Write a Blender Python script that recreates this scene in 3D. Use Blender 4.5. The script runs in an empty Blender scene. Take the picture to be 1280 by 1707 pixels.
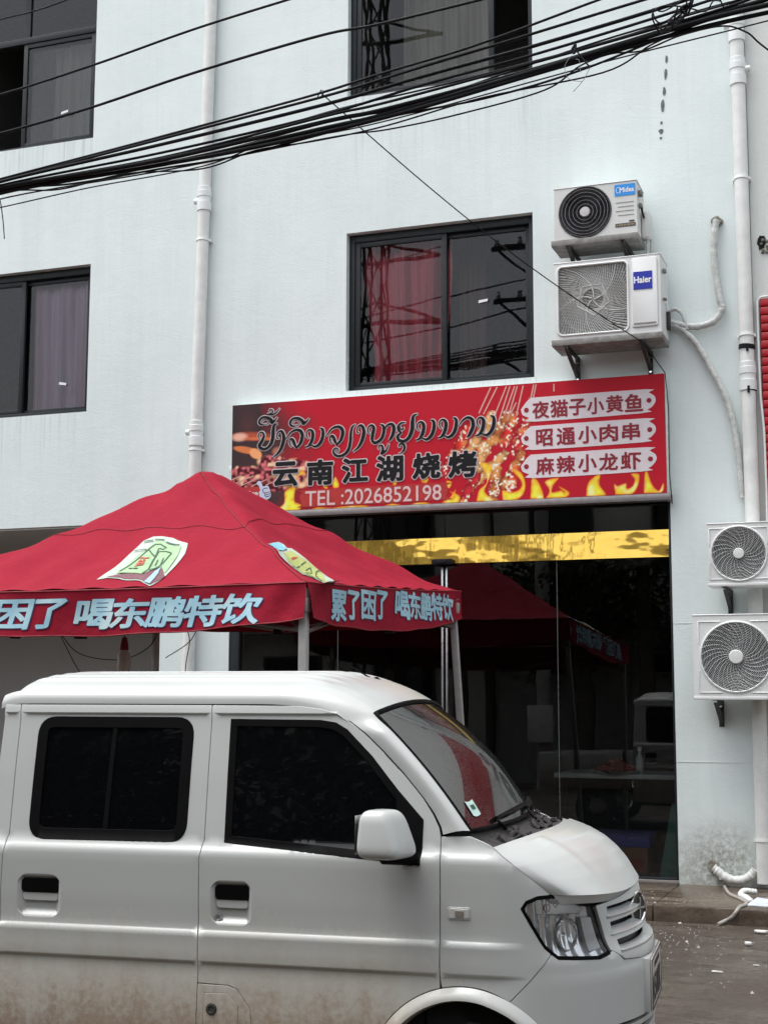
import bpy, bmesh, math, random
import numpy as np
from mathutils import Vector, Matrix, geometry

random.seed(7)
SC = bpy.context.scene
COL = SC.collection
R = math.radians

# ------------------------------------------------------------------ camera, sky, sun, exposure
cam_data = bpy.data.cameras.new('camera')
cam = bpy.data.objects.new('camera', cam_data); COL.objects.link(cam)
cam_data.sensor_width = 36.0
cam_data.lens = 50.6
cam_data.clip_start = 0.05
cam_data.clip_end = 600
YAW, PITCH, ROLL = R(-20.088), R(7.489), R(0.145)
_f = Vector((math.sin(YAW)*math.cos(PITCH), math.cos(YAW)*math.cos(PITCH), math.sin(PITCH)))
_r0 = Vector((math.cos(YAW), -math.sin(YAW), 0)); _u0 = _r0.cross(_f)
_r = _r0*math.cos(ROLL) + _u0*math.sin(ROLL); _u = -_r0*math.sin(ROLL) + _u0*math.cos(ROLL)
cam.matrix_world = Matrix(((_r.x, _u.x, -_f.x, 0), (_r.y, _u.y, -_f.y, 0), (_r.z, _u.z, -_f.z, 1.62), (0, 0, 0, 1)))
SC.camera = cam

SUN_ELEV, SUN_AZ = R(72), R(235)          # azimuth clockwise from +Y : high, behind and left of the camera
world = bpy.data.worlds.new('World'); SC.world = world; world.use_nodes = True
wn = world.node_tree; wn.nodes.clear()
sky = wn.nodes.new('ShaderNodeTexSky'); sky.sky_type = 'NISHITA'; sky.sun_disc = False
sky.sun_elevation = SUN_ELEV; sky.sun_rotation = SUN_AZ
sky.air_density = 1.0; sky.dust_density = 4.0; sky.ozone_density = 1.0
hs = wn.nodes.new('ShaderNodeHueSaturation'); hs.inputs['Saturation'].default_value = 0.28
bg = wn.nodes.new('ShaderNodeBackground'); bg.inputs['Strength'].default_value = 0.15
wo = wn.nodes.new('ShaderNodeOutputWorld')
wn.links.new(sky.outputs[0], hs.inputs['Color']); wn.links.new(hs.outputs[0], bg.inputs[0]); wn.links.new(bg.outputs[0], wo.inputs[0])
sl = bpy.data.lights.new('sun', 'SUN'); sl.energy = 0.5; sl.angle = R(35); sl.color = (1, .985, .96)
so = bpy.data.objects.new('sun', sl); COL.objects.link(so)
_sd = Vector((math.sin(SUN_AZ)*math.cos(SUN_ELEV), math.cos(SUN_AZ)*math.cos(SUN_ELEV), math.sin(SUN_ELEV)))
so.rotation_euler = _sd.to_track_quat('Z', 'Y').to_euler(); so.location = _sd*60
SC.view_settings.view_transform = 'Standard'; SC.view_settings.look = 'None'
SC.view_settings.exposure = 1.16; SC.view_settings.gamma = 1.0
try: SC.view_settings.use_curve_mapping = False
except Exception: pass
SC.render.engine = 'CYCLES'
SC.cycles.use_denoising = True
SC.cycles.max_bounces = 8; SC.cycles.transparent_max_bounces = 12
SC.cycles.caustics_reflective = False; SC.cycles.caustics_refractive = False

# ------------------------------------------------------------------ materials
def lin(c):
    return tuple(((v/255+.055)/1.055)**2.4 if v/255 > .04045 else v/255/12.92 for v in c)
class N:
    def __init__(s, name):
        s.m = bpy.data.materials.new(name); s.m.use_nodes = True
        s.t = s.m.node_tree; s.t.nodes.clear()
        s.out = s.n('ShaderNodeOutputMaterial')
    def n(s, t, **k):
        nd = s.t.nodes.new(t)
        for a, v in k.items():
            if hasattr(nd, a): setattr(nd, a, v)
            else: nd.inputs[a.replace('_', ' ')].default_value = v
        return nd
    def l(s, a, b): s.t.links.new(a, b)
    def coord(s, scale=(1, 1, 1), kind='Object'):
        c = s.n('ShaderNodeTexCoord'); mp = s.n('ShaderNodeMapping'); mp.inputs['Scale'].default_value = scale
        s.l(c.outputs[kind], mp.inputs['Vector']); return mp.outputs[0]
    def noise(s, scale, detail=4, rough=.55, vec=None, dist=0):
        x = s.n('ShaderNodeTexNoise'); x.inputs['Scale'].default_value = scale
        x.inputs['Detail'].default_value = detail; x.inputs['Roughness'].default_value = rough; x.inputs['Distortion'].default_value = dist
        s.l(vec if vec else s.coord(), x.inputs['Vector']); return x.outputs['Fac']
    def ramp(s, fac, stops):
        x = s.n('ShaderNodeValToRGB'); e = x.color_ramp.elements
        while len(e) > 1: e.remove(e[-1])
        e[0].position = stops[0][0]; e[0].color = c4(stops[0][1])
        for p, c in stops[1:]:
            q = e.new(p); q.color = c4(c)
        s.l(fac, x.inputs[0]); return x.outputs[0]
    def mix(s, fac, a, b, mode='MIX'):
        x = s.n('ShaderNodeMix'); x.data_type = 'RGBA'; x.blend_type = mode
        for i, v in ((0, fac), (6, a), (7, b)):
            if hasattr(v, 'node'): s.l(v, x.inputs[i])
            else: x.inputs[i].default_value = v if i == 0 else c4(v)
        return x.outputs[2]
    def math(s, op, a, b=0., clamp=False):
        x = s.n('ShaderNodeMath'); x.operation = op; x.use_clamp = clamp
        for i, v in ((0, a), (1, b)):
            if hasattr(v, 'node'): s.l(v, x.inputs[i])
            else: x.inputs[i].default_value = v
        return x.outputs[0]
    def z(s, axis='Z', kind='Object'):
        c = s.n('ShaderNodeTexCoord'); q = s.n('ShaderNodeSeparateXYZ'); s.l(c.outputs[kind], q.inputs[0]); return q.outputs[axis]
    def remap(s, v, a, b, c=0., d=1.):
        x = s.n('ShaderNodeMapRange'); x.clamp = True
        s.l(v, x.inputs[0])
        for i, q in enumerate((a, b, c, d)): x.inputs[i+1].default_value = q
        return x.outputs[0]
    def bump(s, h, strength=.2, dist=.01):
        x = s.n('ShaderNodeBump'); x.inputs['Strength'].default_value = strength; x.inputs['Distance'].default_value = dist
        s.l(h, x.inputs['Height']); return x.outputs[0]
    def bsdf(s, color=(.8, .8, .8), rough=.5, metal=0., normal=None, coat=0., spec=.5, **k):
        p = s.n('ShaderNodeBsdfPrincipled')
        for nm, v in (('Base Color', color), ('Roughness', rough), ('Metallic', metal), ('Coat Weight', coat), ('Specular IOR Level', spec)):
            if hasattr(v, 'node'): s.l(v, p.inputs[nm])
            else: p.inputs[nm].default_value = c4(v) if nm == 'Base Color' else v
        for nm, v in k.items(): p.inputs[nm.replace('_', ' ')].default_value = v
        if normal: s.l(normal, p.inputs['Normal'])
        s.l(p.outputs[0], s.out.inputs[0]); return p
def c4(c): return (c[0], c[1], c[2], 1.) if len(c) == 3 else tuple(c)

def simple(name, color, rough=.5, metal=0., var=.12, scale=18, bump=.0, coat=0., spec=.5):
    k = N(name); nz = k.noise(scale, 5)
    lo = tuple(v*(1-var) for v in color); hi = tuple(min(1, v*(1+var)) for v in color)
    c = k.ramp(nz, [(.3, lo), (.7, hi)])
    r = k.remap(k.noise(scale*.6), .3, .7, max(.02, rough-.08), min(1, rough+.08))
    k.bsdf(c, r, metal, k.bump(nz, bump, .004) if bump else None, coat, spec)
    return k.m

def mat_wall(name, base, streak, dirty=True):
    k = N(name)
    big = k.noise(.9, 5, .6)
    st = k.noise(1.0, 6, .65, k.coord((13, 13, .55)), 1.2)
    st2 = k.noise(1.0, 5, .6, k.coord((2.2, 2.2, .18)))
    c = k.mix(k.remap(big, .35, .7, 0, .35), base, streak)
    c = k.mix(k.remap(st, .5, .85, 0, .38), c, streak)
    c = k.mix(k.remap(st2, .5, .85, 0, .45), c, streak)
    fine = k.noise(60, 3)
    br = k.noise(1.0, 7, .75, k.coord((3.2, 3.2, 7)), 1.5); pat = k.noise(2.6, 3, .5)
    c = k.mix(k.remap(br, .52, .72, 0, .28), c, tuple(v*.86 for v in base))
    c = k.mix(k.remap(pat, .55, .62, 0, .16), c, tuple(min(1, v*1.07) for v in base))
    spot = k.noise(9, 2, .5); c = k.mix(k.remap(spot, .74, .78, 0, .35), c, streak)
    if dirty:
        xx = k.z('X'); zs = k.z('Z'); drip = k.remap(k.noise(1, 6, .75, k.coord((26, 26, .5)), .6), .50, .68, 0, 1)
        def box(v, a, b_): return k.math('MULTIPLY', k.remap(v, a-.03, a+.03), k.remap(v, b_-.03, b_+.03, 1, 0))
        mx = k.math('MAXIMUM', box(xx, 1.06, 2.95), box(xx, -3.6, -1.70))
        mz = k.math('MAXIMUM', k.math('MULTIPLY', k.remap(zs, 3.9, 4.5), k.remap(zs, 4.52, 4.53, 1, 0)), k.math('MULTIPLY', k.remap(zs, 6.5, 7.4), k.remap(zs, 7.41, 7.42, 1, 0)))
        c = k.mix(k.math('MULTIPLY', k.math('MULTIPLY', drip, mx), k.math('MULTIPLY', mz, .42)), c, lin((150, 156, 150)))
        zz = k.z('Z'); n2 = k.noise(7, 6, .7)
        low = k.math('MULTIPLY', k.remap(zz, .1, .75, 1, 0), k.remap(n2, .40, .66, .05, 1))
        c = k.mix(k.math('MULTIPLY', low, .75), c, lin((126, 124, 106)))
        # brown green mould round the low pipe hole
        vx = k.n('ShaderNodeVectorMath', operation='DISTANCE'); tc = k.n('ShaderNodeTexCoord')
        k.l(tc.outputs['Object'], vx.inputs[0]); vx.inputs[1].default_value = (4.42, 0, .28)
        ring = k.math('MULTIPLY', k.remap(vx.outputs['Value'], .06, .42, 1.1, 0), k.remap(k.noise(22, 6, .8), .40, .60, 0, 1))
        c = k.mix(k.math('MULTIPLY', ring, .72), c, lin((98, 84, 58)))
    b = k.bump(k.math('ADD', k.math('ADD', k.math('MULTIPLY', big, .6), k.math('MULTIPLY', br, .35)), k.math('MULTIPLY', fine, .25)), .3, .02)
    k.bsdf(c, .75, 0, b)
    return k.m

def mat_paint():
    k = N('white_car_paint')
    zz = k.z('Z'); n1 = k.noise(3.5, 6, .65); n2 = k.noise(1, 5, .6, k.coord((14, 14, 1.6))); n3 = k.noise(45, 4, .7)
    x = k.z('X')
    lim = k.math('ADD', zz, k.math('MULTIPLY', k.math('SUBTRACT', n1, .5), .35))
    lim = k.math('ADD', lim, k.math('MULTIPLY', k.math('SUBTRACT', n2, .5), .25))
    lim = k.math('ADD', lim, k.remap(x, -.25, .45, 0, .42))
    d = k.remap(lim, .42, .90, .92, 0)
    d = k.math('MULTIPLY', d, k.remap(n3, .2, .75, .6, 1.12), True)
    scr = k.noise(1, 6, .8, k.coord((5, 5, 26)), 2.5); d = k.math('MULTIPLY', d, k.remap(scr, .62, .68, 1, .72))
    mud = k.mix(k.math('MULTIPLY', k.remap(d, .2, .72, 0, 1), k.remap(n1, .2, .7, .6, 1)), lin((186, 176, 154)), lin((122, 92, 62)))
    base = k.mix(k.remap(k.noise(2.2, 5), .35, .7, 0, .5), (.465, .485, .47), (.425, .445, .43))
    c = k.mix(d, base, mud)
    r = k.remap(d, .05, 1., .24, .62)
    # fine water drops
    v = k.n('ShaderNodeTexVoronoi'); v.inputs['Scale'].default_value = 95; k.l(k.coord(), v.inputs['Vector'])
    drops = k.remap(v.outputs['Distance'], .0, .32, 1, 0)
    drops = k.math('MULTIPLY', drops, k.remap(k.noise(14, 3), .48, .62, 0, 1))
    wav = k.noise(2.2, 2, .4); k.bsdf(c, r, 0, k.bump(k.math('ADD', k.math('MULTIPLY', drops, .10), wav), .14, .012), .2, Coat_Roughness=.08)
    return k.m

def mat_glass(name, tint, mirror=1.0, rough=.0, wob=0., drops=False, ior=1.5, haze=None):
    """thin architectural pane: tinted see-through plus fresnel reflection"""
    k = N(name)
    tr = k.n('ShaderNodeBsdfTransparent'); tr.inputs[0].default_value = c4(tint)
    gl = k.n('ShaderNodeBsdfGlossy'); gl.inputs['Roughness'].default_value = rough
    gl.inputs['Color'].default_value = (mirror, mirror, mirror, 1)
    fr = k.n('ShaderNodeFresnel'); fr.inputs['IOR'].default_value = ior
    nrm = None
    if wob: nrm = k.bump(k.noise(1.1, 2, .4), wob, .05)
    fac = fr.outputs[0]
    if drops:
        v = k.n('ShaderNodeTexVoronoi'); v.inputs['Scale'].default_value = 210; k.l(k.coord(), v.inputs['Vector'])
        h = k.remap(v.outputs['Distance'], .05, .4, 1, 0)
        nrm = k.bump(h, .10, .004)
    if nrm: k.l(nrm, gl.inputs['Normal'])
    mx = k.n('ShaderNodeMixShader'); k.l(fac, mx.inputs[0]); k.l(tr.outputs[0], mx.inputs[1]); k.l(gl.outputs[0], mx.inputs[2])
    last = mx.outputs[0]
    if haze:
        df = k.n('ShaderNodeBsdfDiffuse'); df.inputs[0].default_value = c4(haze[1])
        m2 = k.n('ShaderNodeMixShader')
        k.l(k.remap(k.noise(6, 6, .7), .3, .8, haze[0]*.4, haze[0]*1.6), m2.inputs[0]); k.l(last, m2.inputs[1]); k.l(df.outputs[0], m2.inputs[2]); last = m2.outputs[0]
    k.l(last, k.out.inputs[0]); return k.m

def mat_attr(name, rough=.4, coat=0.):
    k = N(name); a = k.n('ShaderNodeAttribute'); a.attribute_name = 'print'
    k.bsdf(a.outputs['Color'], rough, 0, None, coat, .15); return k.m

def mat_cloth(name, col):
    k = N(name); w = k.noise(500, 2); n = k.noise(4, 5, .6); n2 = k.noise(25, 5, .6)
    c = k.mix(k.remap(n, .3, .75, 0, .5), col, tuple(v*.72 for v in col))
    c = k.mix(k.remap(n2, .5, .8, 0, .25), c, tuple(min(1, v*1.3+.01) for v in col))
    h = k.math('ADD', k.math('MULTIPLY', n, .8), k.math('MULTIPLY', n2, .2))
    p = k.bsdf(c, .8, 0, k.bump(h, .45, .03), 0, .12)
    return k.m

def mat_ground():
    k = N('wet_ground')
    big = k.noise(.8, 6, .6); mid = k.noise(3.2, 8, .72, k.coord((1, 2.2, 1)), .4); fine = k.noise(70, 5, .75); spk = k.noise(26, 6, .8)
    c = k.mix(k.remap(mid, .34, .66, 0, 1), lin((62, 54, 47)), lin((106, 98, 88)))
    c = k.mix(k.remap(big, .44, .56, 0, .75), c, lin((66, 53, 44)))
    c = k.mix(k.remap(spk, .52, .66, 0, .55), c, lin((124, 116, 104)))
    c = k.mix(k.remap(fine, .48, .66, 0, .7), c, lin((44, 38, 33)))
    pk = k.noise(120, 3, .7); c = k.mix(k.remap(pk, .62, .70, 0, .5), c, lin((150, 142, 130)))
    r = k.remap(k.math('ADD', k.math('MULTIPLY', big, .6), k.math('MULTIPLY', mid, .4)), .38, .60, .10, .50)
    b = k.bump(k.math('ADD', k.math('ADD', k.math('MULTIPLY', mid, .9), k.math('MULTIPLY', spk, .4)), k.math('MULTIPLY', fine, .45)), .85, .03)
    k.bsdf(c, r, 0, b); return k.m

def mat_step():
    k = N('wet_step_cement')
    mid = k.noise(2.4, 8, .72, k.coord((.7, 2, 1.2))); fine = k.noise(60, 5, .75)
    c = k.mix(k.remap(mid, .36, .64, 0, 1), lin((66, 55, 46)), lin((108, 97, 85)))
    c = k.mix(k.remap(fine, .52, .75, 0, .45), c, lin((130, 120, 108)))
    k.bsdf(c, k.remap(mid, .35, .65, .15, .55), 0, k.bump(k.math('ADD', mid, k.math('MULTIPLY', fine, .3)), .35, .015)); return k.m

def mat_gold():
    k = N('polished_gold_panel')
    w = k.noise(1.0, 2, .4, k.coord((2.6, 1, 5))); w2 = k.noise(1.0, 2, .4, k.coord((9, 1, 1.5)))
    c = k.mix(k.remap(k.noise(12, 4), .4, .7, 0, .3), (.78, .50, .10), (.62, .38, .07))
    k.bsdf(c, .07, 1., k.bump(k.math('ADD', w, k.math('MULTIPLY', w2, .3)), .34, .03)); return k.m

def mat_rubble(name, a, b, scale=40):
    k = N(name); n = k.noise(scale, 5, .7)
    k.bsdf(k.ramp(n, [(.35, a), (.65, b)]), .85, 0, k.bump(n, .6, .01)); return k.m

M = {}
M['wall'] = mat_wall('white_wall_paint', (.745, .815, .805), (.575, .655, .64))
M['wall2'] = mat_wall('beige_wall_paint', (.69, .72, .69), (.55, .58, .54), False)
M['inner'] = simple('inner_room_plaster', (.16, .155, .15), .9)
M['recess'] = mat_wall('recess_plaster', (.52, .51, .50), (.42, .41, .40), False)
M['frame'] = simple('dark_aluminium', (.020, .024, .026), .45, .1, .1, spec=.3)
M['pvc'] = simple('white_pvc', (.76, .79, .775), .38, 0, .06, 5)
M['pvc_old'] = simple('stained_pvc', (.72, .735, .71), .5, 0, .08, 9)
M['ac'] = simple('ac_cream_enamel', (.63, .64, .615), .42, 0, .05, 4)
M['ac2'] = simple('ac_white_enamel', (.72, .735, .72), .42, 0, .05, 4)
M['ac_tray'] = simple('grimy_ac_tray', (.22, .215, .20), .7, 0, .35, 14)
M['dark'] = simple('black_plastic', (.012, .012, .014), .45, 0, .2, spec=.12)
M['blade'] = simple('fan_blade_plastic', (.03, .032, .05), .35, 0, .2)
M['fin'] = simple('radiator_fins', (.10, .105, .10), .5, .3, .3, 40)
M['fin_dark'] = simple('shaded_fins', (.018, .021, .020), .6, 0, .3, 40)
M['swirl_wire'] = simple('swirl_wire', (.46, .47, .46), .45, .1, .1)
M['grille_wire'] = simple('grille_wire', (.60, .61, .59), .45, .1, .1)
M['grille_dark'] = simple('dark_grille_wire', (.05, .05, .055), .35, .2, .15)
M['hub'] = simple('grey_hub', (.52, .51, .50), .45, 0, .06)
M['ring_grey'] = simple('ring_grey', (.30, .30, .31), .4)
M['fan_grey'] = simple('grey_fan', (.14, .14, .14), .4)
M['joint'] = simple('clear_joint', (.10, .115, .115), .3)
M['steel'] = simple('dark_steel', (.055, .053, .05), .6, .4, .4, 30, .2, spec=.3)
M['chrome'] = simple('chrome', (.75, .76, .77), .08, 1., .05)
M['bright_steel'] = simple('brushed_steel', (.55, .56, .56), .3, .9, .08)
M['blue1'] = simple('sky_blue_badge', lin((22, 140, 220)), .35)
M['blue2'] = simple('deep_blue_badge', lin((22, 40, 160)), .35)
M['white'] = simple('white_print', (.82, .82, .82), .5, 0, .03)
M['label_dark'] = simple('dark_label', (.05, .045, .035), .5)
M['label_gold'] = simple('tan_print', (.45, .36, .2), .5)
M['hose_grey'] = simple('dull_grey_hose', (.34, .32, .29), .55, 0, .2, 20)
M['taped'] = simple('white_tape_wrap', (.52, .535, .515), .55, 0, .18, 30, .3)
M['cement'] = mat_rubble('cement_plug', lin((88, 84, 74)), lin((150, 146, 132)))
M['crack'] = mat_rubble('dark_crack', lin((78, 88, 88)), lin((120, 130, 130)))
M['black_hole'] = simple('black_hole', (.02, .02, .02), .9, spec=.12)
M['red_board'] = simple('glossy_red_board', lin((168, 18, 30)), .3, 0, .14, 6, .1)
M['cable'] = simple('black_cable', (.010, .011, .012), .5, 0, .2, spec=.12)
M['wire_grey'] = simple('thin_grey_wire', (.18, .2, .23), .5)
M['signface'] = mat_attr('printed_sign_film', .45, .0)
M['sign_edge'] = simple('sign_white_edge', (.62, .64, .62), .5)
M['sign_trim'] = simple('sign_aluminium_trim', (.30, .27, .27), .4, .6)
M['ink'] = simple('black_ink', (.016, .017, .018), .45, spec=.12)
M['outline'] = simple('white_outline_ink', (.62, .56, .57), .5, 0, .03)
M['tag'] = simple('pale_tag_print', (.74, .68, .70), .5, 0, .03, spec=.2)
M['tag_red'] = simple('dark_red_ink', lin((140, 16, 38)), .45)
M['tel_box'] = simple('orange_red_print', lin((178, 44, 40)), .45)
M['tel'] = simple('pink_white_ink', (.72, .52, .52), .45, 0, .03)
M['thumb'] = simple('pale_blue_print', lin((196, 204, 226)), .45, 0, .03)
M['cloth'] = mat_cloth('red_canopy_cloth', lin((146, 27, 47)))
M['seam'] = simple('dark_red_seam', lin((126, 10, 28)), .7)
M['teal_ink'] = None
k = N('pale_blue_letter_print'); zc_ = k.z('Z')
k.bsdf(k.ramp(k.remap(k.noise(3, 3), .3, .7), [(0, lin((176, 208, 214))), (.5, lin((150, 194, 212))), (1, lin((200, 222, 224)))]), .55)
M['teal_ink'] = k.m
M['navy'] = simple('navy_print', lin((62, 40, 80)), .6)
M['can_pale'] = simple('pale_can_print', lin((172, 184, 172)), .55, 0, .1, 20)
M['can_green'] = simple('green_can_print', lin((148, 182, 138)), .55, 0, .12, 20)
M['can_dark'] = simple('dark_can_print', lin((112, 66, 76)), .55, 0, .25, 30)
M['can_blue'] = simple('blue_can_print', lin((150, 188, 220)), .55)
M['can_line'] = simple('dark_green_line', lin((44, 78, 60)), .6)
M['can_red'] = simple('brick_red_print', lin((170, 70, 52)), .6)
M['bottle_green'] = simple('lime_bottle_print', lin((164, 174, 104)), .55, 0, .15, 25)
M['bottle_cap'] = simple('blue_cap_print', lin((130, 190, 220)), .55)
M['pole'] = simple('grey_painted_leg', (.36, .35, .34), .45, .1, .1)
M['truss'] = simple('dim_steel_truss', (.20, .17, .16), .5, .3)
M['bulb'] = simple('frosted_bulb', (.62, .55, .52), .4)
M['paint'] = mat_paint()
M['paint_in'] = simple('dark_body_gap', (.012, .012, .012), .8, spec=.12)
M['rubber'] = simple('black_rubber', (.0035, .0035, .004), .6, 0, .2, spec=.06)
M['tint'] = None
k = N('black_tinted_glass'); nz = k.noise(30, 4, .7)
k.bsdf((.0025, .0028, .0035), k.remap(nz, .4, .8, .01, .05), 0, None, 0, .5); M['tint'] = k.m
M['windscreen'] = mat_glass('windscreen_glass', (.16, .18, .18), .24, .02, 0, True, 1.38, (.02, (.35, .36, .36)))
M['lamp_silver'] = simple('silver_lamp_reflector', (.90, .91, .92), .1, .6, .04)
M['lens'] = mat_glass('clear_lens', (.93, .94, .94), .9, .01)
M['cowl'] = mat_rubble('gritty_black_cowl', (.010, .010, .010), (.045, .04, .04), 60)
M['amber'] = simple('amber_bulb', lin((190, 110, 80)), .3)
M['plate'] = simple('pale_number_plate', (.42, .38, .35), .5, 0, .1)
M['tyre'] = simple('tyre_rubber', (.018, .018, .018), .8, 0, .2, 20, .2)
M['pane'] = mat_glass('window_pane', (.80, .82, .82), .9, .0, .05, False, 1.5)
M['pane_shop'] = mat_glass('shop_glass', (.72, .77, .77), 1.0, .0, .02, False, 1.62)
M['gold'] = mat_gold()
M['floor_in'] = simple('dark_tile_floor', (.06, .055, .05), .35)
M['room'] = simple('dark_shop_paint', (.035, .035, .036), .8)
M['pink'] = None
def mat_curtain(name, a, b, rough=.8):
    k = N(name); n = k.noise(1, 4, .6, k.coord((7, 7, .5)))
    c = k.mix(k.remap(n, .3, .7), a, b)
    p = k.bsdf(c, rough); return k.m
M['pink'] = mat_curtain('rose_curtain', lin((244, 136, 148)), lin((206, 86, 102)))
M['dim_rose'] = mat_curtain('dim_rose_curtain', lin((120, 92, 92)), lin((84, 66, 66)))
M['lilac'] = mat_curtain('lilac_curtain', lin((206, 190, 214)), lin((186, 146, 164)))
M['beige'] = mat_curtain('beige_curtain', lin((164, 160, 146)), lin((120, 116, 104)))
M['blue_box'] = simple('blue_carton', lin((70, 84, 170)), .6)
M['carton'] = simple('brown_carton', lin((150, 112, 84)), .8)
M['carton_red'] = simple('red_carton_print', lin((170, 62, 48)), .7)
M['counter'] = simple('pale_counter', (.55, .55, .55), .4)
M['cray'] = simple('cooked_crayfish_red', lin((160, 52, 44)), .4, 0, .3, 60)
M['ground'] = mat_ground(); M['step'] = mat_step()
M['sill'] = simple('worn_stone_sill', (.26, .24, .22), .4, 0, .2, 8, .2)
M['foam'] = simple('white_foam', (.72, .72, .69), .7)
M['grit'] = simple('pale_grit', (.44, .42, .38), .8, 0, .3, 60)
M['leaf'] = simple('dark_green_leaf', (.030, .055, .022), .5, 0, .4, 9)
M['bark'] = mat_rubble('grey_bark', (.06, .05, .04), (.16, .14, .12), 20)
M['conc'] = simple('street_concrete', (.30, .29, .275), .85, 0, .2, 4)
M['opp'] = simple('cream_plaster', (.60, .58, .53), .85, 0, .15, 1.5)
M['opp_dark'] = simple('dark_shutter', (.05, .05, .05), .5)

# ------------------------------------------------------------------ mesh helpers
ORIG = {}
def thing(name, label, cat, loc, rotz=0, group=None):
    o = bpy.data.objects.new(name, None); COL.objects.link(o); o.empty_display_size = .1
    o.location = loc; o.rotation_euler = (0, 0, rotz); o['label'] = label; o['category'] = cat
    if group: o['group'] = group
    ORIG[o.name] = (Matrix.Translation(loc) @ Matrix.Rotation(rotz, 4, 'Z')).inverted()
    return o
def root_of(o):
    while o.parent: o = o.parent
    return o
def link(name, me, parent=None, **props):
    o = bpy.data.objects.new(name, me); COL.objects.link(o)
    if parent: o.parent = parent
    for a, v in props.items():
        if v is not None: o[a] = v
    return o
class MB:
    def __init__(s): s.v = []; s.f = []; s.m = []
    def add(s, vs, fs, mi=0):
        b = len(s.v); s.v += [tuple(p) for p in vs]; s.f += [tuple(i+b for i in f) for f in fs]; s.m += [mi]*len(fs); return s
    def box(s, x0, x1, y0, y1, z0, z1, mi=0):
        return s.add([(x0,y0,z0),(x1,y0,z0),(x1,y1,z0),(x0,y1,z0),(x0,y0,z1),(x1,y0,z1),(x1,y1,z1),(x0,y1,z1)],
            [(0,3,2,1),(4,5,6,7),(0,1,5,4),(1,2,6,5),(2,3,7,6),(3,0,4,7)], mi)
    def tube(s, pts, r, n=8, mi=0, closed=False, cap=True):
        pts = [Vector(p) for p in pts]; L = len(pts); rs = r if hasattr(r, '__len__') else [r]*L
        b = len(s.v); ref = None
        for i, p in enumerate(pts):
            if closed: t = pts[(i+1) % L]-pts[i-1]
            else: t = pts[min(i+1, L-1)]-pts[max(i-1, 0)]
            t.normalize()
            if ref is None:
                ref = t.cross(Vector((0, 0, 1)));
                if ref.length < .1: ref = t.cross(Vector((1, 0, 0)))
            ref = (ref - t*ref.dot(t)).normalized(); bi = t.cross(ref)
            for j in range(n):
                a = 2*math.pi*j/n; s.v.append(tuple(p+(ref*math.cos(a)+bi*math.sin(a))*rs[i]))
        for i in range(L if closed else L-1):
            for j in range(n):
                i2 = (i+1) % L
                s.f.append((b+i*n+j, b+i*n+(j+1) % n, b+i2*n+(j+1) % n, b+i2*n+j)); s.m.append(mi)
        if cap and not closed:
            s.f.append(tuple(b+j for j in range(n))[::-1]); s.m.append(mi)
            s.f.append(tuple(b+(L-1)*n+j for j in range(n))); s.m.append(mi)
        return s
    def lathe(s, prof, o, ax, n=24, mi=0):
        """prof: [(r, d)] turned about axis ax through o"""
        o = Vector(o); ax = Vector(ax).normalized(); e1 = ax.cross(Vector((0, 0, 1)))
        if e1.length < .1: e1 = ax.cross(Vector((1, 0, 0)))
        e1.normalize(); e2 = ax.cross(e1); b = len(s.v)
        for r, d in prof:
            for j in range(n):
                a = 2*math.pi*j/n; s.v.append(tuple(o+ax*d+(e1*math.cos(a)+e2*math.sin(a))*r))
        for i in range(len(prof)-1):
            for j in range(n):
                s.f.append((b+i*n+j, b+i*n+(j+1) % n, b+(i+1)*n+(j+1) % n, b+(i+1)*n+j)); s.m.append(mi)
        return s
    def prism(s, poly, y0, y1, mi=0):
        """poly in (x,z), between y0 (front) and y1"""
        n = len(poly)
        ar = sum(poly[i-1][0]*poly[i][1]-poly[i][0]*poly[i-1][1] for i in range(n))
        if ar < 0: poly = poly[::-1]
        return s.add([(x, y0, z) for x, z in poly]+[(x, y1, z) for x, z in poly],
            [tuple(range(n)), tuple(range(2*n-1, n-1, -1))]+[(i, n+i, n+(i+1) % n, (i+1) % n) for i in range(n)], mi)
    def grid(s, fn, nu, nv, mi=0, flip=False):
        b = len(s.v)
        for i in range(nu+1):
            for j in range(nv+1): s.v.append(tuple(fn(i/nu, j/nv)))
        for i in range(nu):
            for j in range(nv):
                q = (b+i*(nv+1)+j, b+(i+1)*(nv+1)+j, b+(i+1)*(nv+1)+j+1, b+i*(nv+1)+j+1)
                s.f.append(q[::-1] if flip else q); s.m.append(mi)
        return s
    def build(s, name, mats, parent=None, world=True, smooth=None, bevel=0, seg=2, weld=0, **props):
        me = bpy.data.meshes.new(name)
        vs = s.v
        if parent and world:
            inv = ORIG[root_of(parent).name]; vs = [tuple(inv @ Vector(p)) for p in vs]
        me.from_pydata(vs, [], s.f)
        if not isinstance(mats, (list, tuple)): mats = [mats]
        for m in mats: me.materials.append(M[m] if isinstance(m, str) else m)
        if len(mats) > 1: me.polygons.foreach_set('material_index', s.m)
        if bevel or weld:
            bm = bmesh.new(); bm.from_mesh(me)
            if weld: bmesh.ops.remove_doubles(bm, verts=bm.verts, dist=weld)
            if bevel:
                es = [e for e in bm.edges if len(e.link_faces) == 2 and e.calc_face_angle(0) > .6]
                bmesh.ops.bevel(bm, geom=es, offset=bevel, segments=seg, affect='EDGES', profile=.5, clamp_overlap=True)
            bm.to_mesh(me); bm.free()
        if smooth or (bevel and smooth is None):
            me.polygons.foreach_set('use_smooth', [True]*len(me.polygons))
            me.set_sharp_from_angle(angle=R(smooth if smooth else 35))
        me.update()
        return link(name, me, parent, **props)

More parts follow.
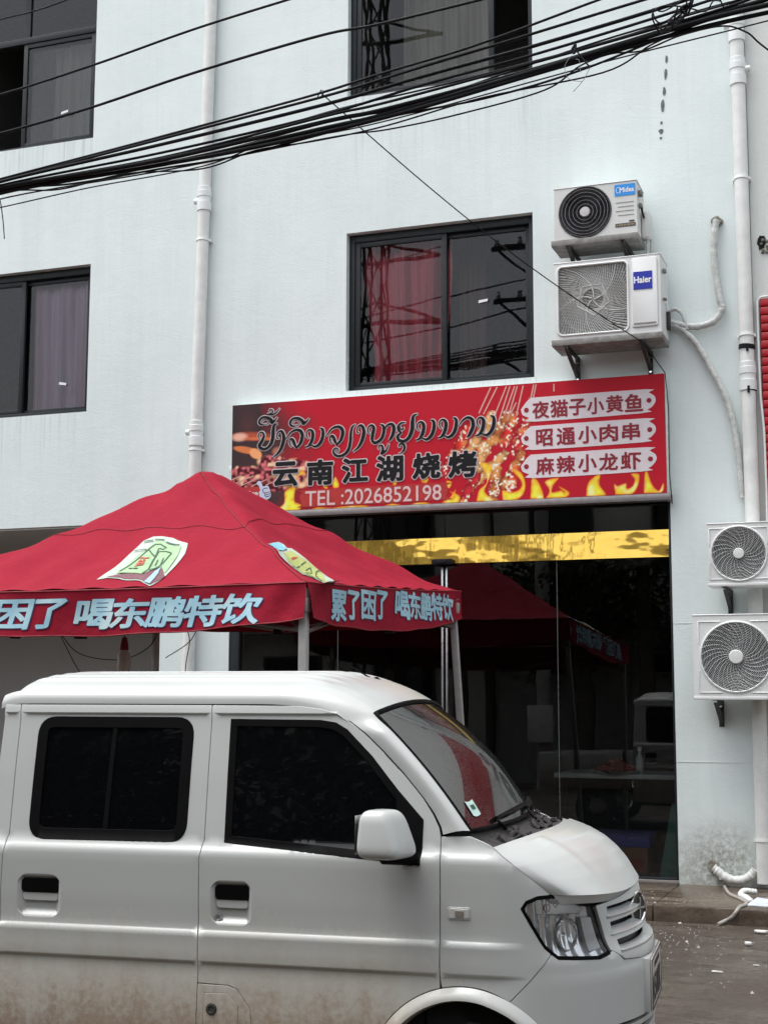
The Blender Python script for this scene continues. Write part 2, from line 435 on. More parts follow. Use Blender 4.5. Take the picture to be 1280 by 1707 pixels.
# text ---------------------------------------------------------------
GL = {}
def glyph(body, off=0., res=3):
    k = (body, off, res)
    if k not in GL:
        c = bpy.data.curves.new('glyph', 'FONT'); c.body = body; c.offset = off; c.resolution_u = res
        o = bpy.data.objects.new('glyph', c); COL.objects.link(o)
        bpy.context.view_layer.update()
        me = bpy.data.meshes.new_from_object(o.evaluated_get(bpy.context.evaluated_depsgraph_get()))
        vs = np.array([v.co[:2] for v in me.vertices]); fs = [tuple(p.vertices) for p in me.polygons]
        bpy.data.objects.remove(o); bpy.data.curves.remove(c); bpy.data.meshes.remove(me)
        GL[k] = (vs, fs)
    return GL[k]
SD = {}
def glyph_sdf(body, grow, n=84, run=10):
    """a heavier copy of the outline: distance field of the glyph edges, cut at +grow"""
    key = (body, grow, n, run)
    if key in SD: return SD[key]
    v, f = glyph(body, 0., 4); cnt = {}
    for q in f:
        for a, b in zip(q, q[1:]+q[:1]): cnt[(min(a, b), max(a, b))] = cnt.get((min(a, b), max(a, b)), 0)+1
    # weld duplicate points before looking for the rim
    ids = {}; wid = [ids.setdefault((round(p[0], 5), round(p[1], 5)), len(ids)) for p in v]
    cnt = {}
    for q in f:
        for a, b in zip(q, q[1:]+q[:1]):
            e = (min(wid[a], wid[b]), max(wid[a], wid[b])); cnt[e] = cnt.get(e, 0)+1
    pt = {w: v[i] for i, w in enumerate(wid)}
    E = [(pt[a], pt[b]) for (a, b), c in cnt.items() if c == 1 and a != b]
    A = np.array([e[0] for e in E]); B = np.array([e[1] for e in E])
    lo, hi = v.min(0)-grow-.03, v.max(0)+grow+.03; h = 1.0/n
    nx, ny = int((hi[0]-lo[0])/h)+2, int((hi[1]-lo[1])/h)+2
    gx = lo[0]+h*np.arange(nx); gy = lo[1]+h*np.arange(ny); D = np.empty((nx, ny))
    AB = B-A; L2 = (AB**2).sum(1)+1e-12; dy = B[:, 1]-A[:, 1]; dy = np.where(abs(dy) < 1e-12, 1e-12, dy)
    for i, x in enumerate(gx):
        P = np.stack([np.full(ny, x), gy+1.7e-6], 1)[:, None, :]
        t = np.clip(((P-A)*AB).sum(2)/L2, 0, 1); d = np.sqrt((((P-A-t[..., None]*AB))**2).sum(2)).min(1)
        cr = ((A[:, 1] > P[..., 1]) != (B[:, 1] > P[..., 1])) & (P[..., 0] < (B[:, 0]-A[:, 0])*(P[..., 1]-A[:, 1])/dy+A[:, 0])
        D[i] = np.where(cr.sum(1) % 2 == 1, -d, d)
    D -= grow; ins = D < 0
    V = []; Fc = []; vi = {}
    def gp(i, j):
        k = (i, j)
        if k not in vi: vi[k] = len(V); V.append((gx[i], gy[j]))
        return vi[k]
    def ep(i, j, k, l):
        q = (i, j, k, l) if (i, j) < (k, l) else (k, l, i, j)
        if q not in vi:
            a, b = D[q[0], q[1]], D[q[2], q[3]]; t = a/(a-b); vi[q] = len(V)
            V.append((gx[q[0]]+(gx[q[2]]-gx[q[0]])*t, gy[q[1]]+(gy[q[3]]-gy[q[1]])*t))
        return vi[q]
    for j in range(ny-1):
        i = 0
        while i < nx-1:
            c = (ins[i, j], ins[i+1, j], ins[i+1, j+1], ins[i, j+1])
            if all(c):
                k = i
                while k+1 < nx-1 and k-i < run-1 and ins[k+2, j] and ins[k+2, j+1]: k += 1
                Fc.append((gp(i, j), gp(k+1, j), gp(k+1, j+1), gp(i, j+1))); i = k+1; continue
            if any(c):
                cn = ((i, j), (i+1, j), (i+1, j+1), (i, j+1)); poly = []
                for m in range(4):
                    if c[m]: poly.append(gp(*cn[m]))
                    if c[m] != c[(m+1) % 4]: poly.append(ep(*cn[m], *cn[(m+1) % 4]))
                if len(poly) > 2: Fc.append(tuple(poly))
            i += 1
    SD[key] = (np.array(V), Fc, v.min(0), v.max(0)); return SD[key]
def put_text(mb, body, x0, x1, z0, z1, fn, off=0., shear=0., mi=0, split=0):
    """fit a string into the box (fit by its normal weight); off makes it bolder, in em; fn(x,z)->point"""
    v, f, a, b = glyph_sdf(body, off, 84 if len(body) < 3 else 60, 4 if split else 12)
    xs = x0+(v[:, 0]-a[0])/(b[0]-a[0])*(x1-x0); zs = z0+(v[:, 1]-a[1])/(b[1]-a[1])*(z1-z0); xs = xs+shear*(zs-(z0+z1)/2)
    mb.add([fn(x, z) for x, z in zip(xs, zs)], f, mi)
def catmull(p, n=6):
    P = [np.array(q, float) for q in p]; P = [2*P[0]-P[1]]+P+[2*P[-1]-P[-2]]; out = []
    for i in range(1, len(P)-2):
        for k in range(n):
            t = k/n; out.append(.5*((2*P[i])+(P[i+1]-P[i-1])*t+(2*P[i-1]-5*P[i]+4*P[i+1]-P[i+2])*t*t+(3*P[i]-P[i-1]-3*P[i+1]+P[i+2])*t**3))
    out.append(P[-2]); return out
def ribbon(mb, pts, fn, grow=0., mi=0, width=None, smooth=True):
    """flat brush stroke of varying width in (x,z); fn maps to 3D"""
    q = catmull(pts, 6) if smooth and len(pts) > 2 else [np.array(p, float) for p in pts]
    L = []; Rr = []
    for i, p in enumerate(q):
        t = q[min(i+1, len(q)-1)][:2]-q[max(i-1, 0)][:2]; t = t/(np.linalg.norm(t)+1e-9); nn = np.array((-t[1], t[0]))
        w = (width if width else max(p[2], .003)*.5)+grow
        L.append(p[:2]+nn*w); Rr.append(p[:2]-nn*w)
    if grow or width is None:
        t = q[0][:2]-q[1][:2]; t /= np.linalg.norm(t)+1e-9; t2 = q[-1][:2]-q[-2][:2]; t2 /= np.linalg.norm(t2)+1e-9
    n = len(q); pts3 = [fn(*p) for p in L]+[fn(*p) for p in Rr]
    mb.add(pts3, [(n+i, n+i+1, i+1, i) for i in range(n-1)], mi)
def inpoly(x, y, poly):
    c = False; n = len(poly); j = n-1
    for i in range(n):
        xi, yi = poly[i]; xj, yj = poly[j]
        if (yi > y) != (yj > y) and x < (xj-xi)*(y-yi)/(yj-yi)+xi: c = not c
        j = i
    return c
def resample(poly, d):
    out = []
    for i in range(len(poly)):
        a = np.array(poly[i], float); b = np.array(poly[(i+1) % len(poly)], float); n = max(1, int(np.linalg.norm(b-a)/d))
        for k in range(n): out.append(tuple(a+(b-a)*k/n))
    return out
def rrect(x0, x1, z0, z1, r, n=5):
    out = []
    for cx, cz, a0 in ((x1-r, z1-r, 0), (x0+r, z1-r, 90), (x0+r, z0+r, 180), (x1-r, z0+r, 270)):
        for k in range(n+1):
            a = R(a0+90*k/n); out.append((cx+r*math.cos(a), cz+r*math.sin(a)))
    return out
def shrink(poly, d):
    n = len(poly); ar = sum(poly[i-1][0]*poly[i][1]-poly[i][0]*poly[i-1][1] for i in range(n)); sg = 1 if ar > 0 else -1
    out = []
    for i in range(n):
        p0 = np.array(poly[i-1]); p = np.array(poly[i]); p1 = np.array(poly[(i+1) % n])
        t0 = (p-p0)/(np.linalg.norm(p-p0)+1e-9); t1 = (p1-p)/(np.linalg.norm(p1-p)+1e-9)
        n0 = np.array((-t0[1], t0[0]))*sg; n1 = np.array((-t1[1], t1[0]))*sg
        b = n0+n1; b /= max(.35, np.dot(b, b)/2)
        out.append(tuple(p+b*d))
    return out
LAO = [[(-5.7313,4.0863,0.005),(-5.7522,4.1114,0.0117),(-5.7404,4.1458,0.0117),(-5.7076,4.1495,0.0167),(-5.6937,4.1173,0.0217),(-5.7135,4.0663,0.03),(-5.7406,4.0252,0.0334),(-5.7176,3.9954,0.03),(-5.6663,3.9924,0.025),(-5.6208,4.0323,0.0317),(-5.6013,4.0974,0.035),(-5.5972,4.173,0.0334),(-5.5855,4.2149,0.0217),(-5.5489,4.224,0.005)],[(-5.7005,4.2252,0.0117),(-5.7366,4.2341,0.0217),(-5.7442,4.2632,0.0217),(-5.7118,4.2945,0.0217),(-5.6655,4.2933,0.0234),(-5.6241,4.2697,0.0317),(-5.6135,4.2424,0.0334),(-5.583,4.2575,0.0184),(-5.5559,4.2918,0.0067)],[(-5.7163,4.2519,0.005),(-5.6991,4.2727,0.0075),(-5.6652,4.2743,0.0075),(-5.6413,4.2499,0.0075),(-5.6574,4.2281,0.0083),(-5.6954,4.2296,0.0067)],[(-5.6426,4.3423,0.0083),(-5.6327,4.3654,0.0108),(-5.6079,4.358,0.0117),(-5.6056,4.3369,0.0117),(-5.6249,4.3268,0.0133),(-5.6659,4.32,0.0133)],[(-5.6607,4.3197,0.0117),(-5.6043,4.3159,0.0142),(-5.5637,4.337,0.0117),(-5.5305,4.3756,0.005)],[(-5.5297,4.0789,0.005),(-5.5532,4.085,0.0117),(-5.5576,4.1137,0.0117),(-5.5407,4.1458,0.015),(-5.5102,4.1486,0.0234),(-5.4894,4.1095,0.0317),(-5.4888,4.0622,0.035),(-5.5083,3.9973,0.0317),(-5.5432,3.9428,0.0217),(-5.5986,3.9006,0.0067)],[(-5.3738,4.1872,0.0117),(-5.4144,4.1993,0.0217),(-5.4229,4.2329,0.0217),(-5.3899,4.2638,0.0217),(-5.3393,4.2624,0.025),(-5.2986,4.2343,0.0317),(-5.2883,4.21,0.03),(-5.2583,4.225,0.0184),(-5.2285,4.2579,0.0067)],[(-5.3944,4.2169,0.005),(-5.3774,4.2403,0.0075),(-5.3492,4.2423,0.0075),(-5.3257,4.22,0.0075),(-5.3416,4.1974,0.0083),(-5.3739,4.1948,0.0067)],[(-5.4686,4.0704,0.0067),(-5.4486,4.0928,0.0117),(-5.4136,4.1331,0.0167),(-5.3583,4.1532,0.0234),(-5.3127,4.1363,0.0317),(-5.2971,4.0883,0.0334),(-5.3165,4.0237,0.0284),(-5.3563,3.979,0.0167)],[(-5.3563,3.979,0.015),(-5.3759,4.0178,0.0284),(-5.3925,4.0564,0.0284),(-5.4129,4.0708,0.0167),(-5.4298,4.0492,0.0117),(-5.4223,4.0158,0.0117),(-5.3998,3.9891,0.0067)],[(-5.2315,4.058,0.005),(-5.2539,4.095,0.0117),(-5.2473,4.1322,0.0117),(-5.2173,4.1444,0.0184),(-5.192,4.1193,0.03),(-5.1916,4.0724,0.0317),(-5.2061,4.0264,0.03),(-5.2358,3.9907,0.0184),(-5.2688,3.9814,0.0117)],[(-5.2358,3.9907,0.0117),(-5.2058,3.9965,0.01),(-5.1607,3.9816,0.0217),(-5.1161,4.0117,0.03),(-5.0917,4.0663,0.0317),(-5.0872,4.1222,0.0284),(-5.0974,4.1462,0.0217),(-5.1244,4.1545,0.0067)],[(-5.057,4.0754,0.0067),(-5.0373,4.0976,0.0117),(-5.0029,4.1374,0.0167),(-4.9486,4.1574,0.0234),(-4.904,4.1405,0.0317),(-4.8889,4.093,0.0334),(-4.9082,4.0291,0.0284),(-4.9473,3.9849,0.0167)],[(-4.9473,3.9849,0.015),(-4.9664,4.0233,0.0284),(-4.9825,4.0615,0.0284),(-5.0024,4.0758,0.0167),(-5.0191,4.0544,0.0117),(-5.0119,4.0214,0.0117),(-4.9899,3.9949,0.0067)],[(-4.7587,4.1685,0.005),(-4.7938,4.1429,0.0184),(-4.8082,4.0862,0.025),(-4.8127,4.0122,0.0284),(-4.8289,3.939,0.03),(-4.8728,3.8906,0.0267),(-4.9318,3.8781,0.0234),(-4.9714,3.9008,0.0217),(-4.9815,3.9339,0.0167),(-4.957,3.9557,0.0133),(-4.9322,3.9404,0.01),(-4.937,3.9174,0.0083),(-4.9557,3.9166,0.0067)],[(-4.7201,4.0835,0.005),(-4.7426,4.0895,0.0117),(-4.7466,4.1176,0.0117),(-4.7302,4.149,0.015),(-4.7009,4.1518,0.0234),(-4.6812,4.1135,0.0317),(-4.681,4.0672,0.035),(-4.7002,4.0036,0.0317),(-4.734,3.9501,0.0217),(-4.7876,3.9088,0.0067)],[(-4.6195,4.0655,0.0052),(-4.64,4.0978,0.0122),(-4.632,4.136,0.0122),(-4.6015,4.1486,0.0192),(-4.581,4.1183,0.0315),(-4.593,4.0561,0.0315),(-4.5959,4.008,0.0262),(-4.5704,3.9823,0.0262),(-4.5248,3.9989,0.028),(-4.4946,4.0356,0.0297),(-4.4816,4.0975,0.0297),(-4.4898,4.1367,0.0227),(-4.5202,4.1502,0.007)],[(-4.4816,4.083,0.0087),(-4.4494,4.1389,0.0175),(-4.404,4.1456,0.0262),(-4.3838,4.1106,0.0332),(-4.3938,4.0535,0.0332),(-4.4188,4.0069,0.0227),(-4.4339,3.9963,0.0087)],[(-4.5195,3.9147,0.0052),(-4.5337,3.9319,0.0105),(-4.5247,3.9535,0.0122),(-4.4994,3.9492,0.0175),(-4.4912,3.915,0.021),(-4.5093,3.8756,0.014),(-4.474,3.89,0.0175),(-4.4489,3.9222,0.0122),(-4.4339,3.9742,0.007)],[(-4.2935,4.1145,0.0052),(-4.2934,4.0953,0.0105),(-4.3165,4.0919,0.0105),(-4.3265,4.1166,0.0087)],[(-4.2664,4.1493,0.007),(-4.3085,4.152,0.0157),(-4.3406,4.1223,0.0227),(-4.3365,4.0836,0.0245),(-4.3084,4.0597,0.0122)],[(-4.3084,4.0597,0.0105),(-4.3435,4.036,0.0262),(-4.3384,3.9972,0.0297),(-4.2883,3.9798,0.028),(-4.2384,4.0104,0.0332),(-4.2085,4.0804,0.0367),(-4.2035,4.1568,0.035),(-4.1935,4.2089,0.0227),(-4.1487,4.2261,0.0052)],[(-4.3263,3.9198,0.0052),(-4.3354,3.9443,0.0122),(-4.3083,3.958,0.0157),(-4.2823,3.9393,0.0227),(-4.2843,3.903,0.021),(-4.3083,3.8757,0.0122),(-4.3403,3.8622,0.0052)],[(-4.1366,4.0605,0.0052),(-4.158,4.0982,0.0122),(-4.1511,4.1361,0.0122),(-4.1219,4.1486,0.0192),(-4.0976,4.1231,0.0315),(-4.0977,4.0753,0.0332),(-4.1123,4.0285,0.0315),(-4.1415,3.992,0.0192),(-4.1736,3.9825,0.0122)],[(-4.1415,3.992,0.0122),(-4.1123,3.9979,0.0105),(-4.0687,3.9829,0.0227),(-4.0251,4.0136,0.0315),(-4.0008,4.0692,0.0332),(-3.9959,4.1261,0.0297),(-4.0055,4.1506,0.0227),(-4.0316,4.159,0.007)],[(-3.9243,4.0682,0.0052),(-3.9453,4.1057,0.0122),(-3.9385,4.1434,0.0122),(-3.9096,4.1558,0.0192),(-3.8856,4.1304,0.0315),(-3.8857,4.0829,0.0332),(-3.9003,4.0363,0.0315),(-3.9293,4.0001,0.0192),(-3.9611,3.9906,0.0122)],[(-3.9293,4.0001,0.0122),(-3.9004,4.0059,0.0105),(-3.8573,3.9909,0.0227),(-3.8141,4.0215,0.0315),(-3.7899,4.0768,0.0332),(-3.7849,4.1334,0.0297),(-3.7944,4.1578,0.0227),(-3.8202,4.1661,0.007)],[(-3.5691,4.0647,0.0052),(-3.5897,4.1019,0.0122),(-3.5828,4.1392,0.0122),(-3.5544,4.1515,0.0192),(-3.5309,4.1263,0.0315),(-3.5313,4.0792,0.0332),(-3.5457,4.0331,0.0315),(-3.5743,3.9972,0.0192),(-3.6055,3.9878,0.0122)],[(-3.5743,3.9972,0.0122),(-3.5459,4.003,0.0105),(-3.5036,3.9882,0.0227),(-3.4611,4.0184,0.0315),(-3.4372,4.0732,0.0332),(-3.4321,4.1293,0.0297),(-3.4413,4.1534,0.0227),(-3.4666,4.1617,0.007)],[(-3.7602,4.0882,0.007),(-3.7259,4.1353,0.0157),(-3.6772,4.1605,0.0227),(-3.6337,4.134,0.0315),(-3.6292,4.0723,0.0332),(-3.6586,4.0081,0.0297),(-3.683,3.9794,0.0122)]]
YN = [('云',(-5.5867,-5.3462,3.6271,3.8449)),('南',(-5.2365,-4.991,3.6235,3.8463)),('江',(-4.8869,-4.6458,3.6268,3.8442)),('湖',(-4.547,-4.3012,3.6216,3.8472)),('烧',(-4.1953,-3.947,3.629,3.8492)),('烤',(-3.8528,-3.6039,3.6248,3.8497))]
TAGTXT = [('夜',(-3.077,-2.9327,4.1122,4.2607)),('猫',(-2.9144,-2.7631,4.1128,4.2606)),('子',(-2.7465,-2.6047,4.1184,4.259)),('小',(-2.5835,-2.4429,4.1174,4.259)),('黄',(-2.4169,-2.2744,4.1224,4.2666)),('鱼',(-2.2535,-2.1028,4.1176,4.2676)),('昭',(-3.0467,-2.9029,3.8606,4.0065)),('通',(-2.86,-2.7014,3.8606,4.0074)),('小',(-2.6687,-2.5117,3.8623,4.0083)),('肉',(-2.4793,-2.3255,3.8672,4.0126)),('串',(-2.2822,-2.1349,3.8701,4.013)),('麻',(-3.0496,-2.8931,3.6071,3.7539)),('辣',(-2.8634,-2.7052,3.6104,3.7564)),('小',(-2.6725,-2.516,3.6101,3.7587)),('龙',(-2.4869,-2.3303,3.6132,3.7578)),('虾',(-2.2983,-2.1291,3.6109,3.7595))]
TEL = (-5.2602,-3.9304,3.4227,3.5617)
NICE = (-5.9019,-5.7491,3.5379,3.5957)
HEN = (-5.8434,-5.7291,3.4767,3.5257)
TAGS = [[(-3.186,4.199),(-3.135,4.265),(-3.093,4.3),(-3.042,4.301),(-2.077,4.304),(-2.049,4.275),(-1.999,4.239),(-1.992,4.19),(-2.025,4.144),(-2.065,4.123),(-2.105,4.096),(-3.07,4.083),(-3.111,4.119),(-3.169,4.148)],[(-3.188,3.942),(-3.137,4.01),(-3.095,4.041),(-3.045,4.044),(-2.074,4.049),(-2.051,4.021),(-2.002,3.982),(-1.995,3.934),(-2.03,3.888),(-2.067,3.866),(-2.105,3.84),(-3.073,3.829),(-3.114,3.864),(-3.172,3.892)],[(-3.191,3.687),(-3.14,3.754),(-3.098,3.784),(-3.048,3.788),(-2.075,3.795),(-2.053,3.766),(-2.001,3.727),(-1.996,3.679),(-2.031,3.633),(-2.068,3.611),(-2.107,3.586),(-3.076,3.577),(-3.117,3.611),(-3.175,3.641)]]
TAGDOT = [(-3.135,4.192),(-2.047,4.204),(-3.138,3.936),(-2.046,3.947),(-3.141,3.683),(-2.046,3.691)]
TELBOX = [(-5.321,3.516),(-5.294,3.558),(-5.238,3.573),(-3.93,3.577),(-3.887,3.558),(-3.87,3.507),(-3.887,3.45),(-3.939,3.419),(-5.237,3.414),(-5.293,3.437)]
NICEBOX = [(-5.966,3.59),(-5.918,3.619),(-5.823,3.632),(-5.718,3.622),(-5.679,3.559),(-5.683,3.481),(-5.838,3.409)]
THUMB = [(-5.761,3.67),(-5.743,3.685),(-5.721,3.678),(-5.706,3.65),(-5.695,3.629),(-5.655,3.637),(-5.633,3.616),(-5.618,3.569),(-5.614,3.535),(-5.631,3.512),(-5.668,3.501),(-5.704,3.506),(-5.726,3.527),(-5.738,3.574),(-5.724,3.594),(-5.739,3.635),(-5.757,3.653)]
THUMBLINES = [[(-5.644,3.613),(-5.687,3.609),(-5.698,3.589),(-5.679,3.568),(-5.625,3.576)],[(-5.679,3.568),(-5.672,3.548),(-5.619,3.559)],[(-5.672,3.548),(-5.661,3.53),(-5.621,3.539)]]
FLAMES = [[(-5.608,3.388),(-5.55,3.412),(-5.486,3.456),(-5.476,3.502),(-5.48,3.562),(-5.444,3.594),(-5.405,3.612),(-5.388,3.651),(-5.338,3.748),(-5.296,3.773),(-5.252,3.717),(-5.331,3.708),(-5.355,3.616),(-5.372,3.53),(-5.364,3.47),(-5.299,3.437),(-5.32,3.388),(-5.37,3.38)],[(-5.754,3.454),(-5.718,3.473),(-5.697,3.498),(-5.639,3.503),(-5.663,3.463),(-5.652,3.409),(-5.637,3.382),(-5.673,3.404)],[(-4.999,3.63),(-4.963,3.688),(-4.926,3.626),(-4.926,3.583),(-4.981,3.581)],[(-5.11,3.635),(-5.045,3.606),(-5.036,3.577),(-5.072,3.582)],[(-4.404,3.626),(-4.351,3.631),(-4.368,3.573),(-4.395,3.583)],[(-4.13,3.62),(-4.052,3.63),(-4.069,3.584),(-4.113,3.586)],[(-4.492,3.385),(-4.421,3.412),(-4.35,3.404),(-4.306,3.38)],[(-5.218,3.382),(-5.145,3.41),(-4.998,3.399),(-4.834,3.41),(-4.671,3.406),(-4.635,3.378)],[(-4.245,3.382),(-4.174,3.408),(-4.087,3.409),(-4.035,3.386)],[(-3.931,3.393),(-3.905,3.417),(-3.853,3.44),(-3.792,3.52),(-3.81,3.413),(-3.758,3.394)],[(-3.906,3.401),(-3.871,3.432),(-3.811,3.446),(-3.854,3.498),(-3.785,3.47),(-3.754,3.443),(-3.777,3.386),(-3.906,3.384)],[(-3.888,3.6),(-3.828,3.58),(-3.854,3.523),(-3.879,3.541)],[(-3.606,3.39),(-3.58,3.493),(-3.511,3.556),(-3.519,3.639),(-3.57,3.733),(-3.502,3.741),(-3.451,3.701),(-3.469,3.62),(-3.495,3.555),(-3.521,3.474),(-3.445,3.388)],[(-3.361,3.392),(-3.364,3.483),(-3.277,3.462),(-3.201,3.491),(-3.192,3.556),(-3.291,3.676),(-3.191,3.638),(-3.151,3.538),(-3.168,3.441),(-3.252,3.382)],[(-3.111,3.389),(-3.092,3.584),(-3.027,3.532),(-2.987,3.387)],[(-2.971,3.391),(-2.937,3.462),(-2.977,3.545),(-2.845,3.571),(-2.895,3.509),(-2.912,3.445),(-2.831,3.457),(-2.806,3.44),(-2.863,3.499),(-2.757,3.437),(-2.799,3.388)],[(-2.613,3.39),(-2.594,3.51),(-2.513,3.578),(-2.481,3.577),(-2.49,3.489),(-2.436,3.39)],[(-2.356,3.394),(-2.366,3.491),(-2.331,3.473),(-2.259,3.493),(-2.252,3.445),(-2.204,3.467),(-2.188,3.522),(-2.218,3.571),(-2.147,3.567),(-2.149,3.488),(-2.206,3.395)],[(-2.112,3.394),(-2.1,3.565),(-2.076,3.588),(-2.047,3.499),(-2.017,3.442),(-1.978,3.416),(-1.946,3.478),(-1.934,3.446),(-1.955,3.395),(-2.033,3.392)]]
STICKS = [[(-3.463,4.422),(-3.575,4.192)],[(-3.403,4.422),(-3.533,4.18)],[(-3.318,4.421),(-3.422,4.178)],[(-3.285,4.419),(-3.389,4.112)],[(-3.242,4.416),(-3.338,4.159)],[(-3.217,4.417),(-3.313,4.108)],[(-3.163,4.416),(-3.228,4.152)],[(-3.066,4.419),(-3.093,4.3)],[(-3.044,4.421),(-3.071,4.303)],[(-2.883,4.412),(-2.884,4.343)],[(-3.227,4.268),(-3.278,4.172)]]
MEAT = [[(-3.236,4.169),(-3.34,3.91)],[(-3.304,4.157),(-3.535,3.822)],[(-3.137,4.096),(-3.24,3.822)],[(-3.341,3.811),(-3.631,3.545)],[(-3.679,4.064),(-3.783,3.853)],[(-3.19,3.786),(-3.343,3.515)],[(-3.801,3.837),(-3.905,3.676)],[(-3.456,4.167),(-3.68,3.83)],[(-3.241,3.674),(-3.311,3.398)],[(-3.409,3.683),(-3.454,3.388)],[(-3.596,3.626),(-3.734,3.393)],[(-3.535,3.889),(-3.587,3.692)]]
STICKS2 = [[(-6.031,3.707),(-5.928,3.746)],[(-6.023,3.662),(-5.795,3.739)],[(-5.956,3.639),(-5.737,3.719)],[(-5.823,3.636),(-5.663,3.695)],[(-5.67,3.641),(-5.597,3.668)]]
CAN = {'outline':[(-4.694,7.693),(-4.686,7.902),(-4.682,8.053),(-4.67,8.22),(-4.623,8.258),(-4.568,8.27),(-4.479,8.259),(-4.312,8.152),(-4.289,8.097),(-4.271,8.039),(-4.266,7.793),(-4.257,7.673),(-4.248,7.559),(-4.366,7.651),(-4.563,7.732)],'green':[(-4.617,7.8),(-4.618,7.969),(-4.589,8.105),(-4.564,8.204),(-4.504,8.206),(-4.337,8.111),(-4.306,8.008),(-4.286,7.805),(-4.348,7.882),(-4.38,7.812),(-4.41,7.749),(-4.536,7.808)],'dark':[(-4.64,7.718),(-4.603,7.787),(-4.532,7.802),(-4.408,7.747),(-4.407,7.813),(-4.335,7.87),(-4.261,7.766),(-4.265,7.588),(-4.374,7.666),(-4.571,7.746)],'blue':[(-4.32,7.618),(-4.353,7.809),(-4.348,7.871),(-4.319,7.783),(-4.271,7.598)],'bird':[[(-4.408,7.747),(-4.401,7.813),(-4.484,8.087),(-4.429,8.072),(-4.358,8.022),(-4.356,7.906),(-4.368,7.847),(-4.393,7.8)],[(-4.612,7.825),(-4.568,8.104),(-4.552,8.158),(-4.516,8.167),(-4.455,8.13),(-4.462,8.108),(-4.504,8.122),(-4.401,7.813)],[(-4.558,8.097),(-4.478,8.023)],[(-4.383,7.967),(-4.362,7.895)],[(-4.41,7.944),(-4.389,7.873)],[(-4.657,8.08),(-4.6,8.099),(-4.562,8.092)]],'red':[[(-4.583,8.013),(-4.503,8.002)],[(-4.559,7.989),(-4.526,7.893)],[(-4.542,8.011),(-4.488,7.891)],[(-4.562,7.965),(-4.507,7.962)],[(-4.555,7.93),(-4.496,7.92)],[(-4.547,7.894),(-4.481,7.884)],[(-4.538,7.947),(-4.52,7.904)]],'txt':[[(-4.651,8.187),(-4.589,8.2)],[(-4.582,8.21),(-4.517,8.217)],[(-4.49,8.193),(-4.36,8.13)],[(-4.574,7.872),(-4.539,7.858)],[(-4.532,7.857),(-4.49,7.836)]]}
BOT = {'outline':[(-3.741,8.13),(-3.796,8.322),(-3.819,8.46),(-3.792,8.478),(-3.739,8.418),(-3.73,8.471),(-3.595,8.388),(-3.424,8.252),(-3.303,8.129),(-3.005,7.559),(-3.071,7.559),(-3.277,7.889),(-3.345,7.899),(-3.337,7.744),(-3.445,7.815),(-3.559,7.904),(-3.627,7.998),(-3.652,8.058)],'cap':[(-3.741,8.152),(-3.788,8.316),(-3.806,8.432),(-3.782,8.442),(-3.728,8.382),(-3.663,8.099)],'label':[(-3.645,8.139),(-3.695,8.379),(-3.586,8.32),(-3.556,8.322),(-3.402,8.199),(-3.071,7.559),(-3.299,7.953),(-3.358,7.94),(-3.354,7.784),(-3.453,7.865),(-3.523,7.947)],'lines':[[(-3.45,8.053),(-3.465,8.158),(-3.413,8.059),(-3.429,8.003),(-3.324,7.895),(-3.31,7.839)],[(-3.439,8.264),(-3.418,8.142),(-3.383,8.048),(-3.071,7.559),(-3.057,7.559)],[(-3.436,7.817),(-3.46,7.916)],[(-3.461,7.929),(-3.491,8.054)],[(-3.497,8.086),(-3.528,8.234)],[(-3.651,8.051),(-3.714,8.363)]],'orange':[(-3.557,8.067),(-3.595,8.2),(-3.586,8.248),(-3.544,8.073)]}
VF = [('累',(-5.847,-5.585,2.061,2.238)),('了',(-5.567,-5.328,2.057,2.233)),('困',(-5.306,-5.063,2.057,2.231)),('了',(-5.041,-4.828,2.057,2.229)),('喝',(-4.744,-4.491,2.052,2.222)),('东',(-4.487,-4.25,2.052,2.22)),('鹏',(-4.247,-4.011,2.052,2.226)),('特',(-3.999,-3.76,2.055,2.227)),('饮',(-3.756,-3.507,2.062,2.232))]
VS = [('累',(7.908,8.159,2.101,2.278)),('了',(8.179,8.372,2.118,2.292)),('困',(8.413,8.671,2.136,2.311)),('了',(8.693,8.886,2.149,2.329)),('喝',(9.038,9.293,2.173,2.356)),('东',(9.306,9.549,2.184,2.366)),('鹏',(9.562,9.789,2.193,2.38)),('特',(9.803,10.041,2.206,2.393)),('饮',(10.056,10.32,2.216,2.403))]
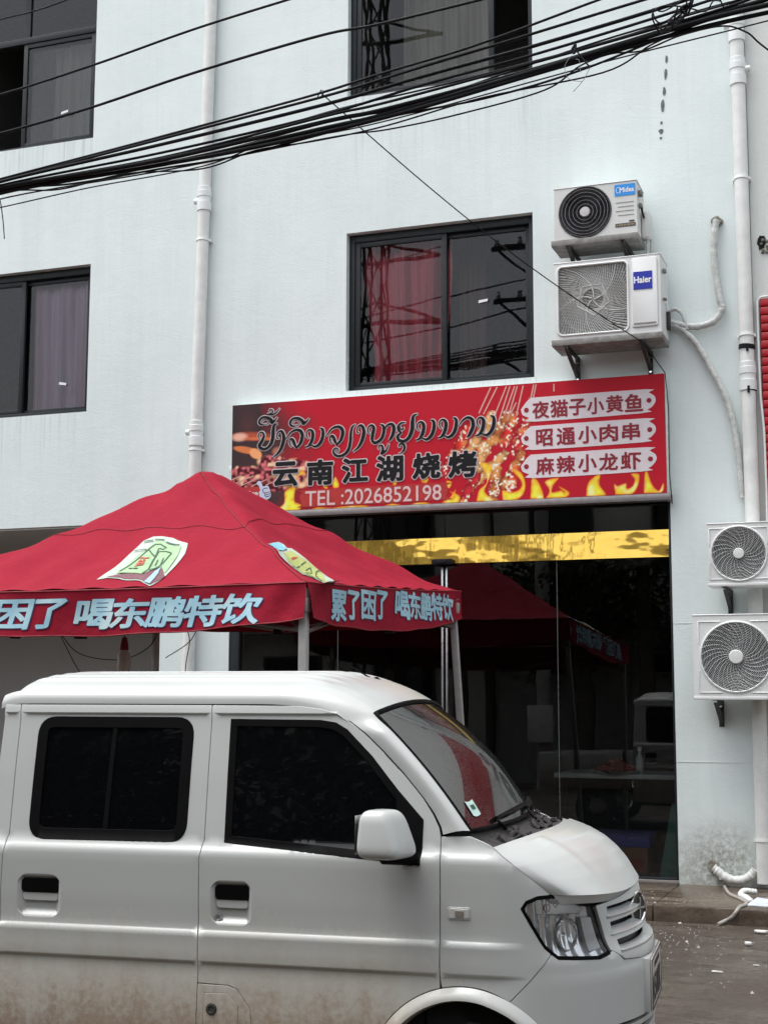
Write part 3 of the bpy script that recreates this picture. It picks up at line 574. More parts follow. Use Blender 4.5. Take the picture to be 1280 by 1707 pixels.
CABLES = [([(-7.378,6.176),(-6.477,6.235),(-5.625,6.358),(-4.764,6.5),(-3.852,6.605),(-3.302,6.681)],0.009),([(-7.36,5.86),(-6.464,5.926),(-5.614,6.019),(-4.757,6.15),(-3.756,6.277),(-3.301,6.305),(-2.386,6.383),(-1.766,6.457)],0.01),([(-7.411,6.771),(-6.505,6.855),(-6.122,6.884),(-5.75,6.943),(-5.129,7.051)],0.006),([(-7.224,5.472),(-6.449,5.582),(-5.045,5.733),(-3.845,5.868),(-3.3,5.951),(-2.601,6.042),(-1.77,6.212),(-1.37,6.302)],0.009),([(-7.223,5.458),(-6.448,5.567),(-5.044,5.705),(-3.752,5.841),(-3.034,5.949),(-2.306,6.055),(-1.531,6.179),(-0.984,6.275)],0.01),([(-7.222,5.438),(-6.447,5.553),(-5.043,5.668),(-3.752,5.801),(-3.034,5.901),(-2.181,6.001),(-1.374,6.119),(-0.834,6.215)],0.013),([(-7.222,5.428),(-6.447,5.543),(-5.042,5.631),(-3.751,5.743),(-3.034,5.836),(-2.182,5.933),(-1.219,6.085),(-0.61,6.2)],0.01),([(-7.221,5.423),(-6.447,5.538),(-5.041,5.594),(-3.751,5.716),(-3.299,5.744),(-2.266,5.878),(-1.066,6.05),(-0.612,6.143)],0.01),([(-7.221,5.413),(-6.446,5.529),(-5.041,5.575),(-3.751,5.685),(-3.299,5.722),(-2.183,5.865),(-1.183,6.012),(-0.614,6.087)],0.016),([(-7.22,5.408),(-6.446,5.524),(-5.04,5.557),(-3.751,5.654),(-3.299,5.691),(-2.183,5.844),(-1.183,5.988),(-0.615,6.046)],0.018),([(-7.22,5.398),(-6.446,5.519),(-5.393,5.542),(-4.406,5.573),(-3.299,5.665),(-2.183,5.823),(-1.184,5.963),(-0.616,6.022)],0.015),([(-7.221,5.418),(-6.446,5.524),(-5.805,5.496),(-5.04,5.529),(-4.405,5.555),(-3.299,5.678),(-2.603,5.716),(-1.938,5.81),(-1.183,5.988),(-0.615,6.071)],0.008),([(-7.22,5.393),(-6.446,5.514),(-5.962,5.488),(-5.393,5.547),(-4.743,5.495),(-4.31,5.57),(-3.842,5.578),(-3.299,5.613),(-2.603,5.716),(-1.777,5.781),(-1.457,5.93),(-1.222,5.994)],0.006),([(-7.218,5.359),(-6.441,5.418),(-5.7,5.478),(-4.743,5.514),(-4.216,5.611),(-3.659,5.628),(-3.078,5.69),(-2.184,5.806),(-1.536,5.889),(-0.692,5.979),(-0.251,6.031)],0.005),([(-7.221,5.423),(-6.447,5.538),(-5.042,5.603),(-3.752,5.788),(-3.034,5.858),(-2.182,5.962),(-1.533,6.046),(-1.18,6.111),(-0.836,6.15)],0.007),([(-7.221,5.418),(-6.447,5.533),(-5.041,5.589),(-3.751,5.734),(-3.299,5.757),(-2.774,5.836),(-1.935,5.986),(-1.297,6.081),(-0.686,6.172)],0.007),([(-7.22,5.398),(-6.446,5.514),(-5.04,5.548),(-3.75,5.614),(-3.299,5.613),(-2.774,5.646),(-2.185,5.73),(-1.937,5.881),(-1.734,5.937),(-1.516,5.918),(-1.261,5.98),(-0.992,5.997),(-0.843,5.923),(-0.763,5.837),(-0.626,5.714)],0.006)]
LOOPS = [([(-1.182,6.029),(-1.336,6.071),(-1.397,5.99),(-1.36,5.91),(-1.282,5.905),(-1.213,6.013),(-1.163,6.034)],0.005),([(-1.183,6.012),(-1.3,5.941),(-1.348,5.9),(-1.301,5.908),(-1.229,5.996)],0.006),([(-1.143,6.055),(-1.26,6.001),(-1.293,5.924),(-1.222,5.974),(-1.123,6.081)],0.006),([(-1.202,6.007),(-1.358,5.959),(-1.392,6.031),(-1.337,6.055),(-1.182,6.045)],0.005),([(-1.143,6.063),(-1.183,5.988),(-1.214,6.009),(-1.15,6.098),(-1.179,6.144)],0.008),([(-1.163,6.017),(-1.068,5.989),(-1.01,6.02),(-0.975,6.068),(-0.997,6.088),(-0.953,6.011)],0.005)]
TIE = [([(-1.937,5.877),(-1.912,5.907),(-1.921,5.849),(-1.945,5.87)],0.008),([(-1.913,5.873),(-1.865,5.799),(-1.818,5.733)],0.006),([(-1.818,5.733),(-1.868,5.649),(-1.933,5.583)],0.0022),([(-1.95,5.829),(-1.983,5.775),(-1.98,5.707),(-1.94,5.664),(-1.872,5.645)],0.002),([(-1.914,5.806),(-1.89,5.794),(-1.883,5.734),(-1.879,5.709)],0.002)]
SERV0 = (-3.729,5.851)
HOSE1 = [(-1.444,5.772),(-1.464,5.596),(-1.47,5.382),(-1.428,5.057),(-1.415,4.976),(-1.484,4.876),(-1.612,4.84),(-1.74,4.857),(-1.884,4.907)]
HOSE2 = [(-1.884,4.886),(-1.766,4.832),(-1.651,4.705),(-1.583,4.583),(-1.496,4.402),(-1.411,4.213),(-1.365,4.053),(-1.323,3.791),(-1.305,3.533),(-1.297,3.328)]
HOSE3 = [(-1.866,4.991),(-1.814,5.008),(-1.763,4.971),(-1.734,4.899),(-1.715,4.817)]
HOSE4 = [(-1.902,5.237),(-1.879,5.1),(-1.851,4.963)]
LHOSE = [(-1.617,0.27),(-1.57,0.233),(-1.489,0.184),(-1.393,0.179),(-1.32,0.215),(-1.281,0.265)]
THOSE = [(-1.546,12.201,0.2),(-1.577,12.555,0.13),(-1.493,12.105,0.128),(-1.422,11.783,0.128),(-1.325,11.562,0.128),(-1.252,11.342,0.128),(-1.25,11.205,0.128),(-1.273,11.095,0.128),(-1.293,11.04,0.1),(-1.324,11.04,0.06),(-1.374,11.053,0.03),(-1.418,10.981,0.012)]
LITTER = [(-1.088,10.739),(-1.12,10.185),(-1.191,9.116),(-0.99,9.427),(-1.687,10.953),(-1.519,10.136)]
BOX = (-1.143,11.343)
HEAD = [(0.248,0.92),(0.268,0.942),(0.32,0.956),(0.384,0.955),(0.452,0.943),(0.56,0.914),(0.592,0.838),(0.616,0.743),(0.556,0.735),(0.38,0.751),(0.336,0.789)]
HOODGAP = [(0.036,1.157),(0.128,1.122),(0.224,1.075),(0.308,1.018),(0.388,0.959)]
GRILLE = [(0.612,0.909),(0.756,0.925),(0.884,0.942),(1.216,0.919),(0.684,0.704),(0.632,0.755),(1.18,0.747)]
SEAM = [(0.352,0.768),(0.144,0.569)]
FOLD = [(0.416,0.744),(0.448,0.673),(0.688,0.703),(1.164,0.712)]
PLATE = [(1.284,0.586),(0.86,0.527),(1.124,0.682),(1.056,0.556)]
WY = 12.3735
# ------------------------------------------------------------------ ground and step
g = MB()
def gz(x, y): return 0
g.add([(-70, -70, 0), (70, -70, 0), (70, 90, 0), (-70, 90, 0)], [(0, 1, 2, 3)])
g.build('road', 'ground', None, kind='structure')
p = MB()
for x0, x1 in ((-16, -6.93), (-6.925, -3.3), (-3.295, -1.905), (-1.90, 3.5), (3.505, 9)):
    p.box(x0, x1, 11.052, WY+.06, -.05, .118)
p.build('pavement', 'step', None, bevel=.012, kind='structure')

# ------------------------------------------------------------------ white building
bld = thing('white_building', 'white painted building with dark windows, shop front and open bay on the left', 'building', (-6, WY, 0))
WIN = {'ul': (-9.55, -7.738, 7.40, 9.3), 'um': (-4.91, -3.075, 7.408, 9.3), 'll': (-9.53, -7.722, 4.512, 6.05), 'mm': (-4.912, -3.09, 4.516, 6.055)}
SHOP = (-6.09, -1.905, .02, 3.42)
BAY = (-15.5, -6.9, .02, 3.355)
def facade(name, x0, x1, z0, z1, holes, y, depth, mat, parent):
    xs = sorted({x0, x1, *[h[0] for h in holes], *[h[1] for h in holes]}); zs = sorted({z0, z1, *[h[2] for h in holes], *[h[3] for h in holes]})
    mb = MB()
    for i in range(len(xs)-1):
        for j in range(len(zs)-1):
            cx, cz = (xs[i]+xs[i+1])/2, (zs[j]+zs[j+1])/2
            if any(h[0] < cx < h[1] and h[2] < cz < h[3] for h in holes): continue
            mb.add([(xs[i], y, zs[j]), (xs[i+1], y, zs[j]), (xs[i+1], y, zs[j+1]), (xs[i], y, zs[j+1])], [(0, 1, 2, 3)])
    for a, b, c, d in holes:
        Y = y+depth
        mb.add([(a, y, c), (a, Y, c), (a, Y, d), (a, y, d)], [(0, 3, 2, 1)]); mb.add([(b, y, c), (b, Y, c), (b, Y, d), (b, y, d)], [(0, 1, 2, 3)])
        mb.add([(a, y, d), (b, y, d), (b, Y, d), (a, Y, d)], [(0, 3, 2, 1)]); mb.add([(a, y, c), (b, y, c), (b, Y, c), (a, Y, c)], [(0, 1, 2, 3)])
    return mb.build(name, mat, parent, weld=.0005)
facade('wall', -16, -1.165, 0, 10.6, list(WIN.values())+[SHOP, BAY], WY, .26, 'wall', bld)
b = MB(); b.box(-16, -1.165, WY+8, WY+8.2, 0, 10.6); b.box(-16.2, -16.002, WY, WY+8.2, 0, 10.6); b.box(-16.2, -1.165, WY, WY+8.2, 10.605, 10.8)
b.build('back_wall', 'wall', bld)
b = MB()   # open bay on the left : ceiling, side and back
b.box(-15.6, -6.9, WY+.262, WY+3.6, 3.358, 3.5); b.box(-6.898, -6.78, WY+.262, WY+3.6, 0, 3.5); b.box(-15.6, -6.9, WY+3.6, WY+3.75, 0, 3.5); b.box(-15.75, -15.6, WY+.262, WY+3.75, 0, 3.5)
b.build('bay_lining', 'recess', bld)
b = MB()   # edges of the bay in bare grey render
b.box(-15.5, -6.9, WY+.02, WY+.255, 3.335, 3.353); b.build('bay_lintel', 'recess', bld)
# flat dark blotches down the wall
for (cx, cz, h, w) in ((-1.846, 7.33, .075, .016), (-1.856, 7.19, .12, .016), (-1.872, 7.03, .09, .016), (-1.886, 6.90, .12, .02), (-1.905, 6.74, .028, .014), (-1.908, 6.66, .05, .022), (-1.911, 6.60, .02, .012)):
    pts = [(cx+math.cos(a)*w*random.uniform(.6, 1.2)+.1*(math.sin(a)*h*.5)*.3, cz+math.sin(a)*h*.5*random.uniform(.8, 1.1)) for a in np.linspace(0, 6.28, 10)[:-1]]
    cr = MB(); cr.prism(pts, WY-.004, WY+.02); cr.build('wall_chip', 'crack', bld)
for zj in (1.12, 2.28):   # hairline joins in the render low on the right
    b = MB(); b.box(-1.903, -1.17, WY-.003, WY+.01, zj, zj+.004); b.build('render_joint', 'wall2', bld)

def window(key, mull, transom, right_open=False, left_open=False):
    x0, x1, z0, z1 = WIN[key]; fy0, fy1 = WY+.075, WY+.165
    fr = MB(); t = .055; e = .001
    fr.box(x0+e, x0+t, fy0, fy1, z0+e, z1-e); fr.box(x1-t, x1-e, fy0, fy1, z0+e, z1-e)
    fr.box(x0+t, x1-t, fy0, fy1, z1-.075, z1-e); fr.box(x0+t, x1-t, fy0, fy1, z0+e, z0+.05)
    fr.box(x0+t, x1-t, fy0-.02, fy0+.02, z0+.002, z0+.022)
    top = z1-.075
    if transom: fr.box(x0+t, x1-t, fy0, fy1, transom-.035, transom+.035); top = transom-.035
    w = fr.build('window', 'frame', bld, bevel=.003)
    zb, zt = z0+.05, top
    # left sash (front track) and right sash (rear track)
    def sash(a, b, y, th, name='sash'):
        s = MB(); s.box(a, a+th, y, y+.035, zb+.002, zt-.002); s.box(b-th, b, y, y+.035, zb+.002, zt-.002); s.box(a+th, b-th, y, y+.035, zt-th, zt-.002); s.box(a+th, b-th, y, y+.035, zb+.002, zb+th*.8)
        s.build(name, 'frame', w, bevel=.003)
        q = MB(); q.add([(a+th-.004, y+.016, zb+th*.8-.004), (b-th+.004, y+.016, zb+th*.8-.004), (b-th+.004, y+.016, zt-th+.004), (a+th-.004, y+.016, zt-th+.004)], [(0, 1, 2, 3)]); q.build('pane', 'pane', w)
    xm = mull
    if not left_open: sash(x0+t+.002, xm+.035, fy0+.012, .05)
    if not right_open: sash(xm-.035, x1-t-.002, fy0+.050, .045)
    if left_open: sash(xm-.04, x1-t-.002, fy0+.012, .05)
    if right_open and not left_open: pass
    if transom:
        xt = xm
        fr2 = MB(); fr2.box(xt-.03, xt+.03, fy0+.01, fy1-.01, transom+.035, z1-.076); fr2.build('mullion', 'frame', w)
        for a, bb in ((x0+t, xt-.03), (xt+.03, x1-t)):
            q = MB(); q.add([(a-.003, fy0+.03, transom+.033), (bb+.003, fy0+.03, transom+.033), (bb+.003, fy0+.03, z1-.074), (a-.003, fy0+.03, z1-.074)], [(0, 1, 2, 3)]); q.build('pane', 'pane', w)
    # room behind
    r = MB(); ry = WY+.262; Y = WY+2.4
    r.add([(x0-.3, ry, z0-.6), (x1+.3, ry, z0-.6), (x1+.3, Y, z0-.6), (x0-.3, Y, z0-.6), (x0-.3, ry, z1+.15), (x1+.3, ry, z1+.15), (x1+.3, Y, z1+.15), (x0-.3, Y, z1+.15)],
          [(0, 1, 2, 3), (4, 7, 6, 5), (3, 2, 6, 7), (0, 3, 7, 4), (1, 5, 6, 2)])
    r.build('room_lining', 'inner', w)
    return w
w_mm = window('mm', -3.975, None)
w_ll = window('ll', -8.585, None)
w_ul = window('ul', -8.64, 8.64, left_open=True)
w_um = window('um', -3.50, 8.72, right_open=True)
# small white paper scraps stuck on the panes
for w, x, z, a in ((w_mm, -3.60, 5.30, .2), (w_ll, -8.09, 4.85, -.3), (w_ul, -8.15, 7.77, .3)):
    s = MB(); c, d = math.cos(a), math.sin(a)
    y = WY+.118 if w is w_mm or w is w_ll else WY+.083
    s.add([(x+u*c-v*d*.3, y, z+u*d*.6+v) for u, v in ((-.045, -.012), (.045, -.012), (.05, .012), (-.04, .014))], [(0, 1, 2, 3)]); s.build('paper_scrap', 'white', w)
# cord hanging against the glass of the middle window
cb_ = MB(); cb_.tube([(-3.44, WY+.17, 5.78), (-3.30, WY+.17, 5.82), (-3.19, WY+.17, 5.80), (-3.20, WY+.17, 5.45), (-3.34, WY+.17, 5.02), (-3.37, WY+.17, 4.72)], .004, 6)
cb_.tube([(-3.345, WY+.17, 5.0), (-3.30, WY+.17, 4.85), (-3.28, WY+.17, 4.74)], .004, 6); cb_.build('cord', 'cable', w_mm)

def curtain(name, label, x0, x1, z0, z1, y, mat, nf, amp, gather=0., grp='curtains behind the windows'):
    o = thing(name, label, 'curtain', ((x0+x1)/2, y, z0), 0, grp)
    rnd = random.Random(int(x0*100)); ph = rnd.random()*6
    def f(u, v):
        x = x0+(x1-x0)*u; z = z0+(z1-z0)*v
        q = abs(v-.3)
        pin = gather*max(0, 1-abs(v-.28)/.5)
        x = x+(x0+(x1-x0)*.62-x)*pin*.35
        yy = y+amp*math.sin(u*nf*6.283+ph+.8*math.sin(v*2.2+u*3))*(1-.35*v)+.5*amp*math.sin(u*nf*2.7*6.283+v*1.5)
        return (x, yy, z)
    m = MB(); m.grid(f, 150, 20); m.build('cloth', mat, o, smooth=80)
    rd = MB(); rd.tube([(x0-.05, y, z1+.01), (x1+.05, y, z1+.01)], .012, 8); rd.build('rod', 'frame', o)
curtain('curtain', 'rose red curtain gathered behind the left pane above the shop sign', -4.86, -3.95, 4.40, 6.02, WY+.27, 'pink', 3.4, .065, .6)
curtain('curtain', 'dusky rose curtain edge behind the right pane above the shop sign', -3.98, -3.72, 4.40, 6.25, WY+.62, 'dim_rose', 1.5, .03, 0)
curtain('curtain', 'pale lilac curtain behind the lower left window', -8.54, -7.74, 4.40, 6.02, WY+.24, 'lilac', 3, .030, .1)
curtain('curtain', 'grey beige curtain behind the upper left window', -8.42, -7.75, 7.2, 8.6, WY+.30, 'beige', 3, .03, 0)
curtain('curtain', 'grey beige curtain behind the top window over the cables', -4.45, -3.6, 7.2, 8.7, WY+.34, 'beige', 3, .03, 0)

# ------------------------------------------------------------------ shop front
sx0, sx1 = SHOP[0], SHOP[1]; sy = WY+.05
sf = MB()
sf.box(sx0+.001, sx0+.10, WY+.012, WY+.14, .119, 3.38); sf.box(sx1-.022, sx1-.001, WY+.02, WY+.10, .119, 3.38)
sf.box(sx0+.10, sx1-.022, WY+.02, WY+.12, 3.345, 3.40)
sf.box(sx0+.10, sx1-.022, WY+.0, WY+.12, .119, .165)
shop = sf.build('shop_front', 'frame', bld, bevel=.004)
def pane(x0, x1, z0, z1, y=sy): q = MB(); q.add([(x0, y, z0), (x1, y, z0), (x1, y, z1), (x0, y, z1)], [(0, 1, 2, 3)]); q.build('glass_pane', 'pane_shop', shop)
for a, bb in ((sx0+.104, -4.998), (-4.992, -3.962), (-3.948, -2.925), (-2.915, sx1-.026)): pane(a, bb, .168, 2.852)
for a, bb in ((sx0+.104, -3.957), (-3.951, sx1-.026)): pane(a, bb, 3.100, 3.343)
for xj in (-2.92, -4.995):
    q = MB(); q.box(xj-.003, xj+.003, sy-.001, sy+.012, .168, 2.85); q.build('glass_joint', M['joint'], shop)
for xj in (-3.975, -3.935):
    q = MB(); q.box(xj-.009, xj+.009, sy-.016, sy-.002, .2, 2.83); q.build('door_edge_strip', 'bright_steel', shop, bevel=.003)
q = MB(); q.grid(lambda u, v: (sx0+.102+(sx1-.024-sx0-.102)*u, sy-.016-.021*(1-v)+.0026*math.sin(u*13+2*math.sin(u*7))+.0016*math.sin(v*3+u*21)+.004*max(0, u-.72)*math.sin(u*70+v*2), 2.857+.238*v), 160, 6)
q.build('gold_panel', 'gold', shop, smooth=60)
q = MB(); q.box(sx0+.102, sx1-.024, sy-.002, sy+.05, 2.853, 3.098); q.build('panel_backing', 'frame', shop)
q = MB(); q.box(-4.05, -3.86, sy-.10, sy-.05, 2.842, 2.895); q.box(-4.0, -3.91, sy-.11, sy-.1, 2.85, 2.885); q.build('door_closer', 'dark', shop, bevel=.01)
q = MB(); q.box(sx0+.02, sx1-.002, WY-.03, WY+.018, .119, .145); q.box(sx0+.02, -2.6, WY-.034, WY-.0305, .12, .143); q.build('threshold', 'sill', shop, bevel=.006)
# the room behind the glass
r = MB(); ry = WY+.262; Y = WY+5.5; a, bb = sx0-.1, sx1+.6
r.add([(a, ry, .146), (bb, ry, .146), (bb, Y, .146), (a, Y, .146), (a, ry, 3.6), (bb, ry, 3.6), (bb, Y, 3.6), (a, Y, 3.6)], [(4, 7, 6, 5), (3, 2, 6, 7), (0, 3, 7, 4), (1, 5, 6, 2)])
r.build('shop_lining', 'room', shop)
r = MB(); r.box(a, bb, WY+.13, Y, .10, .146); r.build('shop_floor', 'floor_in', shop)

# things inside the shop, dim behind the glass
t = thing('serving_counter', 'pale edged serving counter dim behind the right shop glass', 'counter', (-2.5, WY+.9, .146))
q = MB(); q.box(-3.07, -1.93, WY+.47, WY+1.25, .945, .985); q.build('counter_top', 'counter', t, bevel=.006)
q = MB(); q.box(-3.0, -2.0, WY+.75, WY+1.2, .147, .944); q.build('counter_body', 'room', t, bevel=.006)
for x in (-3.02, -1.99):
    q = MB(); q.box(x-.02, x+.02, WY+.5, WY+.54, .147, .944); q.build('leg', 'frame', t)
t = thing('crayfish_heap', 'heap of red cooked crayfish on the counter behind the glass', 'crayfish', (-2.53, WY+.62, .986))
q = MB(); rnd = random.Random(3)
for i in range(150):
    a = rnd.random()*6.283; rr = .17*math.sqrt(rnd.random()); h = .15*(1-rr/.19)*rnd.random()+.012
    c = Vector((-2.53+rr*math.cos(a)*1.15, WY+.62+rr*math.sin(a)*.6, .986+h)); d = Vector((rnd.uniform(-1, 1), rnd.uniform(-1, 1), rnd.uniform(-.3, .6))).normalized()*.035
    q.tube([c-d, c-d*.4, c+d*.4, c+d+Vector((0, 0, -.012))], [.004, .012, .010, .003], 5)
q.build('crayfish', 'cray', t, smooth=60, kind='stuff')
q = MB(); q.lathe([(.0, .001), (.20, .001), (.24, .03), (.235, .03), (.19, .008), (0, .008)], (-2.53, WY+.62, .986), (0, 0, 1), 28); q.build('tray', 'bright_steel', t, smooth=40)
t = thing('condiment_bottle', 'small clear bottle standing behind the crayfish on the shop counter', 'bottle', (-2.32, WY+.60, .986))
q = MB(); q.lathe([(0, 0), (.035, 0), (.035, .13), (.014, .17), (.014, .2)], (-2.32, WY+.60, .987), (0, 0, 1), 14); q.build('body', 'hub', t, smooth=40)
q = MB(); q.lathe([(.017, .2), (.017, .235), (0, .235)], (-2.32, WY+.60, .987), (0, 0, 1), 12); q.build('cap', 'white', t, smooth=40)
t = thing('blue_carton', 'blue carton resting on the brown carton inside the shop glass', 'carton', (-2.43, WY+.5, .36))
q = MB(); q.box(-2.68, -2.20, WY+.32, WY+.70, .372, .475); q.build('box', 'blue_box', t, bevel=.004)
q = MB(); q.box(-2.70, -2.18, WY+.30, WY+.72, .4755, .487); q.build('lid', 'blue_box', t, bevel=.003)
t = thing('brown_carton', 'brown carton with red print on the shop floor under the blue one', 'carton', (-2.43, WY+.5, .147))
q = MB(); q.box(-2.66, -2.22, WY+.33, WY+.70, .147, .371); q.build('box', 'carton', t, bevel=.004)
q = MB(); q.box(-2.46, -2.26, WY+.326, WY+.331, .165, .27); q.build('print_patch', 'carton_red', t)
t = thing('glass_offcut', 'greenish glass offcut leaning in the right corner of the shop', 'glass sheet', (-2.0, WY+.25, .147))
q = MB(); q.add([(-2.10, WY+.20, .147), (-1.955, WY+.20, .147), (-1.955, WY+.24, .76), (-1.99, WY+.24, .76)], [(0, 1, 2, 3)])
q.add([(-2.10, WY+.21, .147), (-1.955, WY+.21, .147), (-1.955, WY+.25, .76), (-1.99, WY+.25, .76)], [(3, 2, 1, 0)])
q.add([(-2.10, WY+.20, .147), (-1.99, WY+.24, .76), (-1.99, WY+.25, .76), (-2.10, WY+.21, .147)], [(0, 1, 2, 3)])
q.build('sheet', simple('green_glass_edge', lin((96, 150, 140)), .2), t)

# ------------------------------------------------------------------ neighbouring building on the right
nb = thing('neighbour_building', 'beige wall of the next building with red boards at the right edge', 'building', (3, WY, 0))
b = MB(); b.box(-1.160, 9, WY+.004, WY+8, 0, 10.2); b.build('wall', 'wall2', nb)
z = 3.06; i = 0
pbm = MB(); pbm.box(-1.108, 2.2, WY-.012, WY+.003, 3.05, 5.03); pbm.build('board_backing', 'tag_red', nb)
proto = None
while z < 5.0:
    q = MB(); h = .068
    q.box(-1.10+random.uniform(-.004, .004), 2.15, WY-.045+random.uniform(-.004, .004), WY-.0125, z, z+h); o = q.build('siding_board', 'red_board', nb, bevel=.008); z += .0735
q = MB(); q.tube([(-1.0, WY-.05, 5.055), (-1.09, WY-.05, 5.05), (-1.118, WY-.05, 5.02), (-1.122, WY-.05, 4.7), (-1.118, WY-.05, 4.2), (-1.098, WY-.05, 3.9), (-1.094, WY-.05, 3.4), (-1.10, WY-.05, 3.0)], .010, 8)
q.build('edge_conduit', 'pvc', nb, smooth=60)
q = MB(); rnd = random.Random(5)
pts = [(-1.075+math.cos(a)*.04*rnd.uniform(.6, 1.2), 5.54+math.sin(a)*.07*rnd.uniform(.7, 1.2)) for a in np.linspace(0, 6.28, 15)[:-1]]
q.prism(pts, WY-.002, WY+.02); q.build('broken_hole', 'black_hole', nb)
q = MB()
for i in range(9):
    c = Vector((-1.045+rnd.uniform(-.03, .03), WY-.004, 5.52+rnd.uniform(-.07, .05))); q.lathe([(0, -.015), (.014, -.006), (.016, .006), (0, .012)], c, (rnd.uniform(-1, 1), rnd.uniform(-1, 1), 1), 6)
q.build('rubble', 'cement', nb)

# ------------------------------------------------------------------ drain pipes
def drain(x, label, z0, z1, couplings, clamps, taps, lean=0., r=.06, bands=()):
    t = thing('drain_pipe', label, 'pipe', (x, WY-.065, z0), 0, 'drain pipes on the white wall')
    fx = lambda z: x+lean*(z-4)
    c = (lambda z: (fx(z), WY-.066, z))
    q = MB(); q.tube([c(z0), c((z0+z1)/2), c(z1)], r, 24, cap=False); q.tube([c(z0), c(z0+.01)], r*.9, 24); q.build('pipe', 'pvc_old' if z0 < .5 else 'pvc', t, smooth=40)
    for z in couplings:
        q = MB(); q.lathe([(r+.001, -.14), (r+.011, -.138), (r+.012, -.05), (r+.005, -.045), (r+.005, .0), (r+.011, .005), (r+.012, .06), (r+.006, .065), (r+.007, .105), (r+.001, .11)], c(z), (0, 0, 1), 24); q.build('coupling', 'pvc', t, smooth=30)
    for z in clamps:
        q = MB(); q.lathe([(r+.001, -.014), (r+.006, -.013), (r+.006, .013), (r+.001, .014)], c(z), (.0, .12, 1), 24)
        for s in (-1, 1): q.box(fx(z)+s*(r+.004)-.012, fx(z)+s*(r+.004)+.012, WY-.07, WY-.002, z-.012, z+.012)
        q.build('clamp', 'pvc', t, smooth=30)
    for z, s in taps:
        q = MB(); q.tube([(fx(z), WY-.066, z), (fx(z)+s*(r+.045), WY-.066, z)], .03, 14); q.build('side_plug', 'pvc', t, smooth=40)
    for z in bands:
        q = MB(); q.lathe([(r+.002, -.022), (r+.010, -.018), (r+.010, .016), (r+.002, .02)], c(z), (.10, 0, 1), 24); q.box(fx(z)-.0, fx(z)+.02, WY-.066-r-.016, WY-.066-r-.005, z-.05, z+.01); q.build('black_tape', 'dark', t, smooth=30)
drain(-6.447, 'left drain pipe running down the white wall behind the canopy peak', .12, 11, [6.57, 4.21], [6.13, 4.03], [(6.54, -1), (4.21, -1)], .0165)
drain(-1.215, 'right drain pipe running down behind the two lower air conditioners', .16, 11, [7.50, 7.10, 4.38], [6.11, 4.72, .5], [(7.10, 1), (7.52, -1)], -.002, .06, (4.62, 4.26))

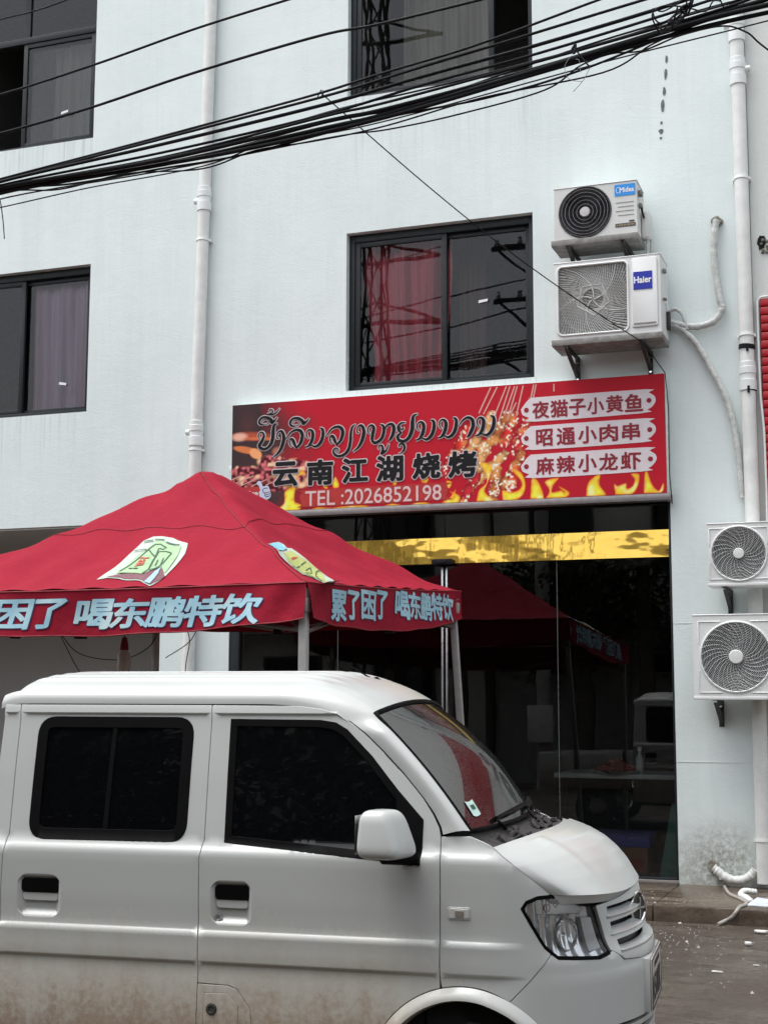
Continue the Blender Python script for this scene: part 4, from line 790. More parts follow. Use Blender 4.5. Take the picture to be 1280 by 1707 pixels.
# ------------------------------------------------------------------ shop sign
SY = WY-.12
sx = (-6.03, -1.913); sz = (3.392, 4.433)
sign = thing('shop_sign', 'long red barbecue shop sign printed with skewers, flames and black Lao and Chinese lettering', 'sign', (-4, WY, 3.39))
q = MB(); q.box(sx[0], sx[1], SY+.004, WY-.001, sz[0], sz[1]); q.build('sign_box', 'sign_edge', sign)
q = MB(); q.box(sx[0]-.02, sx[1]+.03, SY-.006, WY-.0015, sz[0]-.062, sz[0]-.004); q.build('bottom_rail', 'sign_trim', sign, bevel=.004)
q = MB(); q.box(sx[1]+.002, sx[1]+.02, SY+.002, WY-.0015, sz[0]-.003, sz[1]-.004); q.build('side_rail', 'sign_edge', sign, bevel=.003)
def print_face():
    nx, nz = 560, 142
    X = np.linspace(sx[0], sx[1], nx+1); Z = np.linspace(sz[0], sz[1], nz+1)
    GX, GZ = np.meshgrid(X, Z, indexing='ij')
    rs = np.random.RandomState(4)
    def noise(sc, seed):
        r = np.random.RandomState(seed); n = r.rand(200, 80)
        u = (GX-sx[0])*sc; v = (GZ-sz[0])*sc; iu = np.floor(u).astype(int) % 199; iv = np.floor(v).astype(int) % 79; fu = u-np.floor(u); fv = v-np.floor(v)
        fu = fu*fu*(3-2*fu); fv = fv*fv*(3-2*fv)
        return (n[iu, iv]*(1-fu)+n[iu+1, iv]*fu)*(1-fv)+(n[iu, iv+1]*(1-fu)+n[iu+1, iv+1]*fu)*fv
    L = lambda c: np.array(lin(c))
    col = np.ones(GX.shape+(3,))*L((156, 24, 38))
    # left photograph : dark grill, hand, meat
    n1 = noise(6, 1); n2 = noise(40, 2); n3 = noise(18, 3)
    m = np.clip((-5.15-GX+.25*(n1-.5)-.25*np.maximum(0, GZ-4.05))/.45, 0, 1)[..., None]
    dark = L((44, 38, 40))*(1-n1[..., None])+L((70, 44, 44))*n1[..., None]
    col = col*(1-m)+dark*m
    def blob(cx, cz, rx, rz, c, ang=0, soft=.35, k=1.):
        nonlocal col
        ca, sa = math.cos(ang), math.sin(ang); dx = GX-cx; dz = GZ-cz
        d = ((dx*ca+dz*sa)/rx)**2+((-dx*sa+dz*ca)/rz)**2
        a = np.clip((1-d)/soft, 0, 1)[..., None]*k; col = col*(1-a)+L(c)*a
    blob(-5.83, 4.12, .26, .05, (150, 70, 50), -.05, .8); blob(-5.95, 4.12, .1, .05, (196, 150, 130), 0, .8); blob(-5.72, 4.09, .22, .02, (180, 96, 60), -.06, .8)
    blob(-5.88, 3.99, .15, .035, (180, 104, 62), -.22); blob(-5.78, 3.95, .075, .05, (206, 140, 92), -.5); blob(-5.55, 3.96, .07, .05, (150, 96, 76), 0, .8)
    for cx, cz, rx, rz, an in ((-5.85, 3.72, .26, .12, -.15), (-5.55, 3.82, .22, .10, -.25), (-5.35, 3.74, .22, .14, -.2), (-5.62, 3.66, .25, .09, -.1)):
        ca, sa = math.cos(an), math.sin(an); dx = GX-cx; dz = GZ-cz
        a = np.clip((1-((dx*ca+dz*sa)/rx)**2-((-dx*sa+dz*ca)/rz)**2)/.3+.8*(n3-.5), 0, 1)[..., None]
        t = np.clip((n2-.35)*2.2, 0, 1)[..., None]; meat = L((66, 20, 28))*(1-t)+L((186, 96, 100))*t
        t2 = np.clip((n3-.62)*4, 0, 1)[..., None]; meat = meat*(1-t2)+L((222, 176, 140))*t2
        col = col*(1-a)+meat*a
    blob(-5.42, 3.62, .10, .04, (150, 120, 60), -.3, .8, .7)
    # skewers with meat
    n4 = noise(48, 7)*.6+noise(95, 17)*.4; n5 = noise(26, 8); n6 = noise(13, 9); ns = None
    for si, ((ax, az), (bx, bz)) in enumerate(MEAT):
        ux, uz = bx-ax, bz-az; l2 = ux*ux+uz*uz; ln = math.sqrt(l2)
        t = np.clip(((GX-ax)*ux+(GZ-az)*uz)/l2, 0, 1); d = np.hypot(GX-ax-t*ux, GZ-az-t*uz)
        ck = np.abs(np.sin(t*ln*26+si))
        w = .034+.022*np.sqrt(ck)+.022*(n5-.5)
        a = np.clip((w-d)/.010, 0, 1)[..., None]
        q = np.clip(d/np.maximum(w, .01), 0, 1)[..., None]
        base = (L((190, 46, 40)), L((168, 96, 52)), L((176, 40, 48)), L((200, 150, 96)))[si % 4]
        meat = base*(1-q**2)+L((70, 14, 20))*q**2
        meat = meat*(.45+.55*np.sqrt(ck))[..., None]
        t1 = np.clip((n6-.55)*3, 0, 1)[..., None]; meat = meat*(1-t1*.6)+L((206, 150, 84))*t1*.6
        t2 = np.clip((n4-.60)*8, 0, 1)[..., None]*.85; meat = meat*(1-t2)+L((240, 222, 200))*t2
        col = col*(1-a)+meat*a
    # flames
    nf = noise(30, 21)
    for poly in FLAMES:
        P = np.array(poly); b0, b1 = P.min(0), P.max(0)
        ii = np.where((X > b0[0]-.02) & (X < b1[0]+.02))[0]; jj = np.where((Z > b0[1]-.02) & (Z < b1[1]+.02))[0]
        sm = [tuple(c) for c in catmull(list(poly)+[poly[0]], 4)]
        sa = np.array(sm); sb = np.roll(sa, -1, 0); ab = sb-sa; l2 = (ab**2).sum(1)+1e-9
        h = b1[1]-b0[1]+1e-6
        for i in ii:
            for j in jj:
                if inpoly(X[i], Z[j], sm):
                    p_ = np.array((X[i], Z[j])); t = np.clip(((p_-sa)*ab).sum(1)/l2, 0, 1); dd = np.sqrt(((p_-sa-t[:, None]*ab)**2).sum(1)).min()
                    v = (Z[j]-b0[1])/h; e = min(1, dd/.030)
                    c = L((206, 120, 30))*(1-e)+L((244, 204, 62))*e
                    s = nf[i, j]; c = c*(1-.35*v)+L((196, 110, 34))*.35*v
                    c = c*(.72+.5*s); k_ = max(0, (n6[i, j]-.6)*2.5)*e; c = c*(1-k_)+L((250, 238, 190))*k_
                    al = min(1, dd/.008); col[i, j] = col[i, j]*(1-al)+np.minimum(c, 1)*al
    col = np.minimum(col*1.55, .92)
    vs = [(X[i], SY-.0005, Z[j]) for i in range(nx+1) for j in range(nz+1)]
    fs = [(i*(nz+1)+j, (i+1)*(nz+1)+j, (i+1)*(nz+1)+j+1, i*(nz+1)+j+1) for i in range(nx) for j in range(nz)]
    mb = MB(); mb.v = vs; mb.f = fs; mb.m = [0]*len(fs)
    o = mb.build('printed_face', 'signface', sign)
    at = o.data.color_attributes.new('print', 'FLOAT_COLOR', 'POINT')
    at.data.foreach_set('color', np.concatenate([col.reshape(-1, 3), np.ones((col.shape[0]*col.shape[1], 1))], 1).astype(np.float32).ravel())
print_face()
lev = [0]
def onsign(d): return lambda x, z: (x, SY-d, z)
M['bamboo'] = simple('bamboo_print', lin((214, 160, 150)), .5)
for i, l in enumerate(STICKS+STICKS2):
    stk = MB(); ribbon(stk, l, onsign(.0012+.0001*i), 0, 0, .0065 if i < len(STICKS) else .0045, False); stk.build('skewer_print', 'bamboo', sign)
# Lao lettering : white outline below, black stroke above (each stroke on its own level)
a = MB(); b = MB()
for i, s in enumerate(LAO):
    ribbon(a, s, onsign(.0020+.00012*i), .0085); ribbon(b, s, onsign(.0075+.00012*i), .0)
a.build('lettering_outline', 'outline', sign); b.build('lettering', 'ink', sign)
a = MB(); b = MB()
for ch, (x0, x1, z0, z1) in YN:
    put_text(a, ch, x0, x1, z0, z1, onsign(.006), .075); put_text(b, ch, x0, x1, z0, z1, onsign(.009), .038)
a.build('lettering_outline', 'outline', sign); b.build('lettering', 'ink', sign)
def flat(poly, d, mat, name, thick=.001):
    q = MB(); q.prism([tuple(p) for p in poly], SY-d-thick, SY-d); return q.build(name, mat, sign)
for pz in TAGS: flat([tuple(c) for c in catmull(list(pz)+[pz[0]], 3)][:-1], .002, 'tag', 'menu_tag')
for x, z in TAGDOT:
    q = MB(); q.prism([(x+.022*math.cos(a), z+.022*math.sin(a)) for a in np.linspace(0, 6.283, 17)[:-1]], SY-.005, SY-.004); q.build('tag_dot', 'tag_red', sign)
for a, b in ((0, 6), (6, 11), (11, 16)):
    q = MB()
    for ch, bx in TAGTXT[a:b]: put_text(q, ch, *bx, onsign(.0055), .026)
    q.build('menu_lettering', 'tag_red', sign)
flat([tuple(c) for c in catmull(list(TELBOX)+[TELBOX[0]], 3)][:-1], .002, 'tel_box', 'phone_band')
q = MB(); put_text(q, 'TEL :2026852198', *TEL, onsign(.005), .008); q.build('phone_number', 'tel', sign)
flat([tuple(c) for c in catmull(list(NICEBOX)+[NICEBOX[0]], 3)][:-1], .002, 'tel_box', 'speech_patch')
q = MB(); put_text(q, 'Nice', *NICE, onsign(.005), .03); put_text(q, '很!', *HEN, onsign(.005), .03); q.build('speech_lettering', 'tag', sign)
flat([tuple(c) for c in catmull(list(THUMB)+[THUMB[0]], 4)][:-1], .004, 'thumb', 'thumb_print')
for l in THUMBLINES:
    q = MB(); ribbon(q, [tuple(c)+(.006,) for c in l], onsign(.0062), 0, 0, .003); q.build('thumb_line', 'ink', sign)

# ------------------------------------------------------------------ air conditioners
def wall_bracket(label, x, ztop, drop, depth):
    t = thing('wall_bracket', label, 'bracket', (x, WY, ztop), 0, 'steel brackets under the air conditioners')
    q = MB(); q.box(x-.022, x+.022, WY-.006, WY-.001, ztop-drop, ztop-.004); q.box(x+.016, x+.022, WY-.045, WY-.006, ztop-drop, ztop-.004); q.build('upright', 'steel', t)
    q = MB(); q.box(x-.022, x+.022, WY-depth, WY-.007, ztop-.004, ztop); q.box(x+.016, x+.022, WY-depth, WY-.007, ztop-.045, ztop-.0045); q.build('arm', 'steel', t)
    q = MB(); y0, z0, y1, z1 = WY-.02, ztop-drop+.03, WY-depth+.04, ztop-.02
    q.add([(x-.016, y0, z0), (x+.015, y0, z0), (x+.015, y1, z1), (x-.016, y1, z1), (x-.016, y0, z0+.045), (x+.015, y0, z0+.045), (x+.015, y1+.045, z1), (x-.016, y1+.045, z1)],
          [(0, 1, 2, 3), (4, 7, 6, 5), (0, 4, 5, 1), (0, 3, 7, 4), (1, 5, 6, 2), (3, 2, 6, 7)]); q.build('brace', 'steel', t)
    for zz in (ztop-.05, ztop-drop+.025):
        q = MB(); q.lathe([(0, -.006), (.012, -.006), (.012, 0)], (x-.002, WY-.009, zz), (0, 1, 0), 6); q.build('bolt', 'chrome', t)
def fan(parent, cx, cz, r, yb, mat='blade', n=3):
    q = MB()
    for k in range(n):
        a0 = 2*math.pi*k/n+.4
        q.grid(lambda u, v: (cx+(r*(.22+.74*u))*math.cos(a0+v*1.25+u*.5), yb+.05*v-.02*u, cz+(r*(.22+.74*u))*math.sin(a0+v*1.25+u*.5)), 8, 8)
    q.lathe([(0, -.03), (r*.2, -.025), (r*.24, .05)], (cx, yb, cz), (0, 1, 0), 20)
    q.build('fan', mat, parent, smooth=50)
def unit(label, x0, x1, z0, z1, yf, yb, mat, cx, cz, r, style, badge, tray=True):
    t = thing('air_conditioner', label, 'air conditioner', ((x0+x1)/2, WY-.2, z0), 0, 'air conditioner units on the wall')
    # casing with a round opening in the front
    q = MB(); n = 48
    q.box(x0, x1, yb-.004, yb, z0, z1)
    q.add([(x0, yf, z0), (x0, yb-.004, z0), (x0, yb-.004, z1), (x0, yf, z1)], [(0, 3, 2, 1)]); q.add([(x1, yf, z0), (x1, yb-.004, z0), (x1, yb-.004, z1), (x1, yf, z1)], [(0, 1, 2, 3)])
    q.add([(x0, yf, z1), (x1, yf, z1), (x1, yb-.004, z1), (x0, yb-.004, z1)], [(0, 1, 2, 3)]); q.add([(x0, yf, z0), (x1, yf, z0), (x1, yb-.004, z0), (x0, yb-.004, z0)], [(0, 3, 2, 1)])
    ring = [(cx+r*math.cos(2*math.pi*k/n), cz+r*math.sin(2*math.pi*k/n)) for k in range(n)]
    if style == 'square': ring = resample(rrect(cx-r, cx+r, cz-r, cz+r, .045, 6), .03)
    n = len(ring)
    outer = []
    for px_, pz_ in ring:
        dx, dz = px_-cx, pz_-cz; s = 1e9
        if dx > 1e-6: s = min(s, (x1-cx)/dx)
        if dx < -1e-6: s = min(s, (x0-cx)/dx)
        if dz > 1e-6: s = min(s, (z1-cz)/dz)
        if dz < -1e-6: s = min(s, (z0-cz)/dz)
        outer.append((cx+dx*s, cz+dz*s))
    b0 = len(q.v)
    q.v += [(px_, yf, pz_) for px_, pz_ in ring]+[(px_, yf, pz_) for px_, pz_ in outer]+[(px_, yf+.06, pz_) for px_, pz_ in ring]
    cs = [(x0, z0), (x1, z0), (x1, z1), (x0, z1)]
    for k in range(n):
        k2 = (k+1) % n
        o1, o2 = outer[k], outer[k2]; f = [b0+k, b0+n+k]
        for c in cs:
            if (abs(o1[0]-o2[0]) > 1e-6 and abs(o1[1]-o2[1]) > 1e-6):
                if (abs(c[0]-o1[0]) < 1e-6 and abs(c[1]-o2[1]) < 1e-6) or (abs(c[1]-o1[1]) < 1e-6 and abs(c[0]-o2[0]) < 1e-6):
                    q.v.append((c[0], yf, c[1])); f.append(len(q.v)-1)
        f += [b0+n+k2, b0+k2]; q.f.append(tuple(f)); q.m.append(0)
        q.f.append((b0+k, b0+k2, b0+2*n+k2, b0+2*n+k)); q.m.append(0)
    q.build('casing', mat, t, weld=.0004, bevel=.012 if style == 'none' else 0, smooth=30)
    # rim round the opening, top lip
    e = MB(); e.tube([(px_, yf-.003, pz_) for px_, pz_ in ring], .010 if style != 'dark' else .008, 8, closed=True); e.build('grille_rim', 'grille_dark' if style == 'dark' else mat, t, smooth=60)
    e = MB(); e.box(x0-.006, x1+.006, yf-.006, yb, z1+.0005, z1+.012); e.build('top_cover', mat, t, bevel=.006)
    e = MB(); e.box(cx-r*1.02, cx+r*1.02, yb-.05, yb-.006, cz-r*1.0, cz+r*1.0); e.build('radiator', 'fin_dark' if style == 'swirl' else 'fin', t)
    fan(t, cx, cz, r*.93, yf+.10, 'fan_grey' if style == 'square' else 'blade')
    if tray:
        e = MB(); e.box(x0-.03, x1+.006, yf-.012, yb, z0-.055, z0-.001); e.build('base_tray', 'ac_tray' if style != 'swirl' else mat, t, bevel=.005)
    g = MB(); yg = yf+.012
    if style in ('swirl', 'dark'):
        nr = int(r/.0150) if style == 'swirl' else int(r/.009)
        wr = .0026 if style == 'swirl' else .0012
        for k in range(nr):
            rr = r*(.2+.78*k/nr)
            g.tube([(cx+rr*math.cos(a), yg+.02*(1-(rr/r)**2)-.02, cz+rr*math.sin(a)) for a in np.linspace(0, 6.283, 41)[:-1]], wr, 4, closed=True)
        ns = int(r*105) if style == 'swirl' else 90
        for k in range(ns):
            a0 = 2*math.pi*k/ns
            g.tube([(cx+r*u*math.cos(a0+.9*(u-.2)), yg-.006-.02*u*u*0+.02*(1-u*u)-.02, cz+r*u*math.sin(a0+.9*(u-.2))) for u in np.linspace(.2, .99, 8)], .0020 if style == 'swirl' else .0010, 4)
        g.build('grille', 'swirl_wire' if style == 'swirl' else 'grille_dark', t, kind='stuff')
        if style == 'dark':
            for rr in (.32, .47, .62, .77, .9):
                g2 = MB(); g2.tube([(cx+r*rr*math.cos(a), yg-.012-.02*rr*rr+.0, cz+r*rr*math.sin(a)) for a in np.linspace(0, 6.283, 49)[:-1]], .0017, 5, closed=True); g2.build('grille_ring', 'ring_grey', t)
        h = MB(); h.lathe([(0, -.012), (r*.18, -.010), (r*.205, 0), (r*.2, .01)], (cx, yg-.014, cz), (0, 1, 0), 28); h.build('grille_hub', 'hub' if style == 'dark' else mat, t, smooth=40)
    else:
        # square guard : fine horizontal wires crossed by swirling spokes, five of them heavy
        R_ = r*.985
        def inside(x, z): return abs(x-cx) <= R_ and abs(z-cz) <= R_
        for k in range(46):
            z = cz-R_+2*R_*(k+.5)/46
            g.tube([(cx+u*R_, yg, z+.006*math.sin(u*3)*(1 if k % 2 else 1)) for u in np.linspace(-1, 1, 7)], .0027, 4)
        for k in range(80):
            a0 = 2*math.pi*k/80; big = k % 16 == 0; pts = []
            for u in np.linspace(.04 if big else .30, 1.5, 26):
                a = a0+1.5*(1-math.exp(-u*.9))
                x, z = cx+r*u*math.cos(a), cz+r*u*math.sin(a)
                if not inside(x, z):
                    d = max(abs(x-cx), abs(z-cz))/R_; pts.append((cx+(x-cx)/d, cz+(z-cz)/d)); break
                pts.append((x, z))
            if len(pts) > 1: g.tube([(x, yg-.005, z) for x, z in pts], .0048 if big else .0028, 4)
        for k in range(5):   # heavy five sided ring round the middle
            a1, a2 = 1.0+2*math.pi*k/5, 1.0+2*math.pi*(k+1)/5; rr = r*.48
            g.tube([(cx+rr*math.cos(a1), yg-.008, cz+rr*math.sin(a1)), (cx+rr*math.cos(a2), yg-.008, cz+rr*math.sin(a2))], .0035, 5)
        e = MB(); e.lathe([(r*.99, .0), (r*.97, .05), (r*.93, .10)], (cx, yf+.03, cz), (0, 1, 0), 40); e.build('air_ring', mat, t, smooth=50)
        g.build('grille', 'grille_wire', t, kind='stuff')
    return t
# upper unit with the blue wordmark badge
bl = lambda d, yf: (lambda x, z: (x, yf-d, z))
U1 = dict(x0=-2.785, x1=-2.062, z0=5.612, z1=6.072, yf=WY-.44, yb=WY-.09)
t1 = unit('upper cream unit with dark round fan and sky blue badge', U1['x0'], U1['x1'], U1['z0'], U1['z1'], U1['yf'], U1['yb'], 'ac', -2.513, 5.843, .226, 'dark', None)
yf = U1['yf']
q = MB(); q.prism(rrect(-2.252, -2.072, 5.950, 6.052, .010), yf-.004, yf); q.build('badge', 'blue1', t1)
q = MB(); put_text(q, 'Midea', -2.206, -2.084, 5.980, 6.022, bl(.0055, yf), .022); ribbon(q, [(-2.212+.026*math.cos(a), 6.001+.026*math.sin(a), .006) for a in np.linspace(1.3, 5.2, 14)], bl(.006, yf), 0, 0, .0022); q.build('badge_lettering', 'white', t1)
for k in range(4):
    q = MB(); q.box(-2.245+.02*(k % 2), -2.088, yf-.003, yf-.0005, 5.888-.038*k, 5.892-.038*k); q.build('pressed_rib', 'ac_tray', t1)
q = MB(); q.prism(rrect(-2.25, -2.075, 5.672, 5.704, .006), yf-.003, yf); q.prism(rrect(-2.13, -2.085, 5.712, 5.726, .002), yf-.003, yf); q.build('rating_label', 'label_dark', t1)
q = MB(); put_text(q, 'SUPER INVERTER', -2.242, -2.083, 5.681, 5.695, bl(.0035, yf), .01); q.build('label_lettering', 'label_gold', t1)
q = MB(); q.box(U1['x1']+.001, U1['x1']+.075, WY-.25, WY-.10, 5.62, 5.86); q.build('valve_cover', 'ac', t1, bevel=.02)
q = MB(); q.box(U1['x1']+.001, U1['x1']+.035, WY-.38, WY-.31, 5.96, 6.01); q.box(U1['x1']+.001, U1['x1']+.03, WY-.36, WY-.3, 5.86, 5.9); q.build('side_clip', 'ac_tray', t1, bevel=.01)
q = MB(); q.tube([(U1['x1']+.022, WY-.34, 5.89), (U1['x1']+.02, WY-.3, 5.84), (U1['x1']+.03, WY-.26, 5.79)], .009, 8); q.build('cable', 'cable', t1)
q = MB(); q.tube([(-2.02, WY-.18, 5.63), (-2.02, WY-.18, 5.53), (-2.03, WY-.15, 5.44)], .016, 8); q.tube([(-1.99, WY-.15, 5.63), (-1.99, WY-.15, 5.53), (-2.0, WY-.12, 5.44)], .013, 8); q.build('pipe_tail', 'taped', t1, smooth=60)
U2 = dict(x0=-2.785, x1=-1.872, z0=4.715, z1=5.388, yf=WY-.47, yb=WY-.09)
yf = U2['yf']
t2 = unit('large white unit with square swirl guard and deep blue badge', U2['x0'], U2['x1'], U2['z0'], U2['z1'], yf, U2['yb'], 'ac2', -2.452, 5.053, .305, 'square', None)
q = MB(); q.prism(rrect(-2.115, -1.895, 4.768, 5.372, .022), yf-.014, yf-.0005); q.build('service_cover', 'ac2', t2, bevel=.006)
q = MB(); q.box(-2.10, -1.91, yf-.018, yf-.0145, 4.79, 4.802); q.build('cover_groove', 'ac_tray', t2)
q = MB(); q.prism(rrect(-2.097, -1.937, 5.092, 5.247, .003), yf-.019, yf-.0145); q.build('badge', 'blue2', t2)
q = MB(); put_text(q, 'Haier', -2.090, -1.944, 5.148, 5.202, bl(.0205, yf), .03); q.build('badge_lettering', 'white', t2)
for z, h in ((5.26, .035), (5.02, .02)):
    q = MB(); q.box(U2['x1']+.001, U2['x1']+.03, WY-.36, WY-.30, z, z+h); q.build('side_clip', 'ac_tray', t2, bevel=.008)
q = MB(); q.box(U2['x1']+.001, U2['x1']+.03, WY-.20, WY-.13, 4.80, 4.96); q.build('valve_block', 'steel', t2, bevel=.01)
t3 = unit('smaller round guard unit on the right pipe, over the bigger one', -1.545, -.79, 2.585, 3.066, WY-.42, WY-.14, 'ac2', -1.297, 2.822, .222, 'swirl', None, False)
t4 = unit('bigger round guard unit low on the right pipe', -1.683, -.78, 1.668, 2.318, WY-.42, WY-.14, 'ac2', -1.342, 1.983, .283, 'swirl', None, False)
for t, x0, x1, z0, z1, cx, cz, r in ((t3, -1.545, -.79, 2.585, 3.066, -1.297, 2.822, .222), (t4, -1.683, -.78, 1.668, 2.318, -1.342, 1.983, .283)):
    for sx_, sz_ in ((-1, 1), (-1, -1), (1, 1), (1, -1)):   # pressed corner panels
        X = cx+sx_*(r*1.04); Z = cz+sz_*(min(z1-cz, cz-z0)-.028); l = r*.62
        q = MB(); q.tube([(X, WY-.421, Z-sz_*l), (X, WY-.421, Z), (X-sx_*l, WY-.421, Z)] if sx_ < 0 else [(X, WY-.421, Z-sz_*l), (X, WY-.421, Z), (X-sx_*l, WY-.421, Z)], .006, 6); q.build('corner_rib', 'ac2', t, smooth=60)
    q = MB(); q.box(x0-.004, x1, WY-.426, WY-.14, z0-.03, z0-.001); q.build('base_rail', 'ac2', t, bevel=.005)
wall_bracket('left bracket of the upper unit', -2.665, 5.555, .22, .47); wall_bracket('right bracket of the upper unit', -2.19, 5.555, .22, .47)
wall_bracket('left bracket of the large square guard unit', -2.692, 4.658, .22, .50); wall_bracket('right bracket of the large square guard unit, over the sign corner', -2.045, 4.658, .20, .50)
wall_bracket('bracket of the smaller round guard unit', -1.42, 2.553, .20, .42); wall_bracket('bracket of the bigger round guard unit', -1.52, 1.636, .22, .42)

# ------------------------------------------------------------------ hoses on the wall
def hose(label, pts, r, mat, y=WY-.05, wrap=True, name='wrapped_hose', grp='hoses on the wall'):
    pts = [(x, y, z) for x, z in pts]; q = [Vector(c) for c in catmull(pts, 6)]
    t = thing(name, label, 'hose', tuple(q[-1]), 0, grp); m = MB()
    rs = [r*(1+(.10*math.sin(i*2.1)+.05*math.sin(i*5.3) if wrap else 0)) for i in range(len(q))]
    m.tube(q, rs, 10); m.build('tube', mat, t, smooth=60); return t
th = hose('taped hose curving down from the wall hole to the large unit', HOSE1, .030, 'taped')
q = MB(); rnd = random.Random(2); q.prism([(-1.445+.055*math.cos(a)*rnd.uniform(.7, 1.1), 5.775+.05*math.sin(a)*rnd.uniform(.7, 1.1)) for a in np.linspace(0, 6.28, 10)[:-1]], WY-.03, WY-.001); q.build('cement_plug', 'cement', th, bevel=.008)
hose('long taped hose slanting from the large unit down behind the right pipe', HOSE2, .027, 'taped')
hose('small looped tube between the taped hoses', HOSE3, .017, 'taped', WY-.06)
hose('thin pale tube hanging at the side of the large unit', HOSE4, .009, 'pvc', WY-.2, False)
th = hose('thick pale drain hose from the low stained hole to the right pipe', LHOSE, .036, 'pvc_old', WY-.06, True)
q = MB(); q.prism([(-1.62+.06*math.cos(a)*rnd.uniform(.7, 1.1), .27+.06*math.sin(a)*rnd.uniform(.7, 1.1)) for a in np.linspace(0, 6.28, 10)[:-1]], WY-.02, WY-.001); q.build('cement_plug', 'cement', th, bevel=.008)
pts = [Vector(c) for c in catmull(THOSE, 5)]
t = thing('drain_hose', 'thin grey drain hose bent over the step edge onto the road', 'hose', tuple(pts[-1]), 0, 'hoses on the wall'); m = MB()
m.tube(pts, .0135, 10); m.build('tube', 'hose_grey', t, smooth=60)
# bracket hook on the sign's left edge
q = MB(); q.box(-6.09, -6.035, WY-.05, WY-.001, 3.80, 3.86); o = q.build('wall_bracket', 'pvc', None, bevel=.004); o['label'] = 'small white bracket on the wall at the left edge of the shop sign'; o['category'] = 'bracket'
# ------------------------------------------------------------------ red canopy
CX, CYY, HW = -4.7353, 9.0585, 1.5
AX = .115      # the peak pole leans a little to the right
def zeave(y): return 2.293+.055*(y-7.5585)
def roofz(x, y):
    dx = (x-CX-AX); m = min(1, max(dx/(HW-AX), -dx/(HW+AX), abs(y-CYY)/HW))
    mm = math.sqrt(m*m+.0009)
    return zeave(y)+(3.262-2.3755)*(1-min(1, mm))**1.2
tent = thing('canopy_tent', 'red pop-up canopy with pale blue Chinese lettering on its valance', 'canopy', (CX, CYY, 0))
def wr(x, y):
    m = max(abs(x-CX), abs(y-CYY))/HW; a = math.atan2(y-CYY, x-CX)
    ed = min(1, (1-m)*4)
    hip = abs(abs(x-CX)-abs(y-CYY))
    z = .012*math.sin(a*9+m*3)*ed*m + .010*math.sin(x*7+y*3.1)*math.sin(y*5.3-x*2)*ed + .009*math.sin(x*17+1.3*math.sin(y*9))*ed
    z += .007*math.sin(a*34+4*math.sin(m*5))*math.exp(-((m-.92)/.14)**2)+.006*math.sin(a*22)*math.exp(-((m-.12)/.14)**2)+.008*math.sin((x+y)*11+2*math.sin(x*4))*math.exp(-(hip/.35)**2)*ed
    z += -.022*math.sin(min(1, m)*math.pi)*min(1, hip*1.6)
    z += .010*math.exp(-(hip/.05)**2)*ed
    return z
def roof(x, y): return roofz(x, y)+wr(x, y)
q = MB(); n = 90
def rp(u, v): x, y = CX-HW+2*HW*u, CYY-HW+2*HW*v; return (x, y, roof(x, y))
q.grid(rp, n, n)
cl = q.build('canopy_cloth', 'cloth', tent, smooth=50)
def rs(x, y, d=.006): return (x, y, roof(x, y)+d)
q = MB()
sides = []
for k in range(4):
    pts = []
    for u in np.linspace(-1, 1, 60):
        m = .47-.05*math.cos(u*1.5)+.03
        p_ = (u*m, -m)
        for _ in range(k): p_ = (-p_[1], p_[0])
        pts.append((CX+HW*p_[0], CYY+HW*p_[1]))
    L = [Vector(rs(*c, .004)) for c in pts]; q.tube(L, .0022, 5)
for sx_, sy_ in ((1, 1), (1, -1), (-1, 1), (-1, -1)):
    q.tube([Vector(rs(CX+sx_*HW*t, CYY+sy_*HW*t, .001)) for t in np.linspace(.03, .99, 40)], .004, 5)
q.build('seam', 'seam', cl)
# valances
def vz_h(u): return .205+.075*math.sin(math.pi*min(1, max(0, u)))**.7
def val(k):
    def f(u, v, d=0.):
        # u 0..1 along the side, v 0 top .. 1 bottom
        s = -1+2*u
        lx, ly = s*HW, -HW
        bul = .010*math.sin(u*23+1.1*k)*v+.014*math.sin(u*9+2*k)*v + .02*v*v + .009*math.sin(u*75+v*3)*math.exp(-(min(u, 1-u)/.09)**2)+.005*math.sin(u*40+v*5)*(1-v)
        ly2 = ly-bul-d-.004
        px_, py_ = lx, ly2
        for _ in range(k): px_, py_ = -py_, px_
        X, Y = CX+px_, CYY+py_
        yb = min(max(Y, CYY-HW), CYY+HW)
        top = zeave(yb)+.0; h = vz_h(u)
        top += -.012*math.sin(math.pi*u)
        return (X, Y, top-h*v+(.004*math.sin(u*31+k)*v))
    return f
VAL = [val(k) for k in range(4)]
for k in range(4):
    q = MB(); q.grid(lambda u, v: VAL[k](u, v), 110, 8)
    vo = q.build('valance', 'cloth', tent, smooth=70)
    h = MB(); h.tube([VAL[k](u, .985, .003) for u in np.linspace(0, 1, 60)], .004, 5); h.build('hem', 'seam', vo)
    h = MB(); h.tube([VAL[k](u, .0, .001) for u in np.linspace(0, 1, 60)], .005, 5); h.build('piping', 'seam', vo)
    if k in (0, 1):
        def onval(d, k=k):
            def fn(a, z):
                # a: world x on the front, world y on the right side
                u = (a-(CX-HW))/(2*HW) if k == 0 else (a-(CYY-HW))/(2*HW)
                yb = CYY-HW if k == 0 else min(max(a, CYY-HW), CYY+HW)
                top = zeave(yb)-.012*math.sin(math.pi*u)
                v = (top-z)/vz_h(u); return VAL[k](u, min(max(v, .02), .97), d)
            return fn
        a = MB(); b = MB()
        for ch, (x0, x1, z0, z1) in (VF if k == 0 else VS):
            put_text(a, ch, x0+.002, x1+.002, z0-.002, z1-.002, onval(.0035), .05, .22 if k == 0 else .12, 0, .04)
            put_text(b, ch, x0, x1, z0, z1, onval(.006), .028, .22 if k == 0 else .12, 0, .04)
        a.build('letter_shade', 'navy', vo); b.build('lettering', 'teal_ink', vo)
